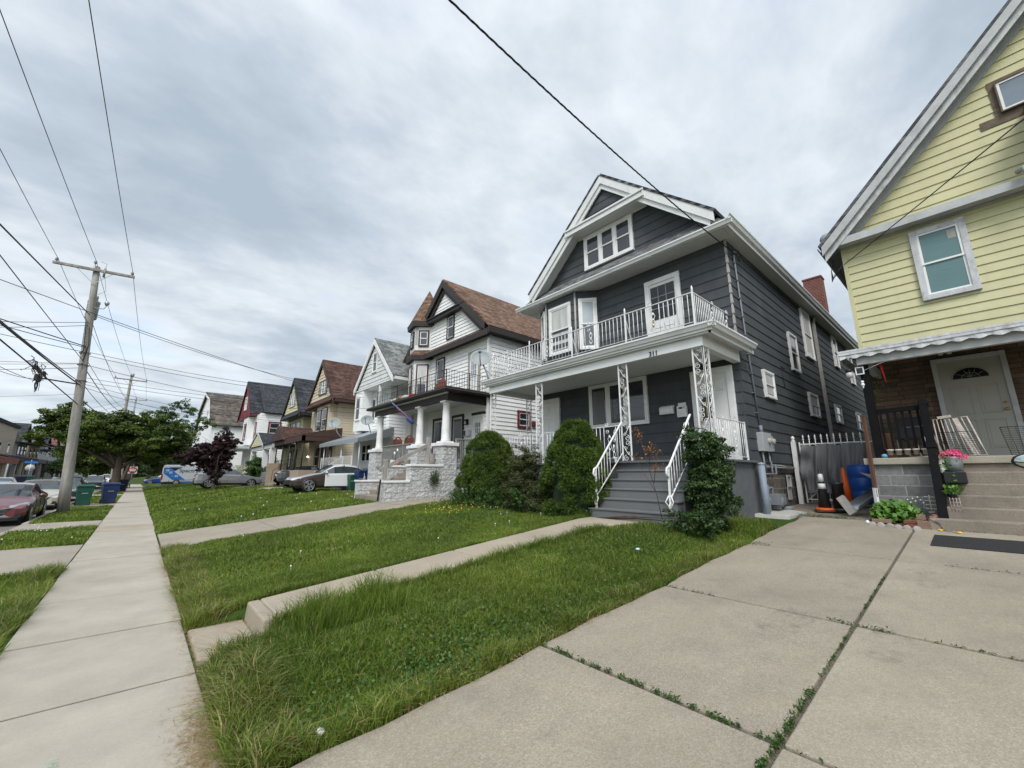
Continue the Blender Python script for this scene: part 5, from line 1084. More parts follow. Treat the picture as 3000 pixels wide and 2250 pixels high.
    q = n+1; fs = [(i, i+1, q+i+1, q+i) for i in range(n)]+[(2*q+i, 3*q+i, 3*q+i+1, 2*q+i+1) for i in range(n)]+[(i, 2*q+i, 2*q+i+1, i+1) for i in range(n)]+[(q+i, q+i+1, 3*q+i+1, 3*q+i) for i in range(n)]; m.add(vs, fs, True)
    one('metal_chute', 'grey half round metal chute leaning on the block wall', 'chute', m, 'galv', None)
    m = MB(); m.bar((11.55, 2.02, .78), (11.72, 2.24, 1.12), .16, .10, up=(1, 0, 0)); one('foam_block', 'light grey angular block leaning beside the chute', 'block', m, 'paver_grey', None, bevel=.01)
    m = MB(); m.lathe([(.045, -.11), (.055, .11), (.045, .11), (.04, -.10)], (0, 0, 0), 14, 'x'); m.xf(Matrix.Translation((11.7, 3.28, gzs(11.7, 3.2)+.06)) @ Euler((0, 0, -.9)).to_matrix().to_4x4()); one('plastic_cup', 'grey plastic cup lying on its side on the path', 'cup', m, 'pipe_grey', None)
    t = thing('bollard', 'slate blue steel bollard guarding the gas meter of the grey house', 'bollard', (10.52, 3.36, .73)); m = MB(); m.tube([(10.52, 3.36, .5), (10.52, 3.36, 1.82)], .072, 18); m.build('pipe', 'bollard_paint', t); m = MB(); m.lathe([(.078, 0), (.078, .02), (.06, .045), (.02, .06), (.001, .062)], (10.52, 3.36, 1.82), 18); m.build('cap', 'bollard_paint', t)
    # gate across the side yard
    t = thing('side_gate', 'white iron gate with spear points closing the side yard', 'gate', (13.9, 3.5, .8)); m = MB(); m.bar((13.75, 3.50, .82), (13.75, 3.50, 2.52), .10, .10, up=(1, 0, 0)); m.lathe([(.05, 0), (.05, .03), (.025, .05), (.05, .08), (.045, .12), (.004, .16)], (13.75, 3.50, 2.52), 10); m.build('post', 'white_paint', t)
    m = MB(); m.bar((13.86, 3.36, 2.44), (13.86, 1.7, 2.44), .03, .03); m.bar((13.86, 3.36, .95), (13.86, 1.7, .95), .03, .03); m.bar((13.86, 3.34, .95), (13.86, 2.9, 1.35), .03, .02); m.bar((13.86, 3.38, .86), (13.86, 3.38, 2.5), .03, .03); m.build('rail', 'white_metal', t)
    for i in range(12):
        y = 3.28-i*.14; m = MB(); m.tube([(13.86, y, .86), (13.86, y, 2.58)], .011, 5); m.lathe([(.008, 0), (.028, .03), (.010, .06), (.024, .09), (.004, .16)], (13.86, y, 2.54), 8); m.build('picket', 'white_metal', t)
    m = MB(); F = Face('X', 13.83); spiral(m, F, 3.24, 1.12, .10, 1.6, 0, 1, .009); spiral(m, F, 2.96, 1.05, .06, 1.6, 0, -1, .009); m.build('scrollwork', 'white_metal', t)
    # wrinkled tarp hung over the gate
    nu, nv = 110, 46; vs = []
    for j in range(nv+1):
        for i in range(nu+1):
            u = i/nu; v = j/nv; y = 3.30-1.62*u; z = 2.43-1.33*v+.05*math.sin(u*9)*v-.05*(1-v)*math.sin(u*math.pi*3)**2
            x = 13.76-.03*v-1.9*(.030*math.sin(u*34+2*math.sin(v*3))+.022*math.sin(u*71+v*6)+.018*math.sin(u*17-v*8)+.02*math.sin(v*11+u*23)*.6)*(.25+.75*v)
            if u < .12: y += .10*(.12-u)/.12*math.sin(v*3.2); x -= .05*math.sin(v*14)*(.12-u)/.12
            vs.append((x, y, z))
    m = MB(); m.add(vs, [(j*(nu+1)+i, j*(nu+1)+i+1, (j+1)*(nu+1)+i+1, (j+1)*(nu+1)+i) for j in range(nv) for i in range(nu) if not (74 < i < 81 and 18 < j < 26 and abs(i-78)+abs(j-22) < 5)], True); o = one('hanging_tarp', 'wrinkled grey tarp with a tear draped over the iron gate', 'tarp', m, 'tarp', None)
    # litter on the drive
    m = MB(); m.box(0, .09, 0, .12, 0, .004); m.xf(Matrix.Translation((6.25, -.62, gzs(6.25, -.6)+.012)) @ Euler((0, -.066, .5)).to_matrix().to_4x4()); one('litter_card', 'black and white scrap of card lying on the right side of the drive', 'litter', m, 'plate_white', None)
    m = MB(); m.ball((1.05, 2.93, .08), .025, 7, (1, 1.3, .7)); one('paper_scrap', 'crumpled white paper scrap in the near edge of the grass', 'litter', m, 'plate_white', None)
    m = MB(); m.ball((5.6, 3.55, gzs(5.6, 3.55)+.09), .03, 7, (1.4, 1, .6)); one('plastic_scrap', 'pale blue plastic scrap in the grass before the steps', 'litter', m, 'litter', None)
yellow_things()
# ================================================================ WHITE TURRET HOUSE
def white_house():
    H = thing('turret_house', 'white sided house with dark brown trim, brown shingle roof and a pointed corner turret', 'house', (11.4, 18, .75))
    X0, Y0, Y1, XB = 11.4, 14.36, 21.9, 26.0; F = Face('X', X0); FS = Face('Y', Y0)
    m = MB(); m.box(X0+.06, XB, Y0+.06, Y1, 1.9, 8.1); lap(m, F, [(Y0+.02, 1.95), (Y1, 1.95), (Y1, 8.05), (Y0+.02, 8.05)], .19, 1.9, .030); m.build('wall', 'white_siding', H)
    m = MB(); lap(m, FS, [(X0, 1.9), (XB, 1.9), (XB, 8.2), (X0, 8.2)], .19, 1.9, .030); m.build('side_wall', 'white_siding', H)
    m = MB(); m.box(X0-.02, X0+.06, Y0-.02, Y0+.05, 1.95, 8.05); m.build('corner_trim', 'white_vinyl', H)
    m = MB(); m.box(X0+.05, XB-.05, Y0+.03, Y1-.1, .4, 1.95); m.build('foundation', 'rock_block', H)
    # roof
    RX = 11.02; yc, zp = 18.2, 12.05; ye0, ye1, ze = 14.0, 22.4, 8.22
    m = MB()
    for ye, s in ((ye0, 1), (ye1, -1)): n = Vector((0, -s*(zp-ze), abs(ye-yc))).normalized(); m.slab([(RX, ye, ze), (XB, ye, ze), (XB, yc, zp), (RX, yc, zp)], .08, n)
    rf = m.build('roof', 'shingle_brown', H)
    sl = (zp-ze)/(yc-ye0); E = lambda y, o=0: zp-abs(y-yc)*sl+o
    m = MB(); rake_board(m, RX-.02, [(14.35, E(14.35)), (yc, zp), (22.0, E(22.0))], .30, .06); rake_board(m, RX+.1, [(14.7, E(14.7, -.2)), (yc, zp-.2), (21.7, E(21.7, -.2))], .36, .22); m.build('rake_board', 'dark_trim', H)
    G = Face('X', X0-.04); m = MB(); lap(m, G, [(14.75, 8.45), (21.65, 8.45), (19.2, 10.95-.2), (17.2, 10.95-.2)], .19, 8.4, .030); lap(m, Face('X', X0-.16), [(16.75, 10.18), (19.65, 10.18), (yc, 11.62)], .19, 10.1, .03); m.prism([(X0-.02, 14.6, 8.4), (X0-.02, 21.8, 8.4), (X0-.02, yc, 11.8)], (.3, 0, 0)); m.build('gable_wall', 'white_siding', H)
    m = MB(); m.box(RX+.02, X0, 16.2, 20.05, 9.93, 10.16); m.box(RX-.04, X0, 16.1, 20.15, 10.10, 10.17); m.build('gable_band', 'dark_trim', H)
    m = MB(); m.hexa([(10.98, 14.0, 8.12), (10.98, 19.7, 8.12), (X0, 19.7, 8.46), (X0, 14.4, 8.46)], [(10.98, 14.0, 8.06), (10.98, 19.7, 8.06), (X0, 19.7, 8.06), (X0, 14.0, 8.06)]); m.build('pent_roof', 'shingle_brown_front', H)
    m = MB(); m.box(10.94, 10.98, 14.0, 19.72, 7.86, 8.13); m.box(10.98, XB, 13.96, 14.0, 7.98, 8.26); m.box(10.94, 11.0, 13.93, 14.02, 7.9, 8.2); m.build('eave_fascia', 'dark_trim', H)
    m = MB(); m.box(10.98, X0, 14.0, 19.7, 7.98, 8.02); m.box(X0, XB, 14.0, Y0, 7.98, 8.02); m.build('soffit', 'dark_trim', H)
    pass
    # turret
    cx, cy = 11.62, 20.62
    def ring(k, z): return [(cx+k*math.cos(a), cy+k*math.sin(a), z) for a in [math.radians(197+60*i) for i in range(6)]]
    def band(m, k0, z0, k1, z1): a, b = ring(k0, z0), ring(k1, z1); m.add(a+b, [(i, (i+1) % 6, 6+(i+1) % 6, 6+i) for i in range(6)]+[tuple(range(6)), tuple(range(6, 12))])
    m = MB(); band(m, .98, 2.0, .98, 7.9); band(m, .98, 8.1, .98, 10.0); tw = m.build('turret', 'painted_wood_white', H)
    m = MB(); band(m, 1.22, 10.12, .02, 12.42); m.build('turret_roof', 'shingle_brown_front', tw)
    m = MB(); band(m, 1.20, 9.84, 1.24, 10.13); m.build('turret_fascia', 'dark_trim', tw); m = MB(); band(m, 1.20, 7.86, 1.24, 8.12); m.build('turret_fascia', 'dark_trim', tw)
    m = MB(); band(m, 1.22, 8.12, .98, 8.46); m.build('turret_skirt', 'shingle_brown_front', tw)
    P = ring(.985, 0)
    def fac(i): a, b = P[i], P[(i+1) % 6]; f = Face('A', org=(a[0], a[1], 0), dr=(b[0]-a[0], b[1]-a[1], 0)); c = Vector((a[0]+b[0]-2*cx, a[1]+b[1]-2*cy, 0)).normalized(); f.nr = c; return f
    for i in (0, 5):
        f = fac(i); window(H, f, .20, .80, 8.66, 9.62, trim='dark_trim', tw=.085); window(H, f, .16, .84, 5.7, 7.62, trim='brown_trim', tw=.08, blind=('curtain', .6))
    m = MB(); f = fac(0)
    for k in range(9):
        z = 5.3+k*.27; m.tube([(P[0][0]-.05+.05*math.cos(a), P[0][1]+.09*math.cos(a), z+.12*math.sin(a)) for a in [i*math.pi/5 for i in range(11)]], .012, 4)
    m.build('lattice_pillar', 'white_paint', tw)
    # windows and doors
    window(H, G, 17.34, 18.04, 8.60, 9.92, trim='dark_trim', tw=.075); window(H, F, 18.2, 19.05, 5.4, 7.75, trim='brown_trim', tw=.09, lab='tall window between turret and balcony door')
    d = panel_door(H, F, 15.2, 15.9, 5.2, 7.35, 'door_white', 'wood_grey', .13, panels=2, lab='balcony door with small panes'); m = MB(); F.box(m, 15.33, 15.77, 6.2, 7.1, .03, .064); m.build('glass', 'glass_sky', d); m = MB()
    for i in range(4): u = 15.33+.44*i/3; F.box(m, u-.012, u+.012, 6.2, 7.1, .05, .075)
    for i in range(4): z = 6.2+.3*i; F.box(m, 15.33, 15.77, z-.012, z+.012, .05, .077)
    m.build('muntin', 'white_paint', d)
    d = panel_door(H, F, 14.78, 15.48, 2.05, 4.20, 'door_white', 'white_paint', .09, panels=2, lab='white door with twelve small panes'); m = MB(); F.box(m, 14.93, 15.33, 2.9, 3.95, .03, .064); m.build('glass', 'glass', d); m = MB()
    for i in range(4): u = 14.93+.40*i/3; F.box(m, u-.012, u+.012, 2.9, 3.95, .05, .075)
    for i in range(5): z = 2.9+.2625*i; F.box(m, 14.93, 15.33, z-.012, z+.012, .05, .077)
    m.build('muntin', 'white_paint', d)
    m = MB(); F.box(m, 14.65, 15.62, 4.30, 4.42, 0, .09); m.build('door_head', 'dark_trim', H)
    for a, b in ((16.42, 17.2), (18.2, 19.0)):
        d = panel_door(H, F, a, b, 2.05, 4.35, 'door_white', 'dark_trim', .12, panels=2, lab='white screen door with dark mesh'); m = MB(); F.box(m, a+.07, b-.07, 3.15, 4.25, .03, .062); F.box(m, a+.07, b-.07, 2.35, 3.05, .03, .061); m.build('screen', 'glass_dark', d)
    window(H, FS, 13.05, 13.92, 3.76, 4.60, trim='red_trim', tw=.11); m = MB(); FS.box(m, 14.0, 14.22, 3.9, 4.12, 0, .12); m.build('vent_hood', 'red_trim', H)
    # porch
    PX = 9.12; YR, YL = 14.42, 21.75
    m = MB(); m.box(PX+.02, X0, YR, YL, 1.90, 2.02); m.build('porch_floor', 'rail_grey', H)
    m = MB(); m.box(PX+.06, PX+.3, YR+.05, YL, .4, 1.9); m.box(PX+.06, X0, YR+.05, YR+.3, .4, 1.9); m.build('porch_base', 'rock_block', H)
    for a, b in ((YR-.02, YR+.78), (16.55, 17.40), (20.85, 21.70)):
        m = MB(); m.box(PX-.06, PX+.62, a, b, .45, 2.74); p = m.build('pier', 'rock_block', H, bevel=.02); m = MB(); m.box(PX-.12, PX+.68, a-.06, b+.06, 2.742, 2.88); m.box(PX+.02, PX+.54, a+.12, b-.12, 2.88, 2.95); m.build('cap', 'white_paint', p, bevel=.015)
        yc_ = (a+b)/2; m = MB(); m.lathe([(.20, 2.95), (.20, 3.0), (.175, 3.05), (.17, 3.4), (.155, 4.0), (.14, 4.52), (.17, 4.54), (.17, 4.58), (.15, 4.60)], (PX+.28, yc_, 0), 20); m.box(PX+.08, PX+.48, yc_-.2, yc_+.2, 4.60, 4.66); m.build('column', 'white_paint', H)
    m = MB(); m.box(PX+.12, PX+.30, YR+.05, YL, 4.66, 5.0); m.box(PX+.3, X0, YR+.05, YR+.22, 4.66, 5.0); m.build('porch_beam', 'dark_trim', H)
    m = MB(); m.box(PX-.22, X0-.0, YR-.30, YL+.35, 5.0, 5.14); m.hexa([(PX-.27, YR-.34, 5.05), (X0-.01, YR-.34, 5.05), (X0-.01, YL+.4, 5.05), (PX-.27, YL+.4, 5.05)], [(PX-.1, YR-.2, 5.19), (X0-.01, YR-.2, 5.19), (X0-.01, YL+.2, 5.19), (PX-.1, YL+.2, 5.19)]); m.build('porch_roof', 'dark_trim', H)
    m = MB(); m.box(PX+.3, X0-.02, YR+.22, YL-.1, 4.88, 4.92); m.box(PX+.04, PX+.115, YR, YL+.02, 4.94, 4.998); m.build('porch_ceiling', 'soffit', H)
    # cheek walls and steps
    for y0, y1, xa, xb, xc in ((YR-.02, YR+.34, 6.68, 7.66, 9.0), (17.0, 17.36, 6.75, 7.95, 9.05)):
        m = MB(); m.box(xa, xb, y0, y1, .3, 1.30); m.box(xb, xc+.1, y0+.002, y1-.002, .3, 1.90); c = m.build('stair_cheek', 'rock_block', H, bevel=.02); m = MB(); m.box(xa-.04, xb, y0-.04, y1+.04, 1.302, 1.38); m.box(xb-.04, xc+.1, y0-.04, y1+.04, 1.902, 1.99); m.build('cap', 'white_paint', c, bevel=.015)
    m = MB()
    for i in range(7): m.box(6.95+.29*i-.3*(i == 0), 9.2, YR+.34, 17.0, .3, .82+.17*i-.002*i)
    m.build('steps', 'step_concrete', H, bevel=.015)
    # wooden stair rail
    t = MB(); t.bar((6.74, YR+.16, 1.38), (6.74, YR+.16, 2.12), .12, .12, up=(1, 0, 0)); t.bar((8.55, YR+.3, 1.99), (8.55, YR+.3, 3.08), .12, .12, up=(1, 0, 0)); t.bar((6.55, YR+.2, 1.74), (8.62, YR+.3, 2.80), .06, .13); t.build('stair_rail', 'wood_grey', H)
    def wood_rail(a, b, z0, z1, n):
        m = MB(); m.bar((*a, z1), (*b, z1), .09, .05); m.bar((*a, z0+.08), (*b, z0+.08), .06, .05); m.bar((*a, z0), (*a, z1+.02), .07, .07, up=(1, 0, 0)); m.bar((*b, z0), (*b, z1+.02), .07, .07, up=(1, 0, 0)); o = m.build('porch_railing', 'rail_grey', H); q = MB()
        for i in range(n+1): t = i/n; x = a[0]+(b[0]-a[0])*t; y = a[1]+(b[1]-a[1])*t; q.bar((x, y, z0+.08), (x, y, z1), .04, .04, up=(1, 0, 0))
        q.build('baluster', 'rail_grey', o)
    wood_rail((PX+.3, 17.42), (PX+.3, 20.82), 2.02, 3.02, 24); wood_rail((PX+.66, YR+.12), (X0-.3, YR+.12), 2.02, 3.06, 13)
    # black balcony railing
    br = lambda a, b, p: iron_rail(H, a, b, 5.17, 5.95, 'black_metal', 'balcony_railing', step=.13, posts=p, finial=False, thin=.008, top=.012)
    br((PX-.02, YR), (PX-.02, 16.6), (0,)); br((PX-.02, 16.6), (PX-.02, 18.9), (0,)); br((PX-.02, 18.9), (PX-.02, 21.2), (0, 1)); br((PX-.02, YR), (10.3, YR), ()); br((10.3, YR), (11.3, YR), (0,)); br((PX-.02, 21.2), (11.0, 21.2), ())
    m = MB()
    for y0, y1, x in ((YR, 21.2, PX-.02),):
        for z in (5.42, 5.66): m.bar((x, y0, z), (x, y1, z), .012, .012)
    for z in (5.42, 5.66): m.bar((PX, YR, z), (11.3, YR, z), .012, .012)
    m.build('cross_rail', 'black_metal', H)
    # downspout on the near corner
    m = MB(); m.box(X0-.18, X0-.09, Y0-.06, Y0+.02, .8, 7.8); m.build('downspout', 'white_vinyl', H)
    # things on the porch
    def one(name, label, cat, mb, mat, group=None, bevel=0): return tag(mb.build(name, mat, None, bevel=bevel), label, cat, group)
    for i, y in enumerate((20.0, 18.75)):
        t = thing('adirondack_chair', ('red lattice backed porch chair nearer the left column', 'red lattice backed porch chair nearer the middle column')[i], 'chair', (9.9, y, 2.02), 'red porch chairs behind the railing')
        m = MB(); pts = [(9.72+.10, y-.45, 3.0)]+[(9.72+.1, y-.45+.9*k/8, 3.28+.20*math.sin(math.pi*k/8)) for k in range(9)]+[(9.82, y+.45, 3.0)]; m.tube(pts, .035, 5); m.tube([(9.82, y-.45, 2.4), (9.82, y-.45, 3.3)], .035, 5); m.tube([(9.82, y+.45, 2.4), (9.82, y+.45, 3.3)], .035, 5); m.bar((9.82, y-.45, 3.24), (9.82, y+.45, 3.24), .04, .07); m.build('back_frame', 'adirondack', t)
        m = MB()
        for k in range(9): a = y-.45+.1*k+.0; m.bar((9.82, a, 2.75), (9.82, min(a+.38, y+.45), 3.38), .03, .02, up=(1, 0, 0)); m.bar((9.82, a+.1, 3.38), (9.82, max(a-.28, y-.45), 2.75), .03, .02, up=(1, 0, 0))
        m.build('lattice', 'adirondack', t); m = MB(); m.box(9.9, 10.4, y-.42, y+.42, 2.38, 2.43); m.build('seat', 'adirondack', t)
        for dx, dy in ((9.92, -.38), (9.92, .38), (10.36, -.38), (10.36, .38)): m = MB(); m.box(dx-.03, dx+.03, y+dy-.03, y+dy+.03, 2.02, 2.38); m.build('leg', 'adirondack', t)
    t = thing('patio_chair', 'reddish brown patio chair tipped over on the balcony', 'chair', (9.6, 16.0, 5.2)); m = MB(); m.bar((9.5, 15.9, 5.25), (9.55, 15.2, 5.62), .5, .05, up=(1, 0, 0)); m.build('backrest', 'brick_loose', t); m = MB(); m.bar((9.5, 15.55, 5.22), (9.7, 16.15, 5.45), .4, .05, up=(1, 0, 0)); m.build('seat', 'brick_loose', t)
    g = random.Random(8)
    for i, (y, c, lb) in enumerate(((19.6, 'cloth_white', 'white laundry heap at the balcony edge'), (18.95, 'dead_straw', 'straw coloured toy pile beside the laundry'), (18.4, 'cloth_white', 'pale cloth bundle under the turret window'), (17.95, 'red_cloth', 'red and white cloth lump on the balcony'))):
        m = MB()
        for k in range(4): m.ball((9.3+g.uniform(-.05, .1), y+g.uniform(-.2, .2), 5.28+g.uniform(-.02, .07)), .13, 7, (1, 1.3, .8))
        one('cloth_heap', lb, 'clutter', m, c)
    t = thing('wall_lantern', 'small dark lantern on the wall between the screen door and the paned door', 'lamp', (11.3, 16.0, 4.0)); m = MB(); m.box(11.22, 11.36, 15.92, 16.06, 3.9, 4.16); m.build('body', 'black_metal', t); m = MB(); m.box(11.20, 11.222, 15.95, 16.03, 3.93, 4.08); m.build('glass', 'lamp_glass', t)
    t = thing('mailbox', 'pale green and white mailbox under the wall lantern of the turret house', 'mailbox', (11.3, 15.9, 3.4)); m = MB(); m.box(11.20, 11.36, 15.72, 16.12, 3.36, 3.66); m.build('case', 'cloth_white', t, bevel=.01); m = MB(); m.box(11.19, 11.199, 15.92, 16.10, 3.38, 3.62); m.build('green_panel', 'bin_green', t)
    for i, (x, y, z, r, c, lb) in enumerate(((8.7, YR+.16, 1.99, .13, 'pot_grey', 'round stone pot at the top of the stair wall'), (8.95, 17.2, 1.99, .15, 'pot_grey', 'grey bowl planter on the far stair wall'), (8.55, 17.2, 1.99, .09, 'terracotta', 'small terracotta pot on the far stair wall'), (8.2, 17.2, 1.99, .13, 'white_paint', 'white pot on the far stair wall'), (7.98, 17.2, 1.99, .15, 'pot_grey', 'wide grey pot at the low end of the far stair wall'))):
        t = thing('flower_pot', lb, 'pot', (x, y, z), 'pots standing on the stair walls'); m = MB(); m.lathe([(r*.6, 0), (r*.95, r*.8), (r*1.05, r*1.5), (r*1.1, r*1.75), (r*.9, r*1.75)], (x, y, z), 14); m.build('pot', c, t); m = MB(); m.lathe([(r*.9, 0), (r*.9, .01)], (x, y, z+r*1.6), 12); m.build('soil', 'joint_dirt', t)
    m = MB(); m.lathe([(.10, 0), (.12, .2), (.125, .2), (.11, .2)], (8.72, YR+.2, 2.22), 14); one('white_bucket', 'white bucket standing on the stone pot by the stair post', 'bucket', m, 'plate_white')
    t = thing('garden_pinwheel', 'white pinwheel ornament on a stick by the porch railing', 'ornament', (8.4, 17.3, 2.0)); m = MB(); m.tube([(8.4, 17.2, 2.0), (8.4, 17.2, 2.55)], .012, 5); m.build('stick', 'black_metal', t); 
    for y, z in ((17.32, 2.50), (17.05, 2.62)): m = MB(); m.lathe([(.10, 0), (.04, .02), (.03, .03)], (8.38, y, z), 10, 'x'); m.build('wheel', 'plate_white', t)
    # limp flag
    t = thing('porch_flag', 'limp blue and red flag wound round its pole on the middle porch column', 'flag', (9.1, 16.8, 3.7)); m = MB(); m.tube([(9.12, 16.75, 3.77), (8.2, 17.5, 4.82)], .015, 6); m.build('pole', 'pipe_grey', t)
    m = MB(); A = Vector((8.2, 17.5, 4.82)); B = Vector((9.0, 16.85, 3.90)); n = 16; pts = [A+(B-A)*(k/n)+Vector((0, 0, -.05)) for k in range(n+1)]; m.tube(pts, [.02+.02*abs(math.sin(k*1.9))+(.075*math.sin(math.pi*(k-10.5)/6.2)+.02*math.sin(k*2.7) if k > 11 else 0) for k in range(n+1)], 7); m.build('cloth', 'flag_blue', t); m = MB()
    m.tube([pts[k]+Vector((-.04, -.02, .02+.05*math.sin(k*2))) for k in range(4, 16)], [.012+.02*(k > 7)+.02*(k > 8) for k in range(12)], 5); m.build('red_fold', 'red_cloth', t)
    # climbing shrub and post on the near stair wall
    r = np.random.default_rng(9); P = np.stack([r.normal(8.68, .11, 500), np.full(500, YR-.08)+r.normal(0, .04, 500), r.normal(1.42, .16, 500)], 1); V, Fc = leafcloud(P, r.normal(0, 1, (500, 3)), .06, r, .5); tag(arr_obj('wall_shrub', V, Fc, 'privet_leaf', rnd_face=r.uniform(0, .9, len(Fc))), 'small dark shrub growing out of the white stone stair wall', 'shrub')
    m = MB(); m.bar((6.45, YR+.0, .68), (6.52, YR+.02, 1.42), .05, .05, up=(1, 0, 0)); one('leaning_stick', 'short black stake leaning at the end of the white stone wall', 'stake', m, 'black_metal')
    # satellite dish on the grey porch roof
    t = thing('satellite_dish', 'large grey satellite dish at the far end of the grey house balcony', 'satellite dish', (8.75, 10.98, 4.76), 'satellite dishes')
    dish(t, (8.62, 11.42, 5.70), .38, (-.62, -.72, .30)); m = MB(); m.tube([(8.70, 11.0, 4.76), (8.74, 11.22, 5.15), (8.68, 11.38, 5.50)], .03, 8); m.tube([(8.55, 10.9, 4.76), (8.74, 11.25, 5.20)], .012, 5); m.tube([(9.1, 10.95, 4.76), (8.74, 11.25, 5.25)], .012, 5); m.build('mast', 'pipe_grey', t)
def dish(t, c, r, nrm):
    m = MB(); m.lathe([(.001, -.05), (r*.5, -.035), (r*.85, .0), (r, .03), (r*.99, .036), (r*.84, .006), (r*.5, -.028), (.002, -.044)], (0, 0, 0), 26); q = Vector(nrm).normalized().to_track_quat('Z', 'Y'); mt = Matrix.Translation(c) @ q.to_matrix().to_4x4() @ Matrix.Diagonal((1, .86, 1, 1)); m.xf(mt); m.build('reflector', 'dish_grey', t)
    m = MB(); m.tube([(0, -r*.98, 0), (0, -r*.8, .34), (0, -r*.25, .50)], .018, 6); m.box(-.05, .05, -r*.3, -r*.05, .46, .56); m.xf(mt); m.build('feed_arm', 'pipe_grey', t)
white_house()

# ================================================================ HOUSES FURTHER DOWN THE STREET
def simple_house(name, label, X, ya, yb, zb, zl, gx, yc, ea, eb, zep, zpk, wall, gable, roof, trim, back=14, lapn=.2, skirt=None, gpoly=None, soffit='soffit', base='cinder', side_z=None):
    """X: front wall, ya..yb its ends; gx: plane of the overhanging gable with ridge yc, eaves ea..eb at zep and peak zpk"""
    H = thing(name, label, 'house', (X, (ya+yb)/2, zb)); F = Face('X', X); FS = Face('Y', ya); XB = X+back
    m = MB(); m.box(X+.05, XB, ya+.05, yb, zb, zl); lap(m, F, [(ya+.02, zb+.9), (yb, zb+.9), (yb, zl), (ya+.02, zl)], lapn, zb+.9, .032); w = m.build('wall', wall, H)
    m = MB(); lap(m, FS, [(X, zb+.9), (XB, zb+.9), (XB, zl+.1), (X, zl+.1)], lapn, zb+.9, .032); m.build('side_wall', wall, H)
    m = MB(); m.box(X+.04, XB, ya+.04, yb-.04, zb-.6, zb+.92); m.build('foundation', base, H)
    m = MB()
    for ye, s in ((ea, 1), (eb, -1)): n = Vector((0, -s*(zpk-zep), abs(ye-yc))).normalized(); m.slab([(gx-.08, ye, zep), (XB+.3, ye, zep), (XB+.3, yc, zpk), (gx-.08, yc, zpk)], .10, n)
    rf = m.build('roof', roof, H); E = lambda y, o=0: zpk-abs(y-yc)*(zpk-zep)/(yc-ea if y < yc else eb-yc)+o
    m = MB(); rake_board(m, gx-.12, [(ea, zep), (yc, zpk), (eb, zep)], .24, .08); m.box(gx+.02, XB, ea-.05, ea, zep-.16, zep+.02); m.build('fascia', trim, H)
    G = Face('X', gx+.06); ins = .35
    m = MB(); lap(m, G, [(ea+ins, zep-.02), (eb-ins, zep-.02), (yc, zpk-.38)], lapn*1.3, zep-.1, .03); m.prism([(gx+.1, ea+.2, zep-.1), (gx+.1, eb-.2, zep-.1), (gx+.1, yc, zpk-.2)], (.3, 0, 0)); g = m.build('gable_wall', gable, H)
    m = MB(); m.box(gx, X+.05, ea+.02, eb-.02, zep-.16, zep-.08); m.box(X, XB, ea, ya+.02, zep-.14, zep-.1); m.build('soffit', soffit, H)
    return H, F, FS, G, rf
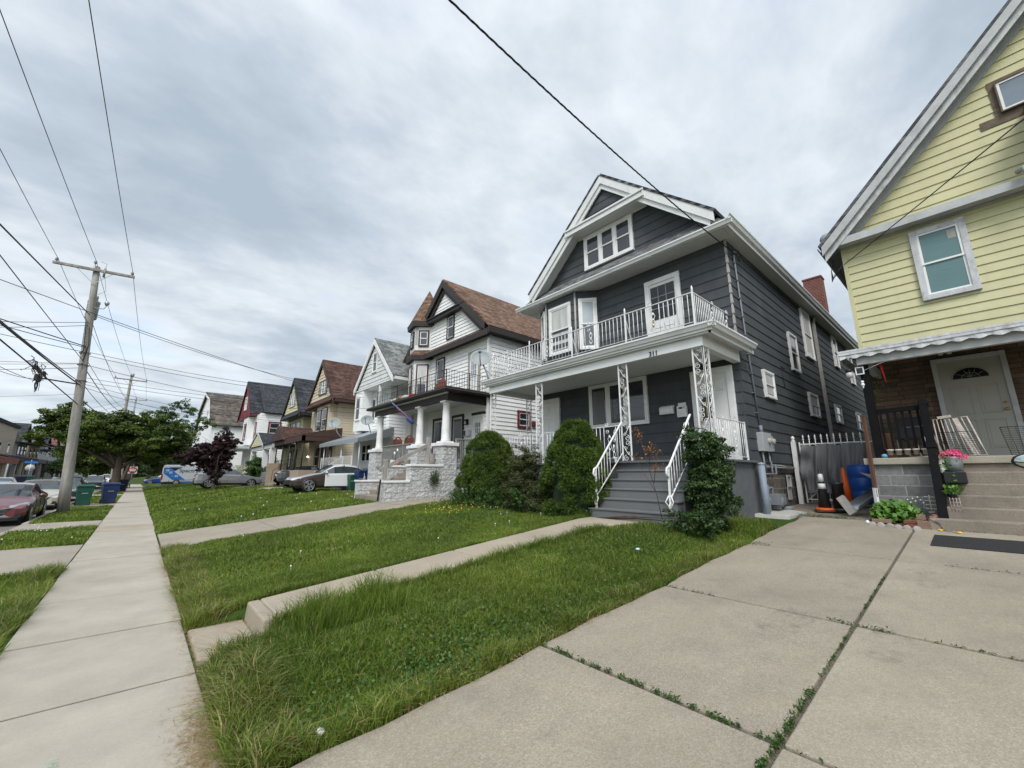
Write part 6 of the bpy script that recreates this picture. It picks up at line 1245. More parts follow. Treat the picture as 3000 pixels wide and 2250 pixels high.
def far_houses():
    # H3 white with grey roof
    H, F, FS, G, rf = simple_house('white_house', 'narrow white house with an old grey shingle roof beyond the turret house', 11.2, 24.2, 29.6, .8, 7.2, 10.4, 25.2, 22.15, 28.05, 7.25, 10.26, 'white_siding', 'white_shake', 'shingle_oldgrey', 'white_paint', soffit='white_paint')
    window(H, G, 24.75, 25.45, 8.0, 9.35, tw=.08, trim='white_paint'); window(H, F, 26.2, 27.1, 5.0, 6.6, tw=.07, trim='white_paint')
    m = MB(); m.box(10.45, 11.2, 26.7, 28.0, 4.4, 7.1); m.build('bay', 'white_siding', H); FB = Face('X', 10.45); window(H, FB, 26.95, 27.75, 5.1, 6.7, tw=.07)
    m = MB(); m.bar((10.5, 24.2, 4.6), (10.5, 24.2, 7.15), .12, .12, up=(1, 0, 0)); m.build('upper_porch_post', 'white_paint', H)
    m = MB(); m.hexa([(8.9, 22.9, 3.55), (8.9, 29.6, 3.55), (11.2, 29.6, 4.35), (11.2, 23.4, 4.35)], [(8.9, 22.9, 3.60), (8.9, 29.6, 3.60), (11.2, 29.6, 4.42), (11.2, 23.4, 4.42)])
    n = 90; tp = [(8.88, 22.9+6.7*i/n, 3.60) for i in range(n+1)]; bt = [(8.87, 22.9+6.7*i/n, 3.36+.03*math.sin(i*1.6)) for i in range(n+1)]; m.add(tp+bt, [(i, i+1, n+2+i, n+1+i) for i in range(n)]); n = 30; tp = [(8.9+2.3*i/n, 22.88+.5*i/n, 3.6+.78*i/n) for i in range(n+1)]; bt = [(8.9+2.3*i/n, 22.87+.5*i/n, 3.36+.5*i/n+.03*math.sin(i*1.6)) for i in range(n+1)]; m.add(tp+bt, [(i, i+1, n+2+i, n+1+i) for i in range(n)]); m.build('metal_awning', 'galv', H)
    for y in (23.2, 26.0, 29.2): m = MB(); m.tube([(9.1, y, 1.9), (9.1, y, 3.5)], .03, 6); m.build('awning_post', 'white_paint', H)
    window(H, F, 26.5, 28.0, 2.4, 3.6, ncol=2, tw=.07, pane='glass_dark'); m = MB(); m.box(9.0, 11.2, 24.0, 29.6, .6, 1.95); m.build('porch_base', 'cinder', H)
    iron_rail(H, (9.02, 24.0), (9.02, 29.4), 1.95, 2.65, step=.16, scrolls=(.3, .7), finial=False, name='porch_railing'); iron_rail(H, (7.6, 25.4), (9.0, 25.4), 1.0, 1.7, zb=(1.95, 2.65), step=.16, finial=False, name='stair_railing')
    t = thing('satellite_dish', 'round grey satellite dish on the awning roof of the narrow white house', 'satellite dish', (9.8, 28.2, 4.0), 'satellite dishes'); dish(t, (9.3, 28.4, 4.95), .42, (-.55, -.8, .25)); m = MB(); m.tube([(9.8, 28.1, 3.95), (9.5, 28.2, 4.3), (9.35, 28.35, 4.8)], .03, 6); m.build('mast', 'pipe_grey', t)
    t = thing('satellite_dish', 'smaller grey dish half hidden behind the porch column of the turret house', 'satellite dish', (9.8, 23.6, 4.0), 'satellite dishes'); dish(t, (9.7, 23.9, 4.75), .36, (-.55, -.8, .25)); m = MB(); m.tube([(9.9, 23.7, 4.0), (9.75, 23.85, 4.6)], .03, 6); m.build('mast', 'pipe_grey', t)
    # H4 tan with brown trim
    H, F, FS, G, rf = simple_house('tan_house', 'cream sided house with brown trim and a steep brown roof', 11.0, 32.7, 39.6, .8, 7.15, 10.3, 35.45, 31.9, 38.9, 7.2, 10.95, 'tan_siding', 'tan_siding', 'shingle_darkbrown', 'brown_trim', soffit='brown_trim')
    window(H, G, 33.9, 35.9, 7.95, 9.1, trim='brown_trim', tw=.08, ncol=3); m = MB(); m.hexa([(10.1, 32.1, 7.15), (10.1, 38.7, 7.15), (10.36, 38.5, 7.62), (10.36, 32.4, 7.62)], [(10.1, 32.1, 7.05), (10.1, 38.7, 7.05), (10.36, 38.5, 7.05), (10.36, 32.4, 7.05)]); m.build('skirt_roof', 'shingle_darkbrown', H)
    m = MB(); m.box(10.4, 11, 33.2, 36.2, 4.6, 7.05); m.build('bay', 'tan_siding', H); FB = Face('X', 10.4); window(H, FB, 33.4, 34.7, 4.9, 6.8, trim='brown_trim', tw=.1); window(H, FB, 34.8, 36.0, 4.9, 6.7, trim='brown_trim', tw=.1); window(H, F, 36.9, 38.0, 4.9, 6.6, trim='brown_trim', tw=.09, blind=('curtain', .6))
    window(H, F, 33.4, 34.3, 2.2, 3.9, trim='brown_trim', tw=.09); window(H, F, 36.5, 37.6, 2.2, 3.9, trim='brown_trim', tw=.09); panel_door(H, F, 34.9, 35.8, 1.9, 3.9, 'dark_trim', 'brown_trim', lab='dark front door of the cream house')
    m = MB(); x0, x1, y0, y1, ym = 8.3, 11.0, 31.6, 39.8, 39.0; m.slab([(x0, y0, 4.3), (x1, y0, 4.9), (x1, y1, 4.9), (x0, y1, 4.3)], .12, (0, 0, 1)); m.prism([(x0-.2, 36.6, 4.3), (x0-.2, 39.8, 4.3), (x0-.2, 38.2, 5.5)], (2.6, 0, 0)); m.build('porch_roof', 'shingle_darkbrown', H)
    m = MB(); m.box(x0, x0+.2, y0, y1, 3.95, 4.3); m.box(x0, x1, y0, y0+.2, 3.95, 4.3); m.prism([(x0-.23, 36.5, 4.28), (x0-.23, 39.9, 4.28), (x0-.23, 39.9, 4.36), (x0-.23, 38.2, 5.62), (x0-.23, 36.5, 4.36)], (.04, 0, 0)); m.prism([(8.4, y0-.02, 4.3), (11, y0-.02, 4.3), (11, y0-.02, 4.95)], (0, .1, 0)); m.build('porch_beam', 'brown_trim', H)
    for y in (31.8, 33.6, 35.4, 37.4, 39.5): m = MB(); m.tube([(8.45, y, 1.9), (8.45, y, 4.0)], .05, 6); m.build('porch_post', 'dark_trim', H)
    m = MB(); m.box(8.3, 11, 31.7, 39.8, .5, 1.9); m.build('porch_base', 'tan_paint', H); iron_rail(H, (8.4, 31.8), (8.4, 39.5), 1.9, 2.7, 'black_metal', 'porch_railing', step=.2, posts=(), finial=False)
    # H5 pale yellow with black roof
    H, F, FS, G, rf = simple_house('pale_yellow_house', 'pale yellow house with black roof between the cream and the maroon gables', 11.0, 42.2, 48.4, .8, 7.0, 10.3, 44.1, 40.7, 47.5, 7.1, 10.9, 'pale_yellow_siding', 'pale_yellow_siding', 'shingle_black', 'dark_trim', soffit='dark_trim')
    window(H, G, 43.1, 45.1, 8.0, 9.4, trim='wood_grey', tw=.08, ncol=3); m = MB(); m.hexa([(10.1, 40.9, 7.05), (10.1, 47.3, 7.05), (10.36, 47.1, 7.5), (10.36, 41.2, 7.5)], [(10.1, 40.9, 6.95), (10.1, 47.3, 6.95), (10.36, 47.1, 6.95), (10.36, 41.2, 6.95)]); m.build('skirt_roof', 'shingle_black', H)
    window(H, F, 43.0, 44.3, 5.0, 6.6, trim='wood_grey', tw=.08); window(H, F, 44.6, 45.8, 5.0, 6.6, trim='wood_grey', tw=.08); window(H, F, 46.4, 47.4, 5.0, 6.6, trim='dark_trim', tw=.08)
    m = MB(); m.prism([(8.2, 43.6, 4.2), (8.2, 49.8, 4.2), (8.2, 46.7, 5.6)], (2.9, 0, 0)); m.slab([(8.2, 40.6, 4.2), (11, 40.6, 4.9), (11, 44, 4.9), (8.2, 44, 4.2)], .12, (0, 0, 1)); m.build('porch_roof', 'shingle_black', H); FP = Face('X', 8.18); m = MB(); lap(m, FP, [(44.2, 4.25), (49.2, 4.25), (46.7, 5.35)], .2, 4.2, .02); m.build('porch_gable', 'pale_yellow_siding', H)
    m = MB(); m.box(8.3, 8.5, 40.6, 49.7, 3.85, 4.2); rake_board(m, 8.1, [(43.5, 4.25), (46.7, 5.7), (49.9, 4.25)], .2, .06); m.build('porch_beam', 'grey_trim', H)
    for y in (41, 43.9, 49.4): m = MB(); m.box(8.3, 8.75, y-.2, y+.2, 1.2, 3.85); m.build('porch_post', 'painted_wood_white', H)
    m = MB(); m.box(8.3, 11, 40.6, 49.7, .5, 1.8); m.build('porch_base', 'cinder', H); window(H, F, 45, 46, 2.2, 3.8, trim='dark_trim', tw=.09); panel_door(H, F, 43.2, 44.1, 1.8, 3.8, 'door_white', 'dark_trim', lab='white door deep in the porch')
    t = thing('porch_light', 'lit bare bulb glowing in the dark porch of the cream house', 'lamp', (10.9, 39.0, 3.1)); m = MB(); m.ball((10.85, 39.1, 3.1), .07, 8); e = NT('lit_bulb'); e.put(e.b.inputs['Emission Color'], (1, .8, .5)); e.put(e.b.inputs['Emission Strength'], 6.0); _mats['lit_bulb'] = e.m; m.build('bulb', 'lit_bulb', t); m = MB(); m.box(10.88, 11, 39.04, 39.16, 3.15, 3.2); m.build('base', 'black_metal', t)
    # tan stair block of the cream house
    t = thing('stair_wall', 'tan plastered stair wall with a thin black handrail', 'wall', (8.0, 38.6, .8)); m = MB(); m.box(7.6, 8.75, 37.9, 38.1, .4, 2.47); m.build('wall', 'tan_paint', t); m = MB(); m.tube([(7.7, 36.6, 1.0), (7.75, 36.6, 1.9), (8.9, 36.6, 2.6)], .02, 5); m.tube([(8.3, 36.6, 1.2), (8.3, 36.6, 2.2)], .015, 5); m.build('handrail', 'black_metal', t); m = MB()
    for i in range(5): m.box(7.6+.22*i, 8.7, 36.4, 37.9, .4, .85+.22*i-.001*i)
    m.build('steps', 'walk_concrete', t)
    # H6 white with maroon gable
    H, F, FS, G, rf = simple_house('maroon_gable_house', 'white house with a maroon gable and slate black roof', 9.1, 52.0, 59.5, .6, 8.1, 8.4, 57.4, 53.3, 61.2, 8.2, 12.5, 'white_siding', 'maroon_siding', 'shingle_black', 'red_trim', soffit='red_trim', lapn=.24)
    rfy = 52.0; m = MB(); n = Vector((0, -(12.5-8.2), 57.4-51.6)).normalized(); m.slab([(9.4, 51.6, 8.2), (23.4, 51.6, 8.2), (23.4, 57.4, 12.5), (9.4, 57.4, 12.5)], .10, n); m.build('near_roof_slope', 'shingle_black', rf)
    window(H, G, 56.6, 57.9, 9.0, 10.6, trim='white_paint', tw=.09, ncol=2); window(H, FS, 10.0, 11.3, 5.9, 7.35, trim='red_trim', tw=.16); m = MB(); m.box(8.5, 9.1, 54.6, 57.6, 4.8, 8.0); m.build('bay', 'white_siding', H); FB = Face('X', 8.5); window(H, FB, 55.4, 56.6, 5.4, 7.3, trim='red_trim', tw=.12); window(H, F, 53.0, 53.9, 5.2, 7.3, trim='red_trim', tw=.12); window(H, F, 58.2, 59.2, 5.3, 7.2, trim='red_trim', tw=.1)
    m = MB(); m.box(6.9, 9.1, 52.4, 60, 4.3, 4.55); m.box(7.0, 7.2, 52.5, 60, 3.85, 4.3); m.build('porch_roof', 'grey_trim', H); iron_rail(H, (7.0, 52.5), (7.0, 60), 4.6, 5.5, step=.2, finial=False, name='balcony_railing'); iron_rail(H, (7.0, 52.5), (9.0, 52.5), 4.6, 5.5, step=.2, finial=False, name='balcony_railing')
    for y in (52.7, 56, 59.7): m = MB(); m.box(7.0, 7.25, y-.12, y+.12, .8, 3.9); m.build('porch_post', 'white_paint', H)
    m = MB(); m.box(6.9, 9.1, 52.4, 60, .3, 1.5); m.build('porch_base', 'painted_wood_white', H); iron_rail(H, (7.0, 52.6), (7.0, 59.8), 1.5, 2.4, step=.2, finial=False, name='porch_railing', thin=.03); window(H, F, 53.5, 55.5, 1.8, 2.9, ncol=2, tw=.08); window(H, F, 56.8, 57.8, 1.7, 3.6, tw=.08, pane='glass_dark'); m = MB(); F.box(m, 53.3, 55.6, 3.0, 3.8, .0, .1); m.build('shutter_panel', 'white_siding', H)
    # H7 white barn roofed house
    H = thing('barn_roof_house', 'far white house with a weathered gambrel roof at the corner', 'house', (6.5, 78, .3)); F = Face('X', 6.5)
    ya, yb, ze, yk0, yk1, zk, yc, zp = 67.6, 90.0, 8.3, 71.6, 86.0, 12.0, 79, 14.0
    m = MB(); m.prism([(6.5, ya, 0), (6.5, yb, 0), (6.5, yb, ze), (6.5, yk1, zk), (6.5, yc, zp), (6.5, yk0, zk), (6.5, ya, ze)], (16, 0, 0)); m.build('wall', 'white_siding', H); rf = MB()
    for (y0, z0), (y1, z1) in zip(((ya-.4, ze-.4), (yk0, zk), (yc, zp), (yk1, zk)), ((yk0, zk), (yc, zp), (yk1, zk), (yb+.4, ze-.4))): n = Vector((0, -(z1-z0), y1-y0)).normalized(); rf.slab([(6.1, y0, z0+.05), (22.8, y0, z0+.05), (22.8, y1, z1+.05), (6.1, y1, z1+.05)], .15, n)
    rf.build('roof', 'shingle_weathered', H); m = MB(); rake_board(m, 6.05, [(ya-.4, ze-.4), (yk0, zk), (yc, zp), (yk1, zk), (yb+.4, ze-.4)], .3, .1); m.build('rake_board', 'white_paint', H); window(H, F, 74.5, 76.5, 9.0, 11.0, trim='white_paint', tw=.15); window(H, F, 71, 73, 4.5, 6.5, trim='white_paint', tw=.15); window(H, F, 80, 82, 4.5, 6.5, trim='white_paint', tw=.15)
far_houses()
def across():
    X = -18.0
    def hs(name, label, ya, yb, ze, zp, wall, roof, trim, pz=4.2, flat=False, balcony=False):
        H = thing(name, label, 'house', (X, (ya+yb)/2, 0)); yc = (ya+yb)/2
        m = MB(); m.box(X-14, X, ya, yb, 0, ze); m.build('wall', wall, H); F2 = lambda u0, u1, z0, z1, mb, d0=0, d1=.06: mb.box(X+d0, X+d1, u0, u1, z0, z1)
        m = MB()
        if flat: m.box(X-14.2, X+.3, ya-.2, yb+.2, ze, zp)
        else:
            for ye, s in ((ya-.4, 1), (yb+.4, -1)): n = Vector((0, -s*(zp-ze), abs(ye-yc))).normalized(); m.slab([(X-14, ye, ze-.2), (X+.5, ye, ze-.2), (X+.5, yc, zp), (X-14, yc, zp)], .15, n)
        m.build('roof', roof, H)
        if not flat: m = MB(); m.prism([(X+.0, ya, ze), (X+.0, yb, ze), (X+.0, yc, zp-.2)], (-.3, 0, 0)); m.build('gable_wall', wall, H)
        for i in range(3):
            u = ya+(yb-ya)*(.16+.30*i)
            for z in ((1.6, 3.4), (5.2, 7.0)):
                m = MB(); F2(u, u+1.5, z[0], z[1], m, -.02, .05); w = m.build('window', trim, H); m = MB(); F2(u+.15, u+1.35, z[0]+.15, z[1]-.15, m, .0, .07); m.build('glass_pane', 'glass', w)
        m = MB(); m.slab([(X, ya, pz+.6), (X+3.2, ya, pz), (X+3.2, yb, pz), (X, yb, pz+.6)], .2, (0, 0, 1)); m.box(X+2.9, X+3.2, ya, yb, pz-.5, pz); m.build('porch_roof', roof if not balcony else 'dark_trim', H); m = MB(); m.box(X, X+3.1, ya, yb, 0, .9); m.build('porch_base', 'cinder', H)
        for u in (ya+.3, yc, yb-.3): m = MB(); m.box(X+2.8, X+3.1, u-.18, u+.18, .9, pz-.4); m.build('porch_post', 'far_siding_tan' if u == yc else trim, H)
        if balcony: m = MB(); m.box(X+2.95, X+3.05, ya, yb, pz+.3, pz+1.3); m.build('balcony_panel', 'far_siding_grey', H); m = MB(); m.slab([(X, ya, ze-.1), (X+3.3, ya, ze-.5), (X+3.3, yb, ze-.5), (X, yb, ze-.1)], .2, (0, 0, 1)); m.build('balcony_roof', 'dark_trim', H)
        return H
    hs('brick_block', 'flat roofed tan brick house at the far left edge across the street', 98, 119, 9.9, 10.4, 'far_siding_tan', 'shingle_black', 'grey_trim', flat=True)
    X = -15.5; hs('clapboard_house', 'grey white clapboard house with a reddish roof across the street', 75, 86.5, 6.2, 8.4, 'far_siding_grey', 'shingle_red', 'wood_grey', 3.4)
    X = -18.0; hs('dark_roof_house', 'grey house with a broad dark roof right of the brick block', 121, 131, 7.6, 11.4, 'far_siding_grey', 'shingle_black', 'dark_trim', balcony=True)
    hs('balcony_house', 'tan house with a two storey porch behind the street sign', 132.5, 146, 8.2, 10.6, 'far_siding_tan', 'shingle_weathered', 'dark_trim', balcony=True); hs('blue_house', 'small pale blue house with a dark roof', 148, 158, 7.4, 10.8, 'far_siding_blue', 'shingle_black', 'white_paint', balcony=True)
    hs('red_roof_house', 'distant house with a red roof left of the maple', 160, 174, 8.2, 11.5, 'far_siding_grey', 'shingle_red', 'white_paint')
    for i, (y, w, r) in enumerate(((176, 'far_siding_brown', 'shingle_weathered'), (192, 'far_siding_tan', 'shingle_black'), (208, 'far_siding_grey', 'shingle_weathered'))): hs('distant_house', ('distant brown house down the street', 'distant tan house down the street', 'farthest grey house down the street')[i], y, y+12, 7.6, 11, w, r, 'white_paint')
across()
# ================================================================ TREES AND SHRUBS
def lobes_cloud(lobes, n, r, shell=.62):
    """points + outward normals scattered through overlapping ellipsoids (denser near the surface), with clumps and gaps"""
    L = np.array(lobes, float); vol = L[:, 3]*L[:, 4]*L[:, 5]; pick = r.choice(len(L), n, p=vol/vol.sum()); c = L[pick]
    d = r.normal(0, 1, (n, 3)); d /= np.linalg.norm(d, axis=1)[:, None]; q = r.uniform(shell**3, 1, n)**(1/3); wob = 1+.16*np.sin(d[:, 0]*7+c[:, 0])*np.sin(d[:, 1]*6+c[:, 1])+.10*np.sin(d[:, 2]*13+d[:, 0]*11)
    return c[:, :3]+d*c[:, 3:6]*(q*wob)[:, None], d
def clumped(lobes, n, r, nclump, crad, shell=.5):
    C, D = lobes_cloud(lobes, nclump, r, shell); k = r.integers(0, nclump, n); d = r.normal(0, 1, (n, 3)); d /= np.linalg.norm(d, axis=1)[:, None]
    rad = crad*r.uniform(.6, 1.25, nclump)[k]; P = C[k]+d*(rad*r.uniform(.25, 1, n)**.6)[:, None]*np.array([1, 1, .6]); return P, (D[k]*.4+d*.5+np.array([0, 0, .6])), r.uniform(-.25, .25, nclump)[k]
def branch_tree(m, base, top, r0, targets, r, n=8):
    b = Vector(base); t = Vector(top); pts = [b+(t-b)*k/5+Vector((r.normal(0, .05), r.normal(0, .05), 0))*(k > 0) for k in range(6)]; m.tube([b+Vector((0, 0, -.3)), *pts], [r0*1.35, r0*1.12, r0*1.0, r0*.92, r0*.85, r0*.78, r0*.66], n)
    for tg in targets:
        tg = Vector(tg); s = pts[3+int(r.integers(0, 3))]; mid = s.lerp(tg, .45)+Vector((r.normal(0, .2), r.normal(0, .2), .35)); m.tube([s, s.lerp(mid, .5)+Vector((0, 0, .05)), mid, mid.lerp(tg, .6)+Vector((r.normal(0, .15), r.normal(0, .15), .1)), tg], [r0*.42, r0*.34, r0*.25, r0*.15, r0*.05], 6)
        for j in range(3): e = mid.lerp(tg, .3+.3*j)+Vector((r.normal(0, .7), r.normal(0, .7), r.normal(.3, .4))); m.tube([mid.lerp(tg, .15+.25*j), e], [r0*.12, r0*.03], 4)
def tree(name, label, cat, base, top, r0, lobes, n, leaf, size, seed, nclump=160, crad=.75, group=None, asp=.75, shell=.5, twig=True):
    r = np.random.default_rng(seed); t = thing(name, label, cat, base, group); m = MB(); tg = [tuple(l[:3]) for l in lobes]; branch_tree(m, base, top, r0, tg, r); m.build('trunk', 'bark', t)
    P, N, cc = clumped(lobes, n, r, nclump, crad, shell); V, F = leafcloud(P, N, size, r, asp, .5); arr_obj('crown', V, F, leaf, t, rnd_face=np.clip(.45+cc+r.normal(0, .16, len(F)), 0, 1)); return t
# big maple on the planting strip
tree('maple_tree', 'broad green maple with a thick dark trunk on the strip behind the blue bins', 'tree', (-1.35, 52, 0), (-1.5, 52, 3.3), .36, [(-1.4, 52, 5.7, 2.3, 2.6, 1.6), (-3.4, 51.5, 5.2, 1.9, 2.2, 1.7), (-4.9, 52, 6.0, 1.9, 2.0, 1.45), (-6.2, 52, 5.9, 1.1, 1.6, 1.0), (-5.9, 51, 4.6, 1.5, 1.5, .75), (.7, 52, 5.2, 2.2, 2.4, 1.7), (2.0, 52.5, 4.6, 1.6, 2.2, 1.5), (-.2, 51.5, 4.0, 2.2, 2.0, .8), (-2.9, 52, 6.2, 1.2, 1.6, .8), (-5.2, 52, 7.0, .8, 1.1, .7), (-3.9, 52, 6.9, .7, 1, .5), (.7, 52, 6.4, .9, 1.2, .7), (-4.4, 52, 3.6, 1.2, 1.5, .9), (-2.6, 53, 3.9, 1.5, 1.6, 1.1), (1.3, 53, 3.6, 1.6, 1.8, .9), (-.6, 53.5, 3.6, 1.8, 1.4, .8), (3.1, 53, 4.9, .9, 1.6, 1.2), (-1.0, 52, 7.0, 1.3, 1.5, .6)], 74000, 'maple_leaf', .17, 21, 600, .5, shell=.25)
tree('maple_tree', 'second maple just behind, its slim trunk leaning towards the sidewalk', 'tree', (-1.0, 66, 0), (-.6, 66.5, 3.4), .3, [(-3.8, 67, 4.0, 2.4, 3, 2.2), (-5.6, 68, 3.4, 1.8, 2.4, 1.6), (-1, 67, 5.2, 2.6, 3, 2.2), (1.6, 70, 4.6, 2.2, 3, 2.0), (3.2, 72, 5.2, 1.8, 2, 1.6)], 34000, 'maple_leaf', .22, 22, 240, .7, shell=.3)
tree('sparse_tree', 'thin leaved tree with bare grey branches reaching over the van', 'tree', (-1.25, 60, .0), (-.6, 59.5, 4.6), .17, [(2.4, 56, 9.0, .9, .9, .6), (3.2, 56, 8.2, 1.1, 1, .55), (1.2, 56, 8.0, 1.1, 1, .8), (.4, 56, 7.4, 1.0, 1, .7), (4.6, 56, 7.4, 1.1, 1, .4), (3.6, 56, 6.6, 1.2, 1, .6), (2.2, 56, 6.8, 1.4, 1.2, .9), (5.3, 56, 6.9, .9, .8, .35)], 6500, 'locust_leaf', .15, 23, 130, .34, shell=.3)
tree('purple_plum', 'dark purple leaved tree standing before the silver car', 'tree', (4.3, 37.6, .4), (4.2, 37.6, 1.9), .11, [(3.5, 38, 3.1, 1.0, 1.1, .8), (4.3, 38, 3.2, .9, 1.0, 1.0), (4.6, 38, 4.1, .75, .9, .75), (5.1, 37.8, 4.0, .45, .6, .45), (2.5, 38, 2.9, .75, .9, .5), (3.1, 38, 2.6, .9, .9, .6), (4.6, 37.8, 2.4, .6, .7, .6), (4.3, 37.6, 1.5, .45, .5, .55), (1.8, 38, 2.75, .4, .6, .28), (4.45, 37.6, 1.0, .35, .4, .35), (4.55, 38, 4.85, .3, .4, .35), (3.8, 38, 2.3, .8, .7, .55), (4.3, 38, 2.6, .9, .8, .8), (4.9, 38, 3.3, .5, .7, .6), (4.1, 38, 1.7, .55, .6, .5), (4.75, 38, 2.0, .45, .6, .5)], 46000, 'purple_leaf', .095, 24, 560, .20, shell=.2)
tree('leafy_bush', 'tall green elder bush against the tan stair wall', 'bush', (8.3, 44.5, .7), (8.3, 44.5, 1.5), .08, [(8.2, 44.5, 2.1, .9, 1.0, 1.1), (8.8, 44.8, 2.7, .6, .9, .6), (7.8, 44.4, 2.5, .5, .7, .5), (9.2, 44.5, 2.3, .5, .8, .8)], 12000, 'weed_leaf', .12, 25, 150, .35, shell=.3)
tree('spirea_bush', 'sprawling bush covered in cream white blossom behind the silver car', 'bush', (7.2, 46, .6), (7.2, 46, 1.2), .05, [(7.1, 46, 1.75, .7, 1.0, .75), (6.6, 46, 1.55, .45, .9, .5), (7.9, 46, 1.5, .55, .9, .6)], 9000, 'blossom', .10, 26, 160, .25, shell=.5)
tree('back_tree', 'green treetop peeking over the far end of the grey house', 'tree', (40, 3.0, .8), (40, 3.2, 7), .3, [(40, 3.8, 11.4, 1.6, 1.5, 1.5), (40.5, 2.6, 10.2, 1.6, 1.5, 1.5), (40, 3.4, 9, 2, 2, 1.6)], 2600, 'locust_leaf', .26, 27, 70, .5)
far = [(-14, 150, 5), (-11.9, 122, 4.2), (-13, 190, 7), (2.6, 90, 4.2), (-1.6, 96, 4.5), (4.5, 104, 6), (9, 112, 6.5), (-2, 128, 5.5), (1.8, 140, 6), (-12.5, 230, 7), (-1.5, 175, 7), (3, 190, 8), (-4, 250, 9), (12, 150, 9), (22, 170, 10)]
labs = ['rounded street tree beyond the stop sign across the street', 'nearest tree across the street, left of the maple', 'tall dark tree far down the left side of the street', 'dark tree right behind the white van', 'tree by the no entry sign beyond the crossing', 'dense tree behind the blue car', 'bushy tree behind the barn roofed house', 'street tree in the middle distance on the strip', 'dark tree closing the view above the sidewalk', 'far left tree near the end of the street', 'far street tree on the strip', 'large tree deep behind the van', 'farthest tree at the end of the street', 'big tree mass behind the gambrel roof', 'tree behind the houses in the distance']
for i, ((x, y, h), lb) in enumerate(zip(far, labs)):
    s = h/6; tree('street_tree', lb, 'tree', (x, y, 0), (x, y, h*.42), .22*s+.08, [(x, y, h*.72, 2.4*s, 2.6*s, 1.8*s), (x-1.6*s, y, h*.6, 1.8*s, 2*s, 1.4*s), (x+1.7*s, y+.5, h*.62, 1.8*s, 2*s, 1.4*s), (x+.3, y, h*.92, 1.5*s, 1.5*s, 1.1*s)], 5200, 'far_leaf', .30*s, 40+i, 90, .8*s, 'trees far down the street', shell=.2)
def hedge_backdrop():
    r = np.random.default_rng(77); lob = []
    for k in range(46): lob.append((r.uniform(-150, 90), r.uniform(270, 330), r.uniform(2, 5), r.uniform(6, 12), 6, r.uniform(4, 7)))
    for k in range(22): lob.append((r.uniform(45, 75), r.uniform(-60, 260), r.uniform(1, 3), 6, r.uniform(5, 9), r.uniform(3, 5)))
    P, D = lobes_cloud(lob, 26000, r, .7); V, F = leafcloud(P, D, 1.5, r, .8, .5); o = arr_obj('distant_woods', V, F, 'far_leaf', rnd_face=r.uniform(0, 1, len(F))); kind(o, 'stuff'); tag(o, 'hazy band of distant treetops along the horizon', 'trees')
hedge_backdrop()
# rounded evergreens: tight knobbly surface of short needles
def evergreen(name, label, cx, cy, zb, R_, Ht, n, seed, leaf='spruce_leaf', pw=2.1, knob=230, rot=0.0, size=.035, dark=0.0):
    r = np.random.default_rng(seed); t = thing(name, label, 'shrub', (cx, cy, zb), 'evergreens in front of the grey porch' if leaf == 'spruce_leaf' else None)
    prof = lambda h: np.clip((1-np.abs(h)**pw), 0, 1)**.55*np.where(h < .12, .80+.20*h/.12, 1.0)
    hk = r.uniform(.0, .99, knob); ak = r.uniform(0, 2*np.pi, knob); rk = prof(hk)*R_*(1+.07*np.sin(3*ak+5*hk+seed)+.05*np.sin(7*ak-9*hk)); K = np.stack([cx+np.cos(ak)*rk*.90, cy+np.sin(ak)*rk*.90, zb+hk*Ht*.96], 1); kr = R_*r.uniform(.13, .23, knob)
    core = np.array([cx, cy, zb+Ht*.45]); k = r.integers(0, knob, n); d = r.normal(0, 1, (n, 3)); out = K[k]-core; out /= np.linalg.norm(out, axis=1)[:, None]; d = d/np.linalg.norm(d, axis=1)[:, None]; d = np.where((np.sum(d*out, 1) < -.15)[:, None], -d, d)
    P = K[k]+d*(kr[k]*r.uniform(.88, 1.05, n))[:, None]*np.array([1, 1, .85]); N = d
    # needles stand out of the knob surface
    a = r.normal(0, 1, (n, 3)); tt = np.cross(N, a); tt /= np.linalg.norm(tt, axis=1)[:, None]; s = (size*r.uniform(.7, 1.5, n))[:, None]; q0 = P-tt*s*.26; q1 = P+tt*s*.26; q2 = P+(N+.6*r.normal(0, 1, (n, 3)))*s*.9
    V = np.stack([q0, q1, q2], 1).reshape(-1, 3); i = np.arange(n)*3; F = np.stack([i, i+1, i+2], 1); shade = .5+.10*r.normal(0, 1, n)+(r.uniform(-.12, .12, knob))[k]+.22*np.clip(np.sum(d*out, 1)-.55, -.6, .4)  # outward needles coloured lighter, shade between knobs painted into the rest
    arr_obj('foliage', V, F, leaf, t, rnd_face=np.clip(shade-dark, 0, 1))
    m = MB(); m.lathe([(R_*.72*float(prof(np.array(h))), zb+Ht*h) for h in np.linspace(0.0, .92, 10)], (cx, cy, 0), 16); m.build('gap_shade_hull', 'gap_shade_green', t); m = MB(); m.tube([(cx, cy, zb-.1), (cx, cy, zb+Ht*.5)], .07, 8); m.build('stem', 'bark', t); return t  # near-black inner hull, its colour stands for the shade between knobs
plain('gap_shade_green', (.012, .022, .006), 1, .4, 6, 0)
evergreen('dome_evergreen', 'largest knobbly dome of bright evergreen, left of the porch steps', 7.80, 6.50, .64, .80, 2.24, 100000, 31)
evergreen('dome_evergreen', 'dome shaped bright evergreen nearer the turret house', 8.10, 10.25, .80, .90, 2.12, 90000, 32)
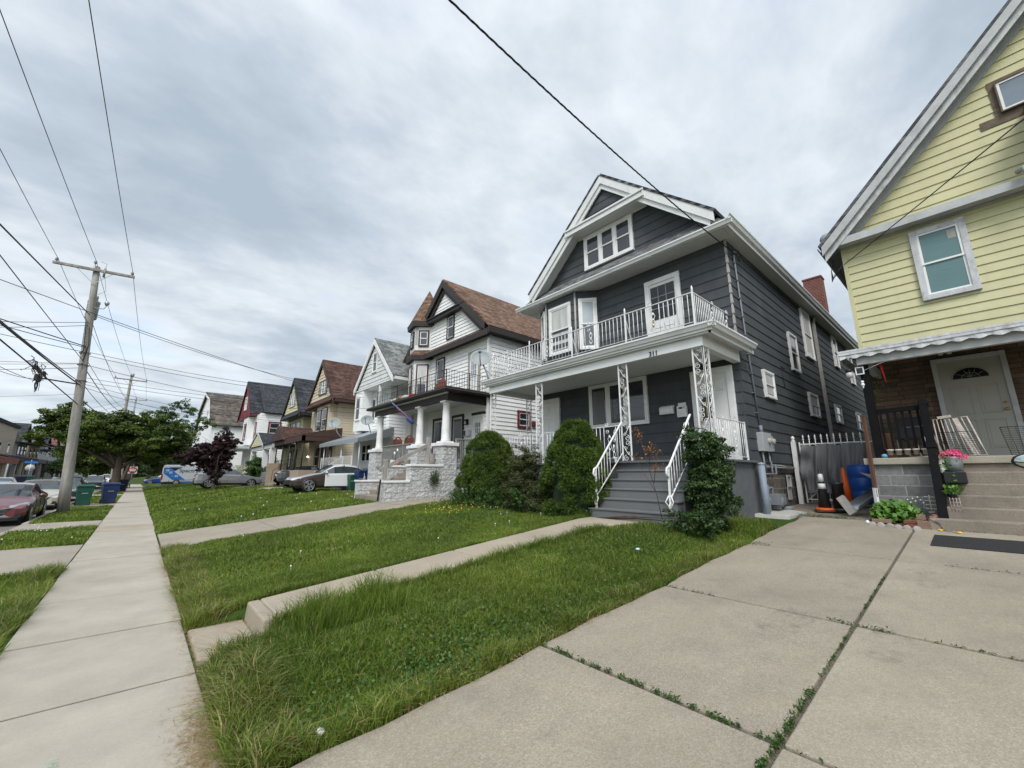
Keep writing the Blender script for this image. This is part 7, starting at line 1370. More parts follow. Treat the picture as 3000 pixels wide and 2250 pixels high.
# bushes under and around the domes
def shrub(name, label, cat, lobes, n, leaf, size, seed, nclump, crad, base, asp=.5, group=None, shell=.3, up=0.0):
    r = np.random.default_rng(seed); t = thing(name, label, cat, base, group); P, N, cc = clumped(lobes, n, r, nclump, crad, shell); N = N+np.array([0, 0, up]); V, F = leafcloud(P, N, size, r, asp, .7); arr_obj('foliage', V, F, leaf, t, rnd_face=np.clip(.42+cc*.8+r.normal(0, .18, len(F)), 0, 1)); m = MB()
    for l in lobes: e = Vector(l[:3]); m.tube([Vector(base)+Vector((r.normal(0, .06), r.normal(0, .06), 0)), Vector(base).lerp(e, .5)+Vector((r.normal(0, .05), r.normal(0, .05), .05)), e], [.022, .016, .006], 5)
    m.build('stem', 'bark', t); return t
shrub('juniper_bush', 'dull brownish green juniper between the two dome evergreens', 'shrub', [(7.55, 8.0, 1.55, .42, .50, .66), (7.55, 8.05, 2.0, .34, .42, .36), (7.25, 7.7, 1.1, .42, .5, .42), (7.25, 7.35, .98, .35, .4, .32), (7.55, 8.4, 1.25, .4, .45, .5)], 26000, 'juniper_leaf', .085, 33, 300, .15, (7.6, 8.1, .65), .18, up=.5)
shrub('privet_bush', 'dark leafy privet hiding the right end of the porch', 'shrub', [(8.0, 3.48, 1.98, .40, .38, .42), (8.05, 3.48, 1.48, .40, .38, .50), (8.08, 3.46, 1.05, .38, .36, .36), (7.95, 3.62, 2.26, .28, .24, .20), (8.08, 3.30, 1.85, .28, .22, .46), (8.0, 3.56, 1.25, .38, .34, .5)], 34000, 'privet_leaf', .052, 34, 460, .12, (7.85, 3.4, .6), .5, shell=.35)
shrub('weedy_shrub', 'loose light green weeds below the juniper', 'weeds', [(7.2, 9.1, 1.0, .28, .35, .45), (7.15, 8.85, .85, .3, .3, .3), (7.3, 9.8, .95, .3, .5, .35), (7.2, 10.6, .9, .3, .5, .25)], 7000, 'weed_leaf', .05, 35, 120, .12, (7.2, 9.2, .65), .35, up=.3)
shrub('weedy_shrub', 'broad leaved seedling in front of the large dome evergreen', 'weeds', [(6.8, 7.55, 1.2, .10, .16, .07), (6.85, 7.5, 1.0, .12, .2, .15)], 140, 'weed_leaf', .10, 36, 30, .10, (7.0, 7.7, .66), .7)
shrub('low_weeds', 'low leafy weeds at the foot of the wooden steps', 'weeds', [(7.35, 6.25, .82, .25, .35, .16), (7.2, 3.75, .85, .2, .3, .22), (7.25, 3.3, .8, .25, .35, .2)], 2600, 'privet_leaf', .06, 37, 60, .12, (7.3, 5.9, .66), .5)
# dry seedling with brown leaves by the right stair rail
t = thing('dry_seedling', 'tall bare stem with brown withered leaves in front of the steps', 'plant', (7.25, 4.05, .66)); m = MB()
st = [(7.25, 4.02, .62), (7.22, 4.1, 1.2), (7.15, 4.22, 1.85), (7.1, 4.36, 2.5)]; m.tube(st, [.012, .009, .006, .003], 5)
for a, b in (((7.2, 4.14, 1.45), (7.1, 3.95, 2.05)), ((7.17, 4.2, 1.75), (7.08, 4.05, 2.2)), ((7.2, 4.12, 1.3), (7.1, 4.5, 2.0))): m.tube([a, b], [.006, .003], 4)
m.build('stem', 'bark', t); r = np.random.default_rng(3); cs = np.array([(7.1, 4.36, 2.42), (7.1, 4.33, 2.3), (7.08, 4.06, 2.1), (7.1, 3.96, 1.95), (7.08, 4.12, 2.05), (7.1, 4.42, 1.95), (7.1, 4.0, 1.75)]); k = r.integers(0, 7, 150); P = cs[k]+r.normal(0, .05, (150, 3)); V, F = leafcloud(P, r.normal(0, 1, (150, 3)), .045, r, .6); arr_obj('leaves', V, F, 'dry_leaf', t, rnd_face=r.uniform(0, 1, len(F)))

# ================================================================ UTILITY POLES AND WIRES
def insulator(m, x, y, z): m.lathe([(.02, 0), (.02, .05), (.06, .06), (.07, .09), (.035, .10), (.055, .12), (.06, .15), (.03, .17), (.03, .20)], (x, y, z), 10)
def pole(label, bx, by, top, arm, tz, r0=.17, group='utility poles along the street', extras=True):
    t = thing('utility_pole', label, 'utility pole', (bx, by, 0), group); b = Vector((bx, by, -.2)); p = Vector(top); m = MB(); m.tube([b.lerp(p, k/8) for k in range(9)], [r0*(1-.42*k/8) for k in range(9)], 14); m.build('shaft', 'pole_wood', t)
    c = b.lerp(p, (tz+.2)/(p.z+.2)); A = Vector((c.x+arm[0], by-.16, tz+arm[2])); B = Vector((c.x+arm[1], by-.16, tz+arm[3])); m = MB(); m.bar(A, B, .10, .12); m.build('crossarm', 'pole_wood', t, bevel=.01)
    m = MB(); m.bar(A.lerp(B, .28)-Vector((0, 0, .05)), (c.x, by-.18, tz-.62), .03, .008, up=(0, 1, 0)); m.build('brace', 'galv', t); m = MB(); m.bar(A.lerp(B, .72)-Vector((0, 0, .05)), (c.x, by-.18, tz-.62), .03, .008, up=(0, 1, 0)); m.build('brace', 'galv', t)
    pts = [A.lerp(B, .04)+Vector((0, 0, .06)), Vector((c.x-.08, by-.16, tz+.34)), A.lerp(B, .96)+Vector((0, 0, .06))]
    for q in pts: m = MB(); insulator(m, q.x, q.y, q.z); m.build('insulator', 'insulator', t)
    if pts[1]: m = MB(); m.tube([(c.x-.08, by-.16, tz-.1), (c.x-.08, by-.16, tz+.36)], .02, 6); m.build('pin', 'galv', t)
    return t, [q+Vector((0, 0, .2)) for q in pts]
P1, I1 = pole('weathered grey utility pole leaning by the red car, with transformer and crossarm', -2.18, 26.58, (-2.88, 26.58, 11.25), (-1.40, 1.34, -.0, .16), 10.95, .20)
P2, I2 = pole('second utility pole rising behind the maple trunk', -1.95, 60, (-2.05, 60, 12.1), (-1.35, 1.35, .0, -.05), 11.6, .19)
P3, I3 = pole('third utility pole, a small crossarm above the maple', -1.9, 86, (-1.9, 86, 13.2), (-1.3, 1.3, 0, 0), 12.9, .17)
def xp(z): k = (z+.2)/11.45; return -2.18-.70*k
m = MB(); m.lathe([(.19, 0), (.21, .04), (.21, .78), (.23, .80), (.22, .88), (.12, .93)], (xp(9.3)+.02, 26.90, 8.75), 18); tr = m.build('transformer', 'transformer', P1)
for dx in (-.12, .10): m = MB(); m.lathe([(.03, 0), (.05, .05), (.03, .08), (.05, .13), (.025, .25)], (xp(9.3)+dx, 26.9, 9.68), 8); m.build('bushing', 'insulator', tr)
m = MB(); m.lathe([(.05, -.12), (.09, -.04), (.09, .04), (.04, .09)], (xp(9.5)+.50, 26.5, 9.55), 12); m.tube([(xp(9.3)+.1, 26.5, 9.2), (xp(9.3)+.42, 26.5, 9.25), (xp(9.3)+.50, 26.5, 9.45)], .025, 6); m.build('street_light', 'galv', P1)
m = MB(); m.tube([(xp(10.9)+.28, 26.4, 10.75), (xp(10.9)+.28, 26.4, 11.2)], .045, 8); m.build('cutout_fuse', 'insulator', P1)
m = MB(); m.tube([(-2.78, 26.42, 11.5), (xp(10.9)+.30, 26.4, 11.45), (xp(10.9)+.28, 26.4, 11.1)], .008, 4); m.tube([(xp(10.6)+.30, 26.4, 10.8), (xp(10.2)+.42, 26.4, 10.1), (xp(10)+.12, 26.8, 9.95)], .008, 4); m.build('jumper_wire', 'wire_black', P1)
m = MB(); m.tube([(xp(8.4)+.05, 26.38, 8.2), (xp(7.4)+.10, 26.38, 7.4), (xp(6.6)-.02, 26.38, 6.6)], .02, 5); m.tube([(xp(8.4)-.12, 26.40, 8.6), (xp(7.4)-.10, 26.38, 8.0), (xp(7)-.05, 26.38, 7.1), (xp(6.8)-.15, 26.4, 6.9)], .018, 5); m.build('riser_cable', 'wire_black', P1)
m = MB(); m.bar((xp(5.55), 26.5, 5.55), (-3.75, 26.1, 5.60), .05, .05); m.build('standoff_bracket', 'black_metal', P1)
for z in (7.02, 6.45, 5.72): m = MB(); m.tube([(xp(z)+math.cos(a)*.19, 26.58+math.sin(a)*.19, z) for a in [k*math.pi/8 for k in range(17)]], .016, 4); m.build('strap', 'black_metal', P1)
m = MB(); m.lathe([(.13, 0), (.16, .08), (.16, .30), (.14, .36)], (-2.0, 60, 11.95), 12); m.build('lamp_head', 'galv', P2)
m = MB(); m.box(-1.87, -1.8, 85.8, 86, 11, 12); m.build('strap', 'galv', P3)
def wire(a, b, sag, r, label, mat='wire_black', n=22, group='overhead wires', name='overhead_wire', twist=0):
    a = Vector(a); b = Vector(b); m = MB(); f = lambda t: a.lerp(b, t)-Vector((0, 0, 4*sag*t*(1-t)))
    if twist:
        n = 160; d = (b-a).normalized(); s = d.cross(Vector((0, 0, 1))).normalized(); u = s.cross(d)
        for ph in (0, 2.09, 4.19): m.tube([f(k/n)+s*math.cos(k*twist+ph)*r*1.1+u*math.sin(k*twist+ph)*r*1.1 for k in range(n+1)], r*.9, 4)
    else: m.tube([f(k/n) for k in range(n+1)], r, 5)
    return tag(m.build(name, mat), label, 'wire', group)
prim = [((-4.95, 3.7, 11.0), 'left'), ((-4.0, 3.7, 11.2), 'centre'), ((-2.35, 3.7, 11.0), 'right')]
for (a, s), i1, i2, i3 in zip(prim, I1, I2, I3):
    wire(a, i1, .12, .011, 'bare power line from overhead to the %s insulator of the leaning pole' % s, 'wire_grey'); wire(i1, i2, .35, .011, 'bare power line from the leaning pole to the second pole, %s conductor' % s, 'wire_grey'); wire(i2, i3, .3, .011, 'bare power line from the second to the third pole, %s conductor' % s, 'wire_grey')
wire((-3.7, 3.7, 5.95), (xp(8.8), 26.4, 8.8), -.0, .020, 'thick twisted secondary line climbing to the transformer'); wire((-3.7, 3.7, 6.75), (xp(6.6), 26.4, 6.6), .05, .013, 'dark line crossing the sky to the middle of the leaning pole')
wire((-3.7, 3.7, 5.2), (xp(5.5), 26.4, 5.5), .10, .026, 'thick telephone bundle sagging into the tangle beside the pole'); wire((-3.7, 3.7, 5.28), (xp(5.5), 26.45, 5.62), .16, .016, 'thinner cable lashed alongside the telephone bundle'); wire((-3.7, 3.7, 5.05), (xp(4.65), 26.4, 4.65), -.03, .020, 'straight support strand passing the splice box'); wire((-3.7, 3.7, 5.02), (-3.75, 26.1, 5.45), .55, .010, 'slack cable loop hanging below the support strand'); wire((-3.7, 3.7, 5.3), (-3.75, 26.1, 5.55), .9, .009, 'slackest cable loop at the left edge')
cross = [((xp(8.4), 26.4, 8.45), (-15, 26.7, 7), .45, .012, 'upper looped service line crossing the street from the transformer'), ((xp(8.3), 26.4, 8.3), (-15, 27.3, 7), .6, .012, 'lower looped service line crossing the street from the transformer'), ((xp(7.3), 26.4, 7.3), (-15, 10.4, 8), .2, .022, 'heavy black cable running left from the leaning pole'), ((xp(7.2), 26.4, 7.25), (-15, 11.2, 8), .5, .016, 'second heavy cable sagging just below the first'), ((xp(7.03), 26.4, 7.03), (-15, 20.0, 8), .25, .012, 'service wire running left below the heavy cables'), ((xp(6.5), 26.4, 6.48), (-15, 38.6, 7), .1, .009, 'level wire crossing to the houses over the street'), ((xp(6.45), 26.4, 6.5), (-15, 35.4, 7), .15, .009, 'slightly higher level wire to the houses over the street'), ((xp(6.3), 26.4, 6.3), (-15, 41.2, 7), .1, .012, 'lower level wire to the houses over the street'), ((xp(5.1), 26.4, 5.1), (-15, 51.9, 7), .1, .007, 'thin wire to the far houses on the left'), ((-2.0, 60, 9.4), (-18, 90, 8), .5, .012, 'wire from the second pole to the left side houses'), ((-2.0, 60, 9.0), (-18, 98, 7.5), .5, .012, 'lower wire from the second pole to the left side houses'), ((-1.9, 60, 8.6), (-18, 110, 7), .5, .012, 'lowest wire from the second pole to the left side houses')]
for a, b, s, r_, lb in cross: wire(a, b, s, r_, lb)
right = [((xp(8.9), 26.6, 8.9), (10.3, 33.0, 8.3), .35, .013, 'service drop from the transformer to the cream house gable'), ((-15, 10.0, 8.4), (10.3, 34.0, 8.15), .55, .013, 'long service line passing behind the pole to the cream house'), ((xp(7.09)+.15, 26.6, 7.09), (10.35, 26.5, 6.8), .35, .011, 'service line from the pole to the white house, upper of the pair'), ((xp(6.95)+.15, 26.6, 6.92), (10.35, 26.4, 6.55), .35, .011, 'service line from the pole to the white house, lower of the pair'), ((xp(6.48)+.15, 26.6, 6.48), (10.3, 36.5, 7.2), .4, .011, 'service line from the pole to the cream house eave'), ((xp(5.71)+.1, 26.6, 5.71), (9.5, 24.4, 5.2), .2, .009, 'low service wire to the awning house'), ((xp(5.9)+.1, 26.6, 5.9), (9.2, 21.6, 5.1), .25, .009, 'low service wire to the left corner of the turret house porch'), ((xp(5.6)+.1, 26.6, 5.6), (10.3, 42, 6.4), .4, .009, 'wire from the pole to the pale yellow house'), ((xp(5.5)+.1, 26.6, 5.45), (8.4, 53, 7.4), .5, .010, 'wire from the pole to the maroon gable house'), ((-2.0, 60, 9.2), (8.4, 54, 8.0), .3, .012, 'wire from the second pole to the maroon gable house'), ((-2.0, 60, 8.8), (8.4, 53.4, 7.2), .3, .012, 'lower wire from the second pole to the maroon gable house'), ((-2.0, 60, 8.4), (6.2, 70, 8), .3, .012, 'wire from the second pole to the barn roofed house'), ((9.2, 21.6, 5.1), (8.66, 10.9, 4.72), .12, .006, 'thin wire linking the turret house porch with the grey porch')]
for a, b, s, r_, lb in right: wire(a, b, s, r_, lb)
along = [((xp(8.9), 26.6, 8.8), (-2.0, 60, 9.4), .5, .012, 'secondary line along the street between the poles'), ((xp(7.0), 26.6, 6.9), (-2.0, 60, 8.4), .4, .012, 'cable along the street between the poles, upper'), ((xp(6.5), 26.6, 6.45), (-2.0, 60, 7.9), .4, .020, 'telephone cable along the street between the poles'), ((xp(5.7), 26.6, 5.7), (-2.0, 60, 7.3), .4, .014, 'lower telephone cable along the street between the poles'), ((xp(4.9), 26.6, 4.95), (-2.0, 60, 6.6), .2, .022, 'lowest heavy cable along the street between the poles')]
for a, b, s, r_, lb in along: wire(a, b, s, r_, lb)
wire((-2.3, 3.62, 8.0), (11.08, 3.52, 7.36), .30, .0088, 'twisted service drop sweeping over the lawn to the corner of the grey house', group=None, twist=1.1)
wire((-2.3, -11.0, 8.0), (12.9, 1.58, 6.92), .25, .011, 'black service drop crossing the front of the yellow house', group=None)
# loops at the house ends and the tangle beside the pole
m = MB()
for c, r_, n in (((11.12, 3.47, 7.30), .10, 2), ((11.16, 3.46, 7.24), .07, 2)): m.tube([(c[0]+r_*math.cos(a), c[1]-.02*math.sin(a*.3), c[2]+r_*1.5*math.sin(a)) for a in [k*.4 for k in range(16*n)]], .007, 4)
m.tube([(11.06, 3.5, 7.36), (11.14, 3.45, 7.2), (11.2, 3.48, 7.28), (11.1, 3.5, 7.36)], .012, 4); tag(m.build('cable_loop', 'wire_black'), 'loops of black cable at the upper corner of the grey house', 'cable', 'cable loops at the houses')
m = MB()
for k in range(3): m.tube([(12.9, 1.62, 6.92), (12.95, 1.75+.03*k, 6.75), (13.0, 1.86+.02*k, 6.66-.04*k), (13.02, 1.88, 6.9), (13.05, 1.8, 7.2)], .008, 4)
tag(m.build('cable_loop', 'wire_black'), 'loops of black cable at the left corner of the yellow house', 'cable', 'cable loops at the houses')
g = random.Random(12); m = MB()
for k in range(26):
    c = Vector((-3.05+g.uniform(-.06, .06), 21.0+g.uniform(-1.3, 1.2), 5.15+g.uniform(-.2, .12))); pts = [c]
    for j in range(5): pts.append(pts[-1]+Vector((g.gauss(0, .05), g.gauss(0, .22), g.gauss(-.03, .10))))
    m.tube(pts, .010, 4)
for k in range(5): c = (-3.05+g.uniform(-.05, .05), 20.6+.35*k, 5.1); m.box(c[0]-.03, c[0]+.03, c[1]-.12, c[1]+.12, c[2]-.04, c[2]+.05)
tag(m.build('cable_tangle', 'wire_black'), 'tangle of cable ends and clamps hanging on the telephone bundle', 'cable')
t = thing('splice_box', 'black splice box with looped wires on the support strand', 'cable box', (-3.5, 22.4, 4.9)); m = MB(); m.box(-3.72, -3.58, 24.9, 25.5, 5.33, 5.58); m.build('box', 'black_plastic', t, bevel=.03); m = MB()
for k in range(7): x = -3.65; y = 25.2+g.uniform(-.2, .2); m.tube([(x, y, 5.35), (x-.02, y-.15, 5.1+g.uniform(-.1, .1)), (x, y+.1, 4.95+g.uniform(-.1, .1)), (x, y+.25, 5.2), (x, y+.1, 5.4)], .009, 4)
m.build('loops', 'wire_black', t)

# ================================================================ BINS, SIGNS, FENCE
def wheelie(label, x, y, z, rz, mat, w=.62, d=.72, h=1.06, group='household wheelie bins', mark=True):
    t = thing('wheelie_bin', label, 'bin', (x, y, z), group); M = Matrix.Translation((x, y, z)) @ Euler((0, 0, rz)).to_matrix().to_4x4(); bd = lambda m: m.xf(M)
    q = lambda s, u, zz: [(-w/2*s, -d/2*u, zz), (w/2*s, -d/2*u, zz), (w/2*s, d/2*u, zz), (-w/2*s, d/2*u, zz)]
    m = MB(); m.hexa(q(.78, .72, .05), q(.95, .93, h*.66)); m.hexa(q(1.0, .98, h*.66), q(1.06, 1.03, h*.90)); m.hexa(q(1.12, 1.1, h*.90), q(1.12, 1.1, h*.94)); bd(m); m.build('body', mat, t, bevel=.012)
    m = MB(); m.hexa(q(1.14, 1.14, h*.945), q(.98, .95, h*1.02)); m.box(-w*.4, w*.4, -d*.58, -d*.5, h*.93, h*.97); bd(m); m.build('lid', mat, t, bevel=.012)
    m = MB(); m.tube([(-w*.38, d*.6, h*.92), (-w*.38, d*.66, h*.90), (w*.38, d*.66, h*.90), (w*.38, d*.6, h*.92)], .018, 6); bd(m); m.build('handle', mat, t)
    for s in (-1, 1): m = MB(); m.lathe([(.06, -.03), (.13, -.03), (.13, .03), (.06, .03)], (s*w*.42, d*.34, .13), 16, 'x'); bd(m); m.build('wheel', 'rubber', t)
    if mark:
        m = MB(); m.lathe([(.055, 0), (.055, .003)], (0, 0, 0), 14, 'y'); m.xf(Matrix.Translation((0, -d*.478, h*.72))); m.box(-.12, .12, -d*.482, -d*.478, h*.60, h*.615); bd(m); m.build('crest', 'logo_white', t)
    return t
wheelie('green wheelie bin beside the leaning pole', -1.98, 31.9, -.02, .12, 'bin_green'); wheelie('blue wheelie bin with a white crest, right of the green one', -1.05, 32.9, -.0, .15, 'bin_blue', .66, .76, 1.12); wheelie('dark blue wheelie bin at the foot of the maple', -.98, 54.5, .0, .1, 'bin_navy', .7, .8, 1.1); wheelie('second dark blue bin half hidden behind the maple bin', -1.6, 55.6, .0, .0, 'bin_navy', .7, .8, 1.1)
def drive_bin(*a): return wheelie(*a, group='bins beside the white car')
drive_bin('blue wheelie bin with a white crest next to the white stone wall', 9.55, 21.9, .74, .25, 'bin_blue', .70, .8, 1.14); drive_bin('narrow green bin squeezed behind the white car door', 8.62, 22.7, .74, .0, 'bin_green', .3, .5, .85); drive_bin('blue bin standing between the green bin and the stone wall', 8.85, 22.3, .74, .1, 'bin_blue', .3, .5, 1.08)
for i, (x, y, c, lb) in enumerate(((-12.4, 92, 'bin_navy', 'navy bin across the street near the stop sign'), (-12.3, 94.6, 'bin_green', 'green bin across the street, left one of the pair'), (-12.3, 96.4, 'bin_green', 'green bin across the street, right one of the pair'))): wheelie(lb, x, y, 0, 1.57, c, .9, 1.0, 1.35, 'bins across the street', False)
t = thing('wheelie_bin', 'small blue bin behind the silver car by the tan wall', 'bin', (8.0, 39.6, .7)); m = MB(); m.box(8.0, 8.5, 39.4, 39.9, .75, 1.65); m.build('body', 'bin_blue', t, bevel=.03); m = MB(); m.box(7.97, 8.53, 39.37, 39.93, 1.652, 1.72); m.build('lid', 'bin_navy', t, bevel=.02)
t = thing('garbage_bag', 'clear plastic bag of rubbish leaning on the bin by the stone wall', 'bag', (10.0, 21.2, .75)); r = np.random.default_rng(2); m = MB(); m.ball((9.95, 20.9, 1.42), .28, 12, (1, 1, 1.5)); 
for i in range(len(m.v)): v = m.v[i]; m.v[i] = (v[0]+r.normal(0, .025), v[1]+r.normal(0, .025), v[2]+r.normal(0, .025))
m.build('bag', 'logo_white', t)
m = MB(); m.box(9.6, 10.3, 20.6, 21.2, .7, 1.1); m.build('contents', 'paver_grey', t)
# do not enter sign
t = thing('do_not_enter_sign', 'red and white DO NOT ENTER sign beside the sidewalk', 'sign', (-.55, 66, 0)); m = MB(); m.tube([(-.55, 66, 0), (-.55, 66, 2.75)], .05, 6); m.build('post', 'galv', t); m = MB(); m.box(-.95, -.15, 65.90, 65.93, 1.68, 2.46); m.build('panel', 'plate_white', t)
m = MB(); m.lathe([(.37, 0), (.37, -.02)], (-.55, 65.895, 2.07), 24, 'y'); m.build('disc', 'sign_red', t); m = MB(); m.box(-.83, -.27, 65.86, 65.872, 2.01, 2.13); m.build('bar', 'plate_white', t); text_mesh('text', 'DO NOT', .15, 'plate_white', t, (-.55, 65.868, 2.24), ROT_Y, .004); text_mesh('text', 'ENTER', .15, 'plate_white', t, (-.55, 65.868, 1.90), ROT_Y, .004)
t = thing('stop_sign', 'back of an octagonal stop sign under a blue street name sign', 'sign', (-12.0, 93, 0)); m = MB(); m.tube([(-12.0, 93, 0), (-12.0, 93, 3.6)], .06, 6); m.build('post', 'galv', t); m = MB(); m.lathe([(.52, 0), (.52, .03)], (-12.0, 92.95, 2.5), 8, 'y'); m.build('plate', 'sign_back', t); m = MB(); m.box(-12.65, -11.35, 92.9, 92.94, 3.15, 3.45); m.build('street_name', 'sign_blue', t)
# low black fence before the van
t = thing('iron_fence', 'low black iron fence in the grass before the van', 'fence', (2.0, 45.5, .1)); a = Vector((2.0, 45.5, .1)); b = Vector((3.9, 46.2, .35)); m = MB()
for z in (.12, .85): m.bar(a+Vector((0, 0, z)), b+Vector((0, 0, z)), .025, .025)
m.build('rail', 'black_metal', t); m = MB()
for k in range(20): p = a.lerp(b, k/19); m.bar(p, p+Vector((0, 0, 1.0 if k in (0, 19) else .9)), .045 if k in (0, 19) else .016, None, up=(1, 0, 0))
m.build('picket', 'black_metal', t)
# ================================================================ VEHICLES
plain('mirror', (.55, .60, .58), .03, .02, 3, 0, metal=1)
def car(label, loc, rz, L=4.6, W=1.82, H=1.45, paint='paint_red', kind_='sedan', hood=None, door=None, group=None, cat='car', fender=None, plate=True, detail=True):
    """front points to local +x; origin under the middle of the body"""
    t = thing('parked_car', label, cat, loc, group); M = Matrix.Translation(loc) @ Euler((0, 0, rz)).to_matrix().to_4x4()
    S = {'sedan': [(0, .42, .52, .70), (.015, .62, .56, .86), (.05, .70, .60, .95), (.13, .80, .64, .99), (.22, .90, .66, 1), (.29, .965, .68, 1), (.36, 1.20, .62, 1), (.43, 1.395, .60, 1), (.52, 1.445, .60, 1), (.62, 1.425, .60, 1), (.70, 1.35, .60, 1), (.77, 1.20, .62, 1), (.84, 1.08, .66, .99), (.90, 1.06, .66, .98), (.965, 1.03, .62, .94), (.99, .90, .58, .90), (1, .60, .52, .80)],
         'suv': [(0, .55, .55, .72), (.015, .80, .60, .88), (.05, .92, .64, .96), (.14, 1.02, .66, 1), (.22, 1.08, .68, 1), (.28, 1.14, .68, 1), (.35, 1.45, .62, 1), (.42, 1.66, .61, 1), (.52, 1.72, .61, 1), (.65, 1.72, .61, 1), (.80, 1.68, .60, 1), (.90, 1.60, .60, .98), (.96, 1.30, .62, .96), (.985, 1.05, .60, .94), (1, .65, .56, .86)]}[kind_]
    hs = H/(1.45 if kind_ == 'sedan' else 1.72); belt = .93 if kind_ == 'sedan' else 1.08; c0, c1 = (.29, .84) if kind_ == 'sedan' else (.28, .97)
    def X(f): return L*(.5-f)
    sec = []
    for f, zt, wt, hw in S:
        hwm = W/2*hw; bz = min(belt+.10*max(0, f-.3), zt-.03); cab = c0 < f < c1 and zt > bz+.12; z = lambda v: v*hs
        row = [(hwm*.90, z(.20 if .03 < f < .98 else .30)), (hwm*.985, z(.34)), (hwm, z(.55)), (hwm*.985, z(max(.58, bz-.10))), (hwm*.955, z(max(.6, bz)))]
        zr_ = z(zt-.045 if cab else max(.61, zt-.02)); yr_ = W/2*hw*(.74 if cab else .86); row += [(yr_+(row[-1][0]-yr_)*(.16 if cab else .5), zr_+(row[-1][1]-zr_)*(.16 if cab else .5)), (yr_, zr_), (W/2*hw*.5, z(max(.62, zt))), (0, z(max(.62, zt)+.012))]
        sec.append((X(f), row, cab, f))
    body = MB(); glz = {'windscreen': MB(), 'rear_window': MB(), 'side_window': MB(), 'side_window.r': MB()}; K = 9
    pil = {'sedan': (.53, .545, .70, .72), 'suv': (.52, .535, .74, .76)}[kind_]
    for sgn in (1, -1):
        for (xa, ra, ca, fa), (xb, rb, cb, fb) in zip(sec[:-1], sec[1:]):
            for k in range(K-1):
                q = [(xa, sgn*ra[k][0], ra[k][1]), (xb, sgn*rb[k][0], rb[k][1]), (xb, sgn*rb[k+1][0], rb[k+1][1]), (xa, sgn*ra[k+1][0], ra[k+1][1])]
                if k == 4 and (ca or cb): tgt = glz['side_window'] if sgn > 0 else glz['side_window.r']
                elif k >= 6 and (ca != cb or (ca and cb and (rb[8][1]-ra[8][1] > .12*hs))) and fa < .5: tgt = glz['windscreen']
                elif k >= 6 and fa > .68 and (ca or cb) and (ra[8][1]-rb[8][1] > .07*hs): tgt = glz['rear_window']
                else: tgt = body
                if tgt is body and fender and k < 4 and .06 < (fa+fb)/2 < .33: tgt.mat(2)
                elif tgt is body and hood and k >= 4 and fb <= c0+.001: tgt.mat(1)
                elif tgt is body and k == 0: tgt.mat(3)
                elif tgt is body: tgt.mat(0)
                if tgt is body and fender and k < 4 and (fa+fb)/2 <= .06: tgt.mat(2)
                tgt.add(q, [(0, 1, 2, 3)], True)
        for e in (sec[0], sec[-1]): body.mat(2 if fender and e is sec[0] else 0).add([(e[0], sgn*y, z) for y, z in e[1]], [tuple(range(K))])
    def bl(m, name, mat, par=t, **k): m.xf(M); return m.build(name, mat, par, **k)
    body.mat(0); b = bl(body, 'body', [paint, hood or paint, fender or paint, 'black_plastic'])
    for n_, g in glz.items():
        if g.v: bl(g, n_.replace('.r', ''), 'car_glass')
    # pillars and side trim
    for sgn in (1, -1):
        m = MB()
        for f in (pil[0]+.01, pil[2]): x = X(f); m.hexa([(x-.03, sgn*W/2*.960, belt*hs), (x+.03, sgn*W/2*.960, belt*hs), (x+.03, sgn*W/2*.957, belt*hs), (x-.03, sgn*W/2*.957, belt*hs)], [(x-.03, sgn*W/2*.752, (H-.06)), (x+.03, sgn*W/2*.752, (H-.06)), (x+.03, sgn*W/2*.745, (H-.06)), (x-.03, sgn*W/2*.745, (H-.06))])
        bl(m, 'pillar', 'black_plastic')
        if detail:
            m = MB(); m.ball((X(.335), sgn*(W/2+.10), (belt+.06)*hs), .085, 8, (.8, 1.1, .75)); m.tube([(X(.335), sgn*W/2*.93, belt*hs), (X(.335), sgn*(W/2+.06), (belt+.03)*hs)], .02, 5); bl(m, 'mirror', paint)
            for f in (.47, .66): m = MB(); m.bar((X(f)-.08, sgn*(W/2+.006), .80*hs), (X(f)+.08, sgn*(W/2+.006), .81*hs), .03, .025); bl(m, 'door_handle', paint if paint != 'paint_white' else 'chrome')
            m = MB()
            for f in (.325, .535, .735): m.box(X(f)-.004, X(f)+.004, sgn*(W/2*.99), sgn*(W/2+.003), .36*hs, .86*hs)
            bl(m, 'door_seam', 'black_plastic')
    # wheels
    r = .335*(1.08 if kind_ == 'suv' else 1); wx = (L/2-.155*L-.08, -L/2+.19*L)
    for x in wx:
        for sgn in (1, -1):
            y = sgn*W/2; m = MB(); m.lathe([(.02, -.02), (r*1.12, -.02), (r*1.12, .006), (.02, .006)], (x, y, r), 28, 'y'); bl(m, 'wheel_well_shade', 'black_plastic')  # flat black disc painted in for the shaded wheel well
            m = MB(); m.lathe([(r*.66, -.16), (r*.98, -.16), (r, -.12), (r, .0), (r*.96, .02), (r*.66, .02)], (x, y+sgn*.0 if sgn > 0 else y, r), 28, 'y')
            if sgn < 0: m.xf(Matrix.Translation((0, 2*y, 0)) @ Matrix.Diagonal((1, -1, 1, 1)))
            w = bl(m, 'wheel', 'rubber'); m = MB(); m.lathe([(.05, .014), (r*.70, -.002), (r*.78, .026), (r*.74, .028), (r*.68, -.03), (.05, -.03)], (x, y, r), 28, 'y')
            for k in range(10): a = k*2*math.pi/10+(.12 if k % 2 else -.12); m.bar((x+math.cos(a)*.04, y+.012, r+math.sin(a)*.04), (x+math.cos(a)*r*.66, y+.014, r+math.sin(a)*r*.74), .042, .022, up=(0, 1, 0))
            if sgn < 0: m.xf(Matrix.Translation((0, 2*y, 0)) @ Matrix.Diagonal((1, -1, 1, 1)))
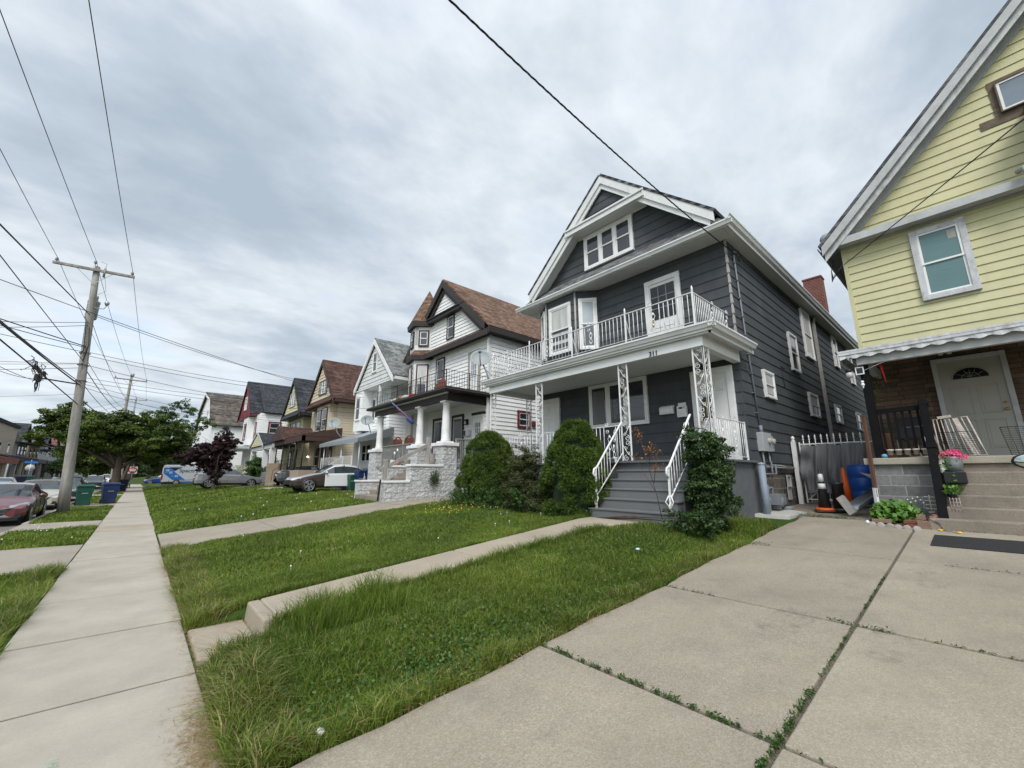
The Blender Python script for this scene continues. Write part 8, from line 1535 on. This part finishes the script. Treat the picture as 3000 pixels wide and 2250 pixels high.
            bl(m, 'rim', 'alloy', w)
    # lights, grille, plate
    zf = (.66 if kind_ == 'sedan' else .82)*hs; sl = L/2
    for sgn in (1, -1):
        m = MB(); m.hexa([(sl-.02, sgn*W*.26, zf-.06), (sl-.42, sgn*W*.487, zf+.02), (sl-.44, sgn*W*.480, zf+.11), (sl-.10, sgn*W*.26, zf+.05)], [(sl-.10, sgn*W*.25, zf-.06), (sl-.45, sgn*W*.43, zf+.02), (sl-.46, sgn*W*.42, zf+.11), (sl-.16, sgn*W*.25, zf+.04)]); bl(m, 'headlight', 'headlamp')
        m = MB(); zr = .84*hs if kind_ == 'sedan' else 1.0*hs; m.hexa([(-sl+.01, sgn*W*.24, zr-.06), (-sl+.34, sgn*W*.485, zr), (-sl+.34, sgn*W*.48, zr+.11), (-sl+.03, sgn*W*.24, zr+.07)], [(-sl+.08, sgn*W*.24, zr-.06), (-sl+.36, sgn*W*.44, zr), (-sl+.36, sgn*W*.43, zr+.11), (-sl+.1, sgn*W*.24, zr+.07)]); bl(m, 'taillight', 'tail_red')
    if detail:
        m = MB(); m.prism([(sl+.005, -W*.30, zf-.05), (sl+.005, W*.30, zf-.05), (sl+.005, W*.20, zf-.28), (sl+.005, -W*.20, zf-.28)], (-.10, 0, 0)); g = bl(m, 'grille', 'black_plastic'); m = MB()
        for k in range(3): z = zf-.11-.05*k; m.box(sl, sl+.012, -W*.26+.02*k, W*.26-.02*k, z, z+.006)
        m.tube([(sl+.006, -W*.34, zf-.02), (sl+.012, -W*.12, zf-.08), (sl+.012, W*.12, zf-.08), (sl+.006, W*.34, zf-.02)], .014, 5); bl(m, 'grille_bar', 'chrome', g)
        m = MB(); m.box(sl-.05, sl+.004, -W*.40, W*.40, .20*hs, .25*hs); bl(m, 'front_lip', 'black_plastic'); m = MB(); m.box(sl-.12, sl-.003, W*.33, W*.43, .30*hs, .42*hs); m.box(sl-.12, sl-.003, -W*.43, -W*.33, .30*hs, .42*hs); bl(m, 'fog_recess', 'black_plastic')
    if plate: m = MB(); m.box(-sl-.012, -sl+.02, -.16, .16, .72*hs, .80*hs); bl(m, 'licence_plate', 'plate_white')
    return t
RZ = -.135; SG = 'cars along the street'
car('dark red sedan parked at the kerb, facing the camera', (-3.58, 24.45, RZ), -math.pi/2, 4.6, 1.80, 1.42, 'paint_red', group=SG)
car('pale gold car parked behind the red sedan', (-3.62, 33.1, RZ), -math.pi/2, 4.8, 1.84, 1.46, 'paint_gold', group=SG)
car('dark green car parked behind the gold one', (-3.55, 41.5, RZ), -math.pi/2, 4.7, 1.84, 1.56, 'paint_green', group=SG, detail=False)
car('dark grey car seen behind the blue bin', (-3.9, 74, RZ), -math.pi/2, 4.7, 1.86, 1.6, 'paint_darkgrey', 'suv', group=SG)
car('black pickup like car coming up the street', (-8.3, 110, RZ), -math.pi/2, 5.2, 1.95, 1.8, 'paint_black', 'suv', group=SG, detail=False); car('silver car behind the black one', (-6.2, 116, RZ), -math.pi/2, 4.7, 1.85, 1.6, 'paint_silver', 'suv', group=SG, detail=False); car('white car far down the kerb line', (-4.0, 103, RZ), -math.pi/2, 4.8, 1.85, 1.7, 'paint_white', 'suv', group=SG, detail=False)
car('light blue car parked across the street at the left edge', (-9.7, 63, RZ), math.pi/2, 4.7, 1.85, 1.45, 'paint_lightblue', group=SG, detail=False)
# white sedan with unpainted dark front panels
wc = car('white sedan with unpainted dark fender and bumper, left door ajar', (8.35, 23.55+.92, gzs(8.3, 24)-.02), math.pi, 4.86, 1.83, 1.47, 'paint_white', group='cars in the driveways', hood='paint_white', fender='primer_brown')
m = MB(); Y = 23.53; m.hexa([(7.52, Y, .98), (8.95, Y-.16, .98), (8.98, Y-.16, 1.62), (7.52, Y, 1.60)], [(7.52, Y+.06, .98), (8.95, Y-.10, .98), (8.98, Y-.10, 1.62), (7.52, Y+.06, 1.60)]); m.build('open_door', 'paint_white', wc, bevel=.02)
car('silver grey crossover behind the purple tree', (5.65, 40.9+.9, gzs(5.5, 41)+.0), 0.0, 4.6, 1.88, 1.58, 'paint_silver', 'sedan', group='cars in the driveways')
car('dark grey sedan seen between the white and silver cars', (9.9, 33.9+.9, .80), 0.0, 4.6, 1.80, 1.45, 'paint_darkgrey', group='cars in the driveways')
car('bright blue car parked left of the van', (3.0, 86, .02), math.pi, 4.5, 1.8, 1.5, 'paint_blue', group='cars beyond the van', detail=False); car('rust red car behind the blue one', (4.0, 96, .02), math.pi, 4.5, 1.8, 1.6, 'paint_rust', 'suv', group='cars beyond the van', detail=False)
# dark car just outside the right edge, only its door mirror is in view
t = car('black parked car cut off by the right edge, only its left door mirror in view', (6.05, -2.05, .36), 0.0, 4.4, 1.85, 1.7, 'paint_black', 'suv', group=None, detail=False)
m = MB(); m.ball((6.98, -.36, 1.745), .10, 14, (.75, 1.75, .92)); m.tube([(7.0, -.5, 1.72), (7.05, -1.12, 1.60)], .035, 8); mm = m.build('door_mirror', 'black_plastic', t); mm['label'] = 'black door mirror housing at the right edge'
m = MB(); m.lathe([(.086, 0), (.086, -.006)], (0, 0, 0), 20, 'x'); m.xf(Matrix.Translation((6.90, -.36, 1.745)) @ Matrix.Diagonal((1, 1.72, .86, 1))); m.build('mirror_glass', 'mirror', mm)

# ---- cable company van
def van():
    t = thing('service_van', 'white service van with blue stripes and Spectrum lettering parked across the sidewalk end', 'van', (5.2, 67.0, .25)); x0, x1, y0, y1, z0, zt = 2.15, 8.3, 66.0, 68.1, .25, 2.72
    m = MB(); prof = [(x0+.02, .75), (x0+.0, 2.3), (x0+.12, zt-.05), (x0+.3, zt), (x1-2.0, zt), (x1-1.5, zt-.12), (x1-.85, 1.75), (x1-.1, 1.45), (x1, 1.2), (x1, .62), (x0+.1, .60)]
    m.prism([(x, y0, z) for x, z in prof], (0, y1-y0, 0)); b = m.build('body', 'van_white', t, bevel=.06)
    m = MB(); q = lambda p: m.prism([(x, y0-.004, z) for x, z in p], (0, -.01, 0)); q([(x0+.10, 2.38), (x0+.55, 2.40), (x0+2.3, .92), (x0+1.05, .92), (x0+.12, 1.72)]); m.build('blue_stripe', 'van_blue', b)
    m = MB(); m.prism([(x, y0-.010, z) for x, z in ((x0+.55, 2.42), (x0+1.85, 2.46), (x0+1.12, 1.98))], (0, -.01, 0)); m.build('navy_panel', 'van_navy', b)
    m = MB(); m.box(x0+.3, x1-.3, y0-.012, y0+.1, .42, .72); m.box(x0+.05, x0+.6, y0-.01, y1, .40, .70); m.build('sill', 'black_plastic', b); m = MB(); m.box(x0+1.6, x1-2.2, y0-.016, y0, .56, .74); m.build('sill_stripe', 'van_blue', b)
    for xx, zz in ((x0+.48, 2.06), (x0+.80, 1.80), (x0+1.38, 1.38)):
        m = MB(); m.box(xx-.14, xx+.14, y0-.022, y0-.012, zz-.12, zz+.12); i_ = m.build('icon_tile', 'van_white', b, bevel=.02); m = MB(); m.box(xx-.05, xx+.05, y0-.026, y0-.022, zz-.05, zz+.05); m.build('icon', 'van_blue', i_)
    text_mesh('lettering', 'Spectrum', .62, 'van_navy', b, (x0+1.58, y0-.012, 2.02), ROT_Y, .004, align='LEFT', bold=.006)
    text_mesh('lettering', 'TV', .12, 'van_white', b, (x0+.2, y0-.022, 2.06), ROT_Y, .004, align='LEFT'); text_mesh('lettering', 'INTERNET', .09, 'van_white', b, (x0+.16, y0-.022, 1.80), ROT_Y, .004, align='LEFT'); text_mesh('lettering', 'MOBILE', .10, 'van_white', b, (x0+.86, y0-.022, 1.38), ROT_Y, .004, align='LEFT')
    m = MB(); m.box(x0-.02, x0+.10, y0-.008, y0+.16, .95, 1.62); m.build('taillight', 'tail_red', t); m = MB(); m.box(x1-1.95, x1-1.1, y0-.012, y0+.0, 1.50, 2.25); m.build('side_window', 'car_glass', t); m = MB(); m.bar((x0+.2, y0+.3, zt+.12), (x0+4, y0+.3, zt+.12), .06, .06); m.bar((x0+.2, y1-.3, zt+.12), (x0+4, y1-.3, zt+.12), .06, .06)
    for k in range(4): m.bar((x0+.4+k*1.1, y0+.2, zt+.09), (x0+.4+k*1.1, y1-.2, zt+.09), .05, .05)
    m.build('ladder_rack', 'black_metal', t)
    for x in (x0+1.45, x1-1.15):
        for y in (y0, y1-.0): m = MB(); m.lathe([(.05, -.05), (.37, -.05), (.37, .16), (.05, .16)], (x, y, .25+.34), 24, 'y'); w_ = m.build('wheel', 'rubber', t); m = MB(); m.lathe([(.20, -.06), (.22, -.055), (.22, -.03), (.20, -.03)], (x, y, .59), 24, 'y'); m.build('rim', 'alloy', w_)
van()
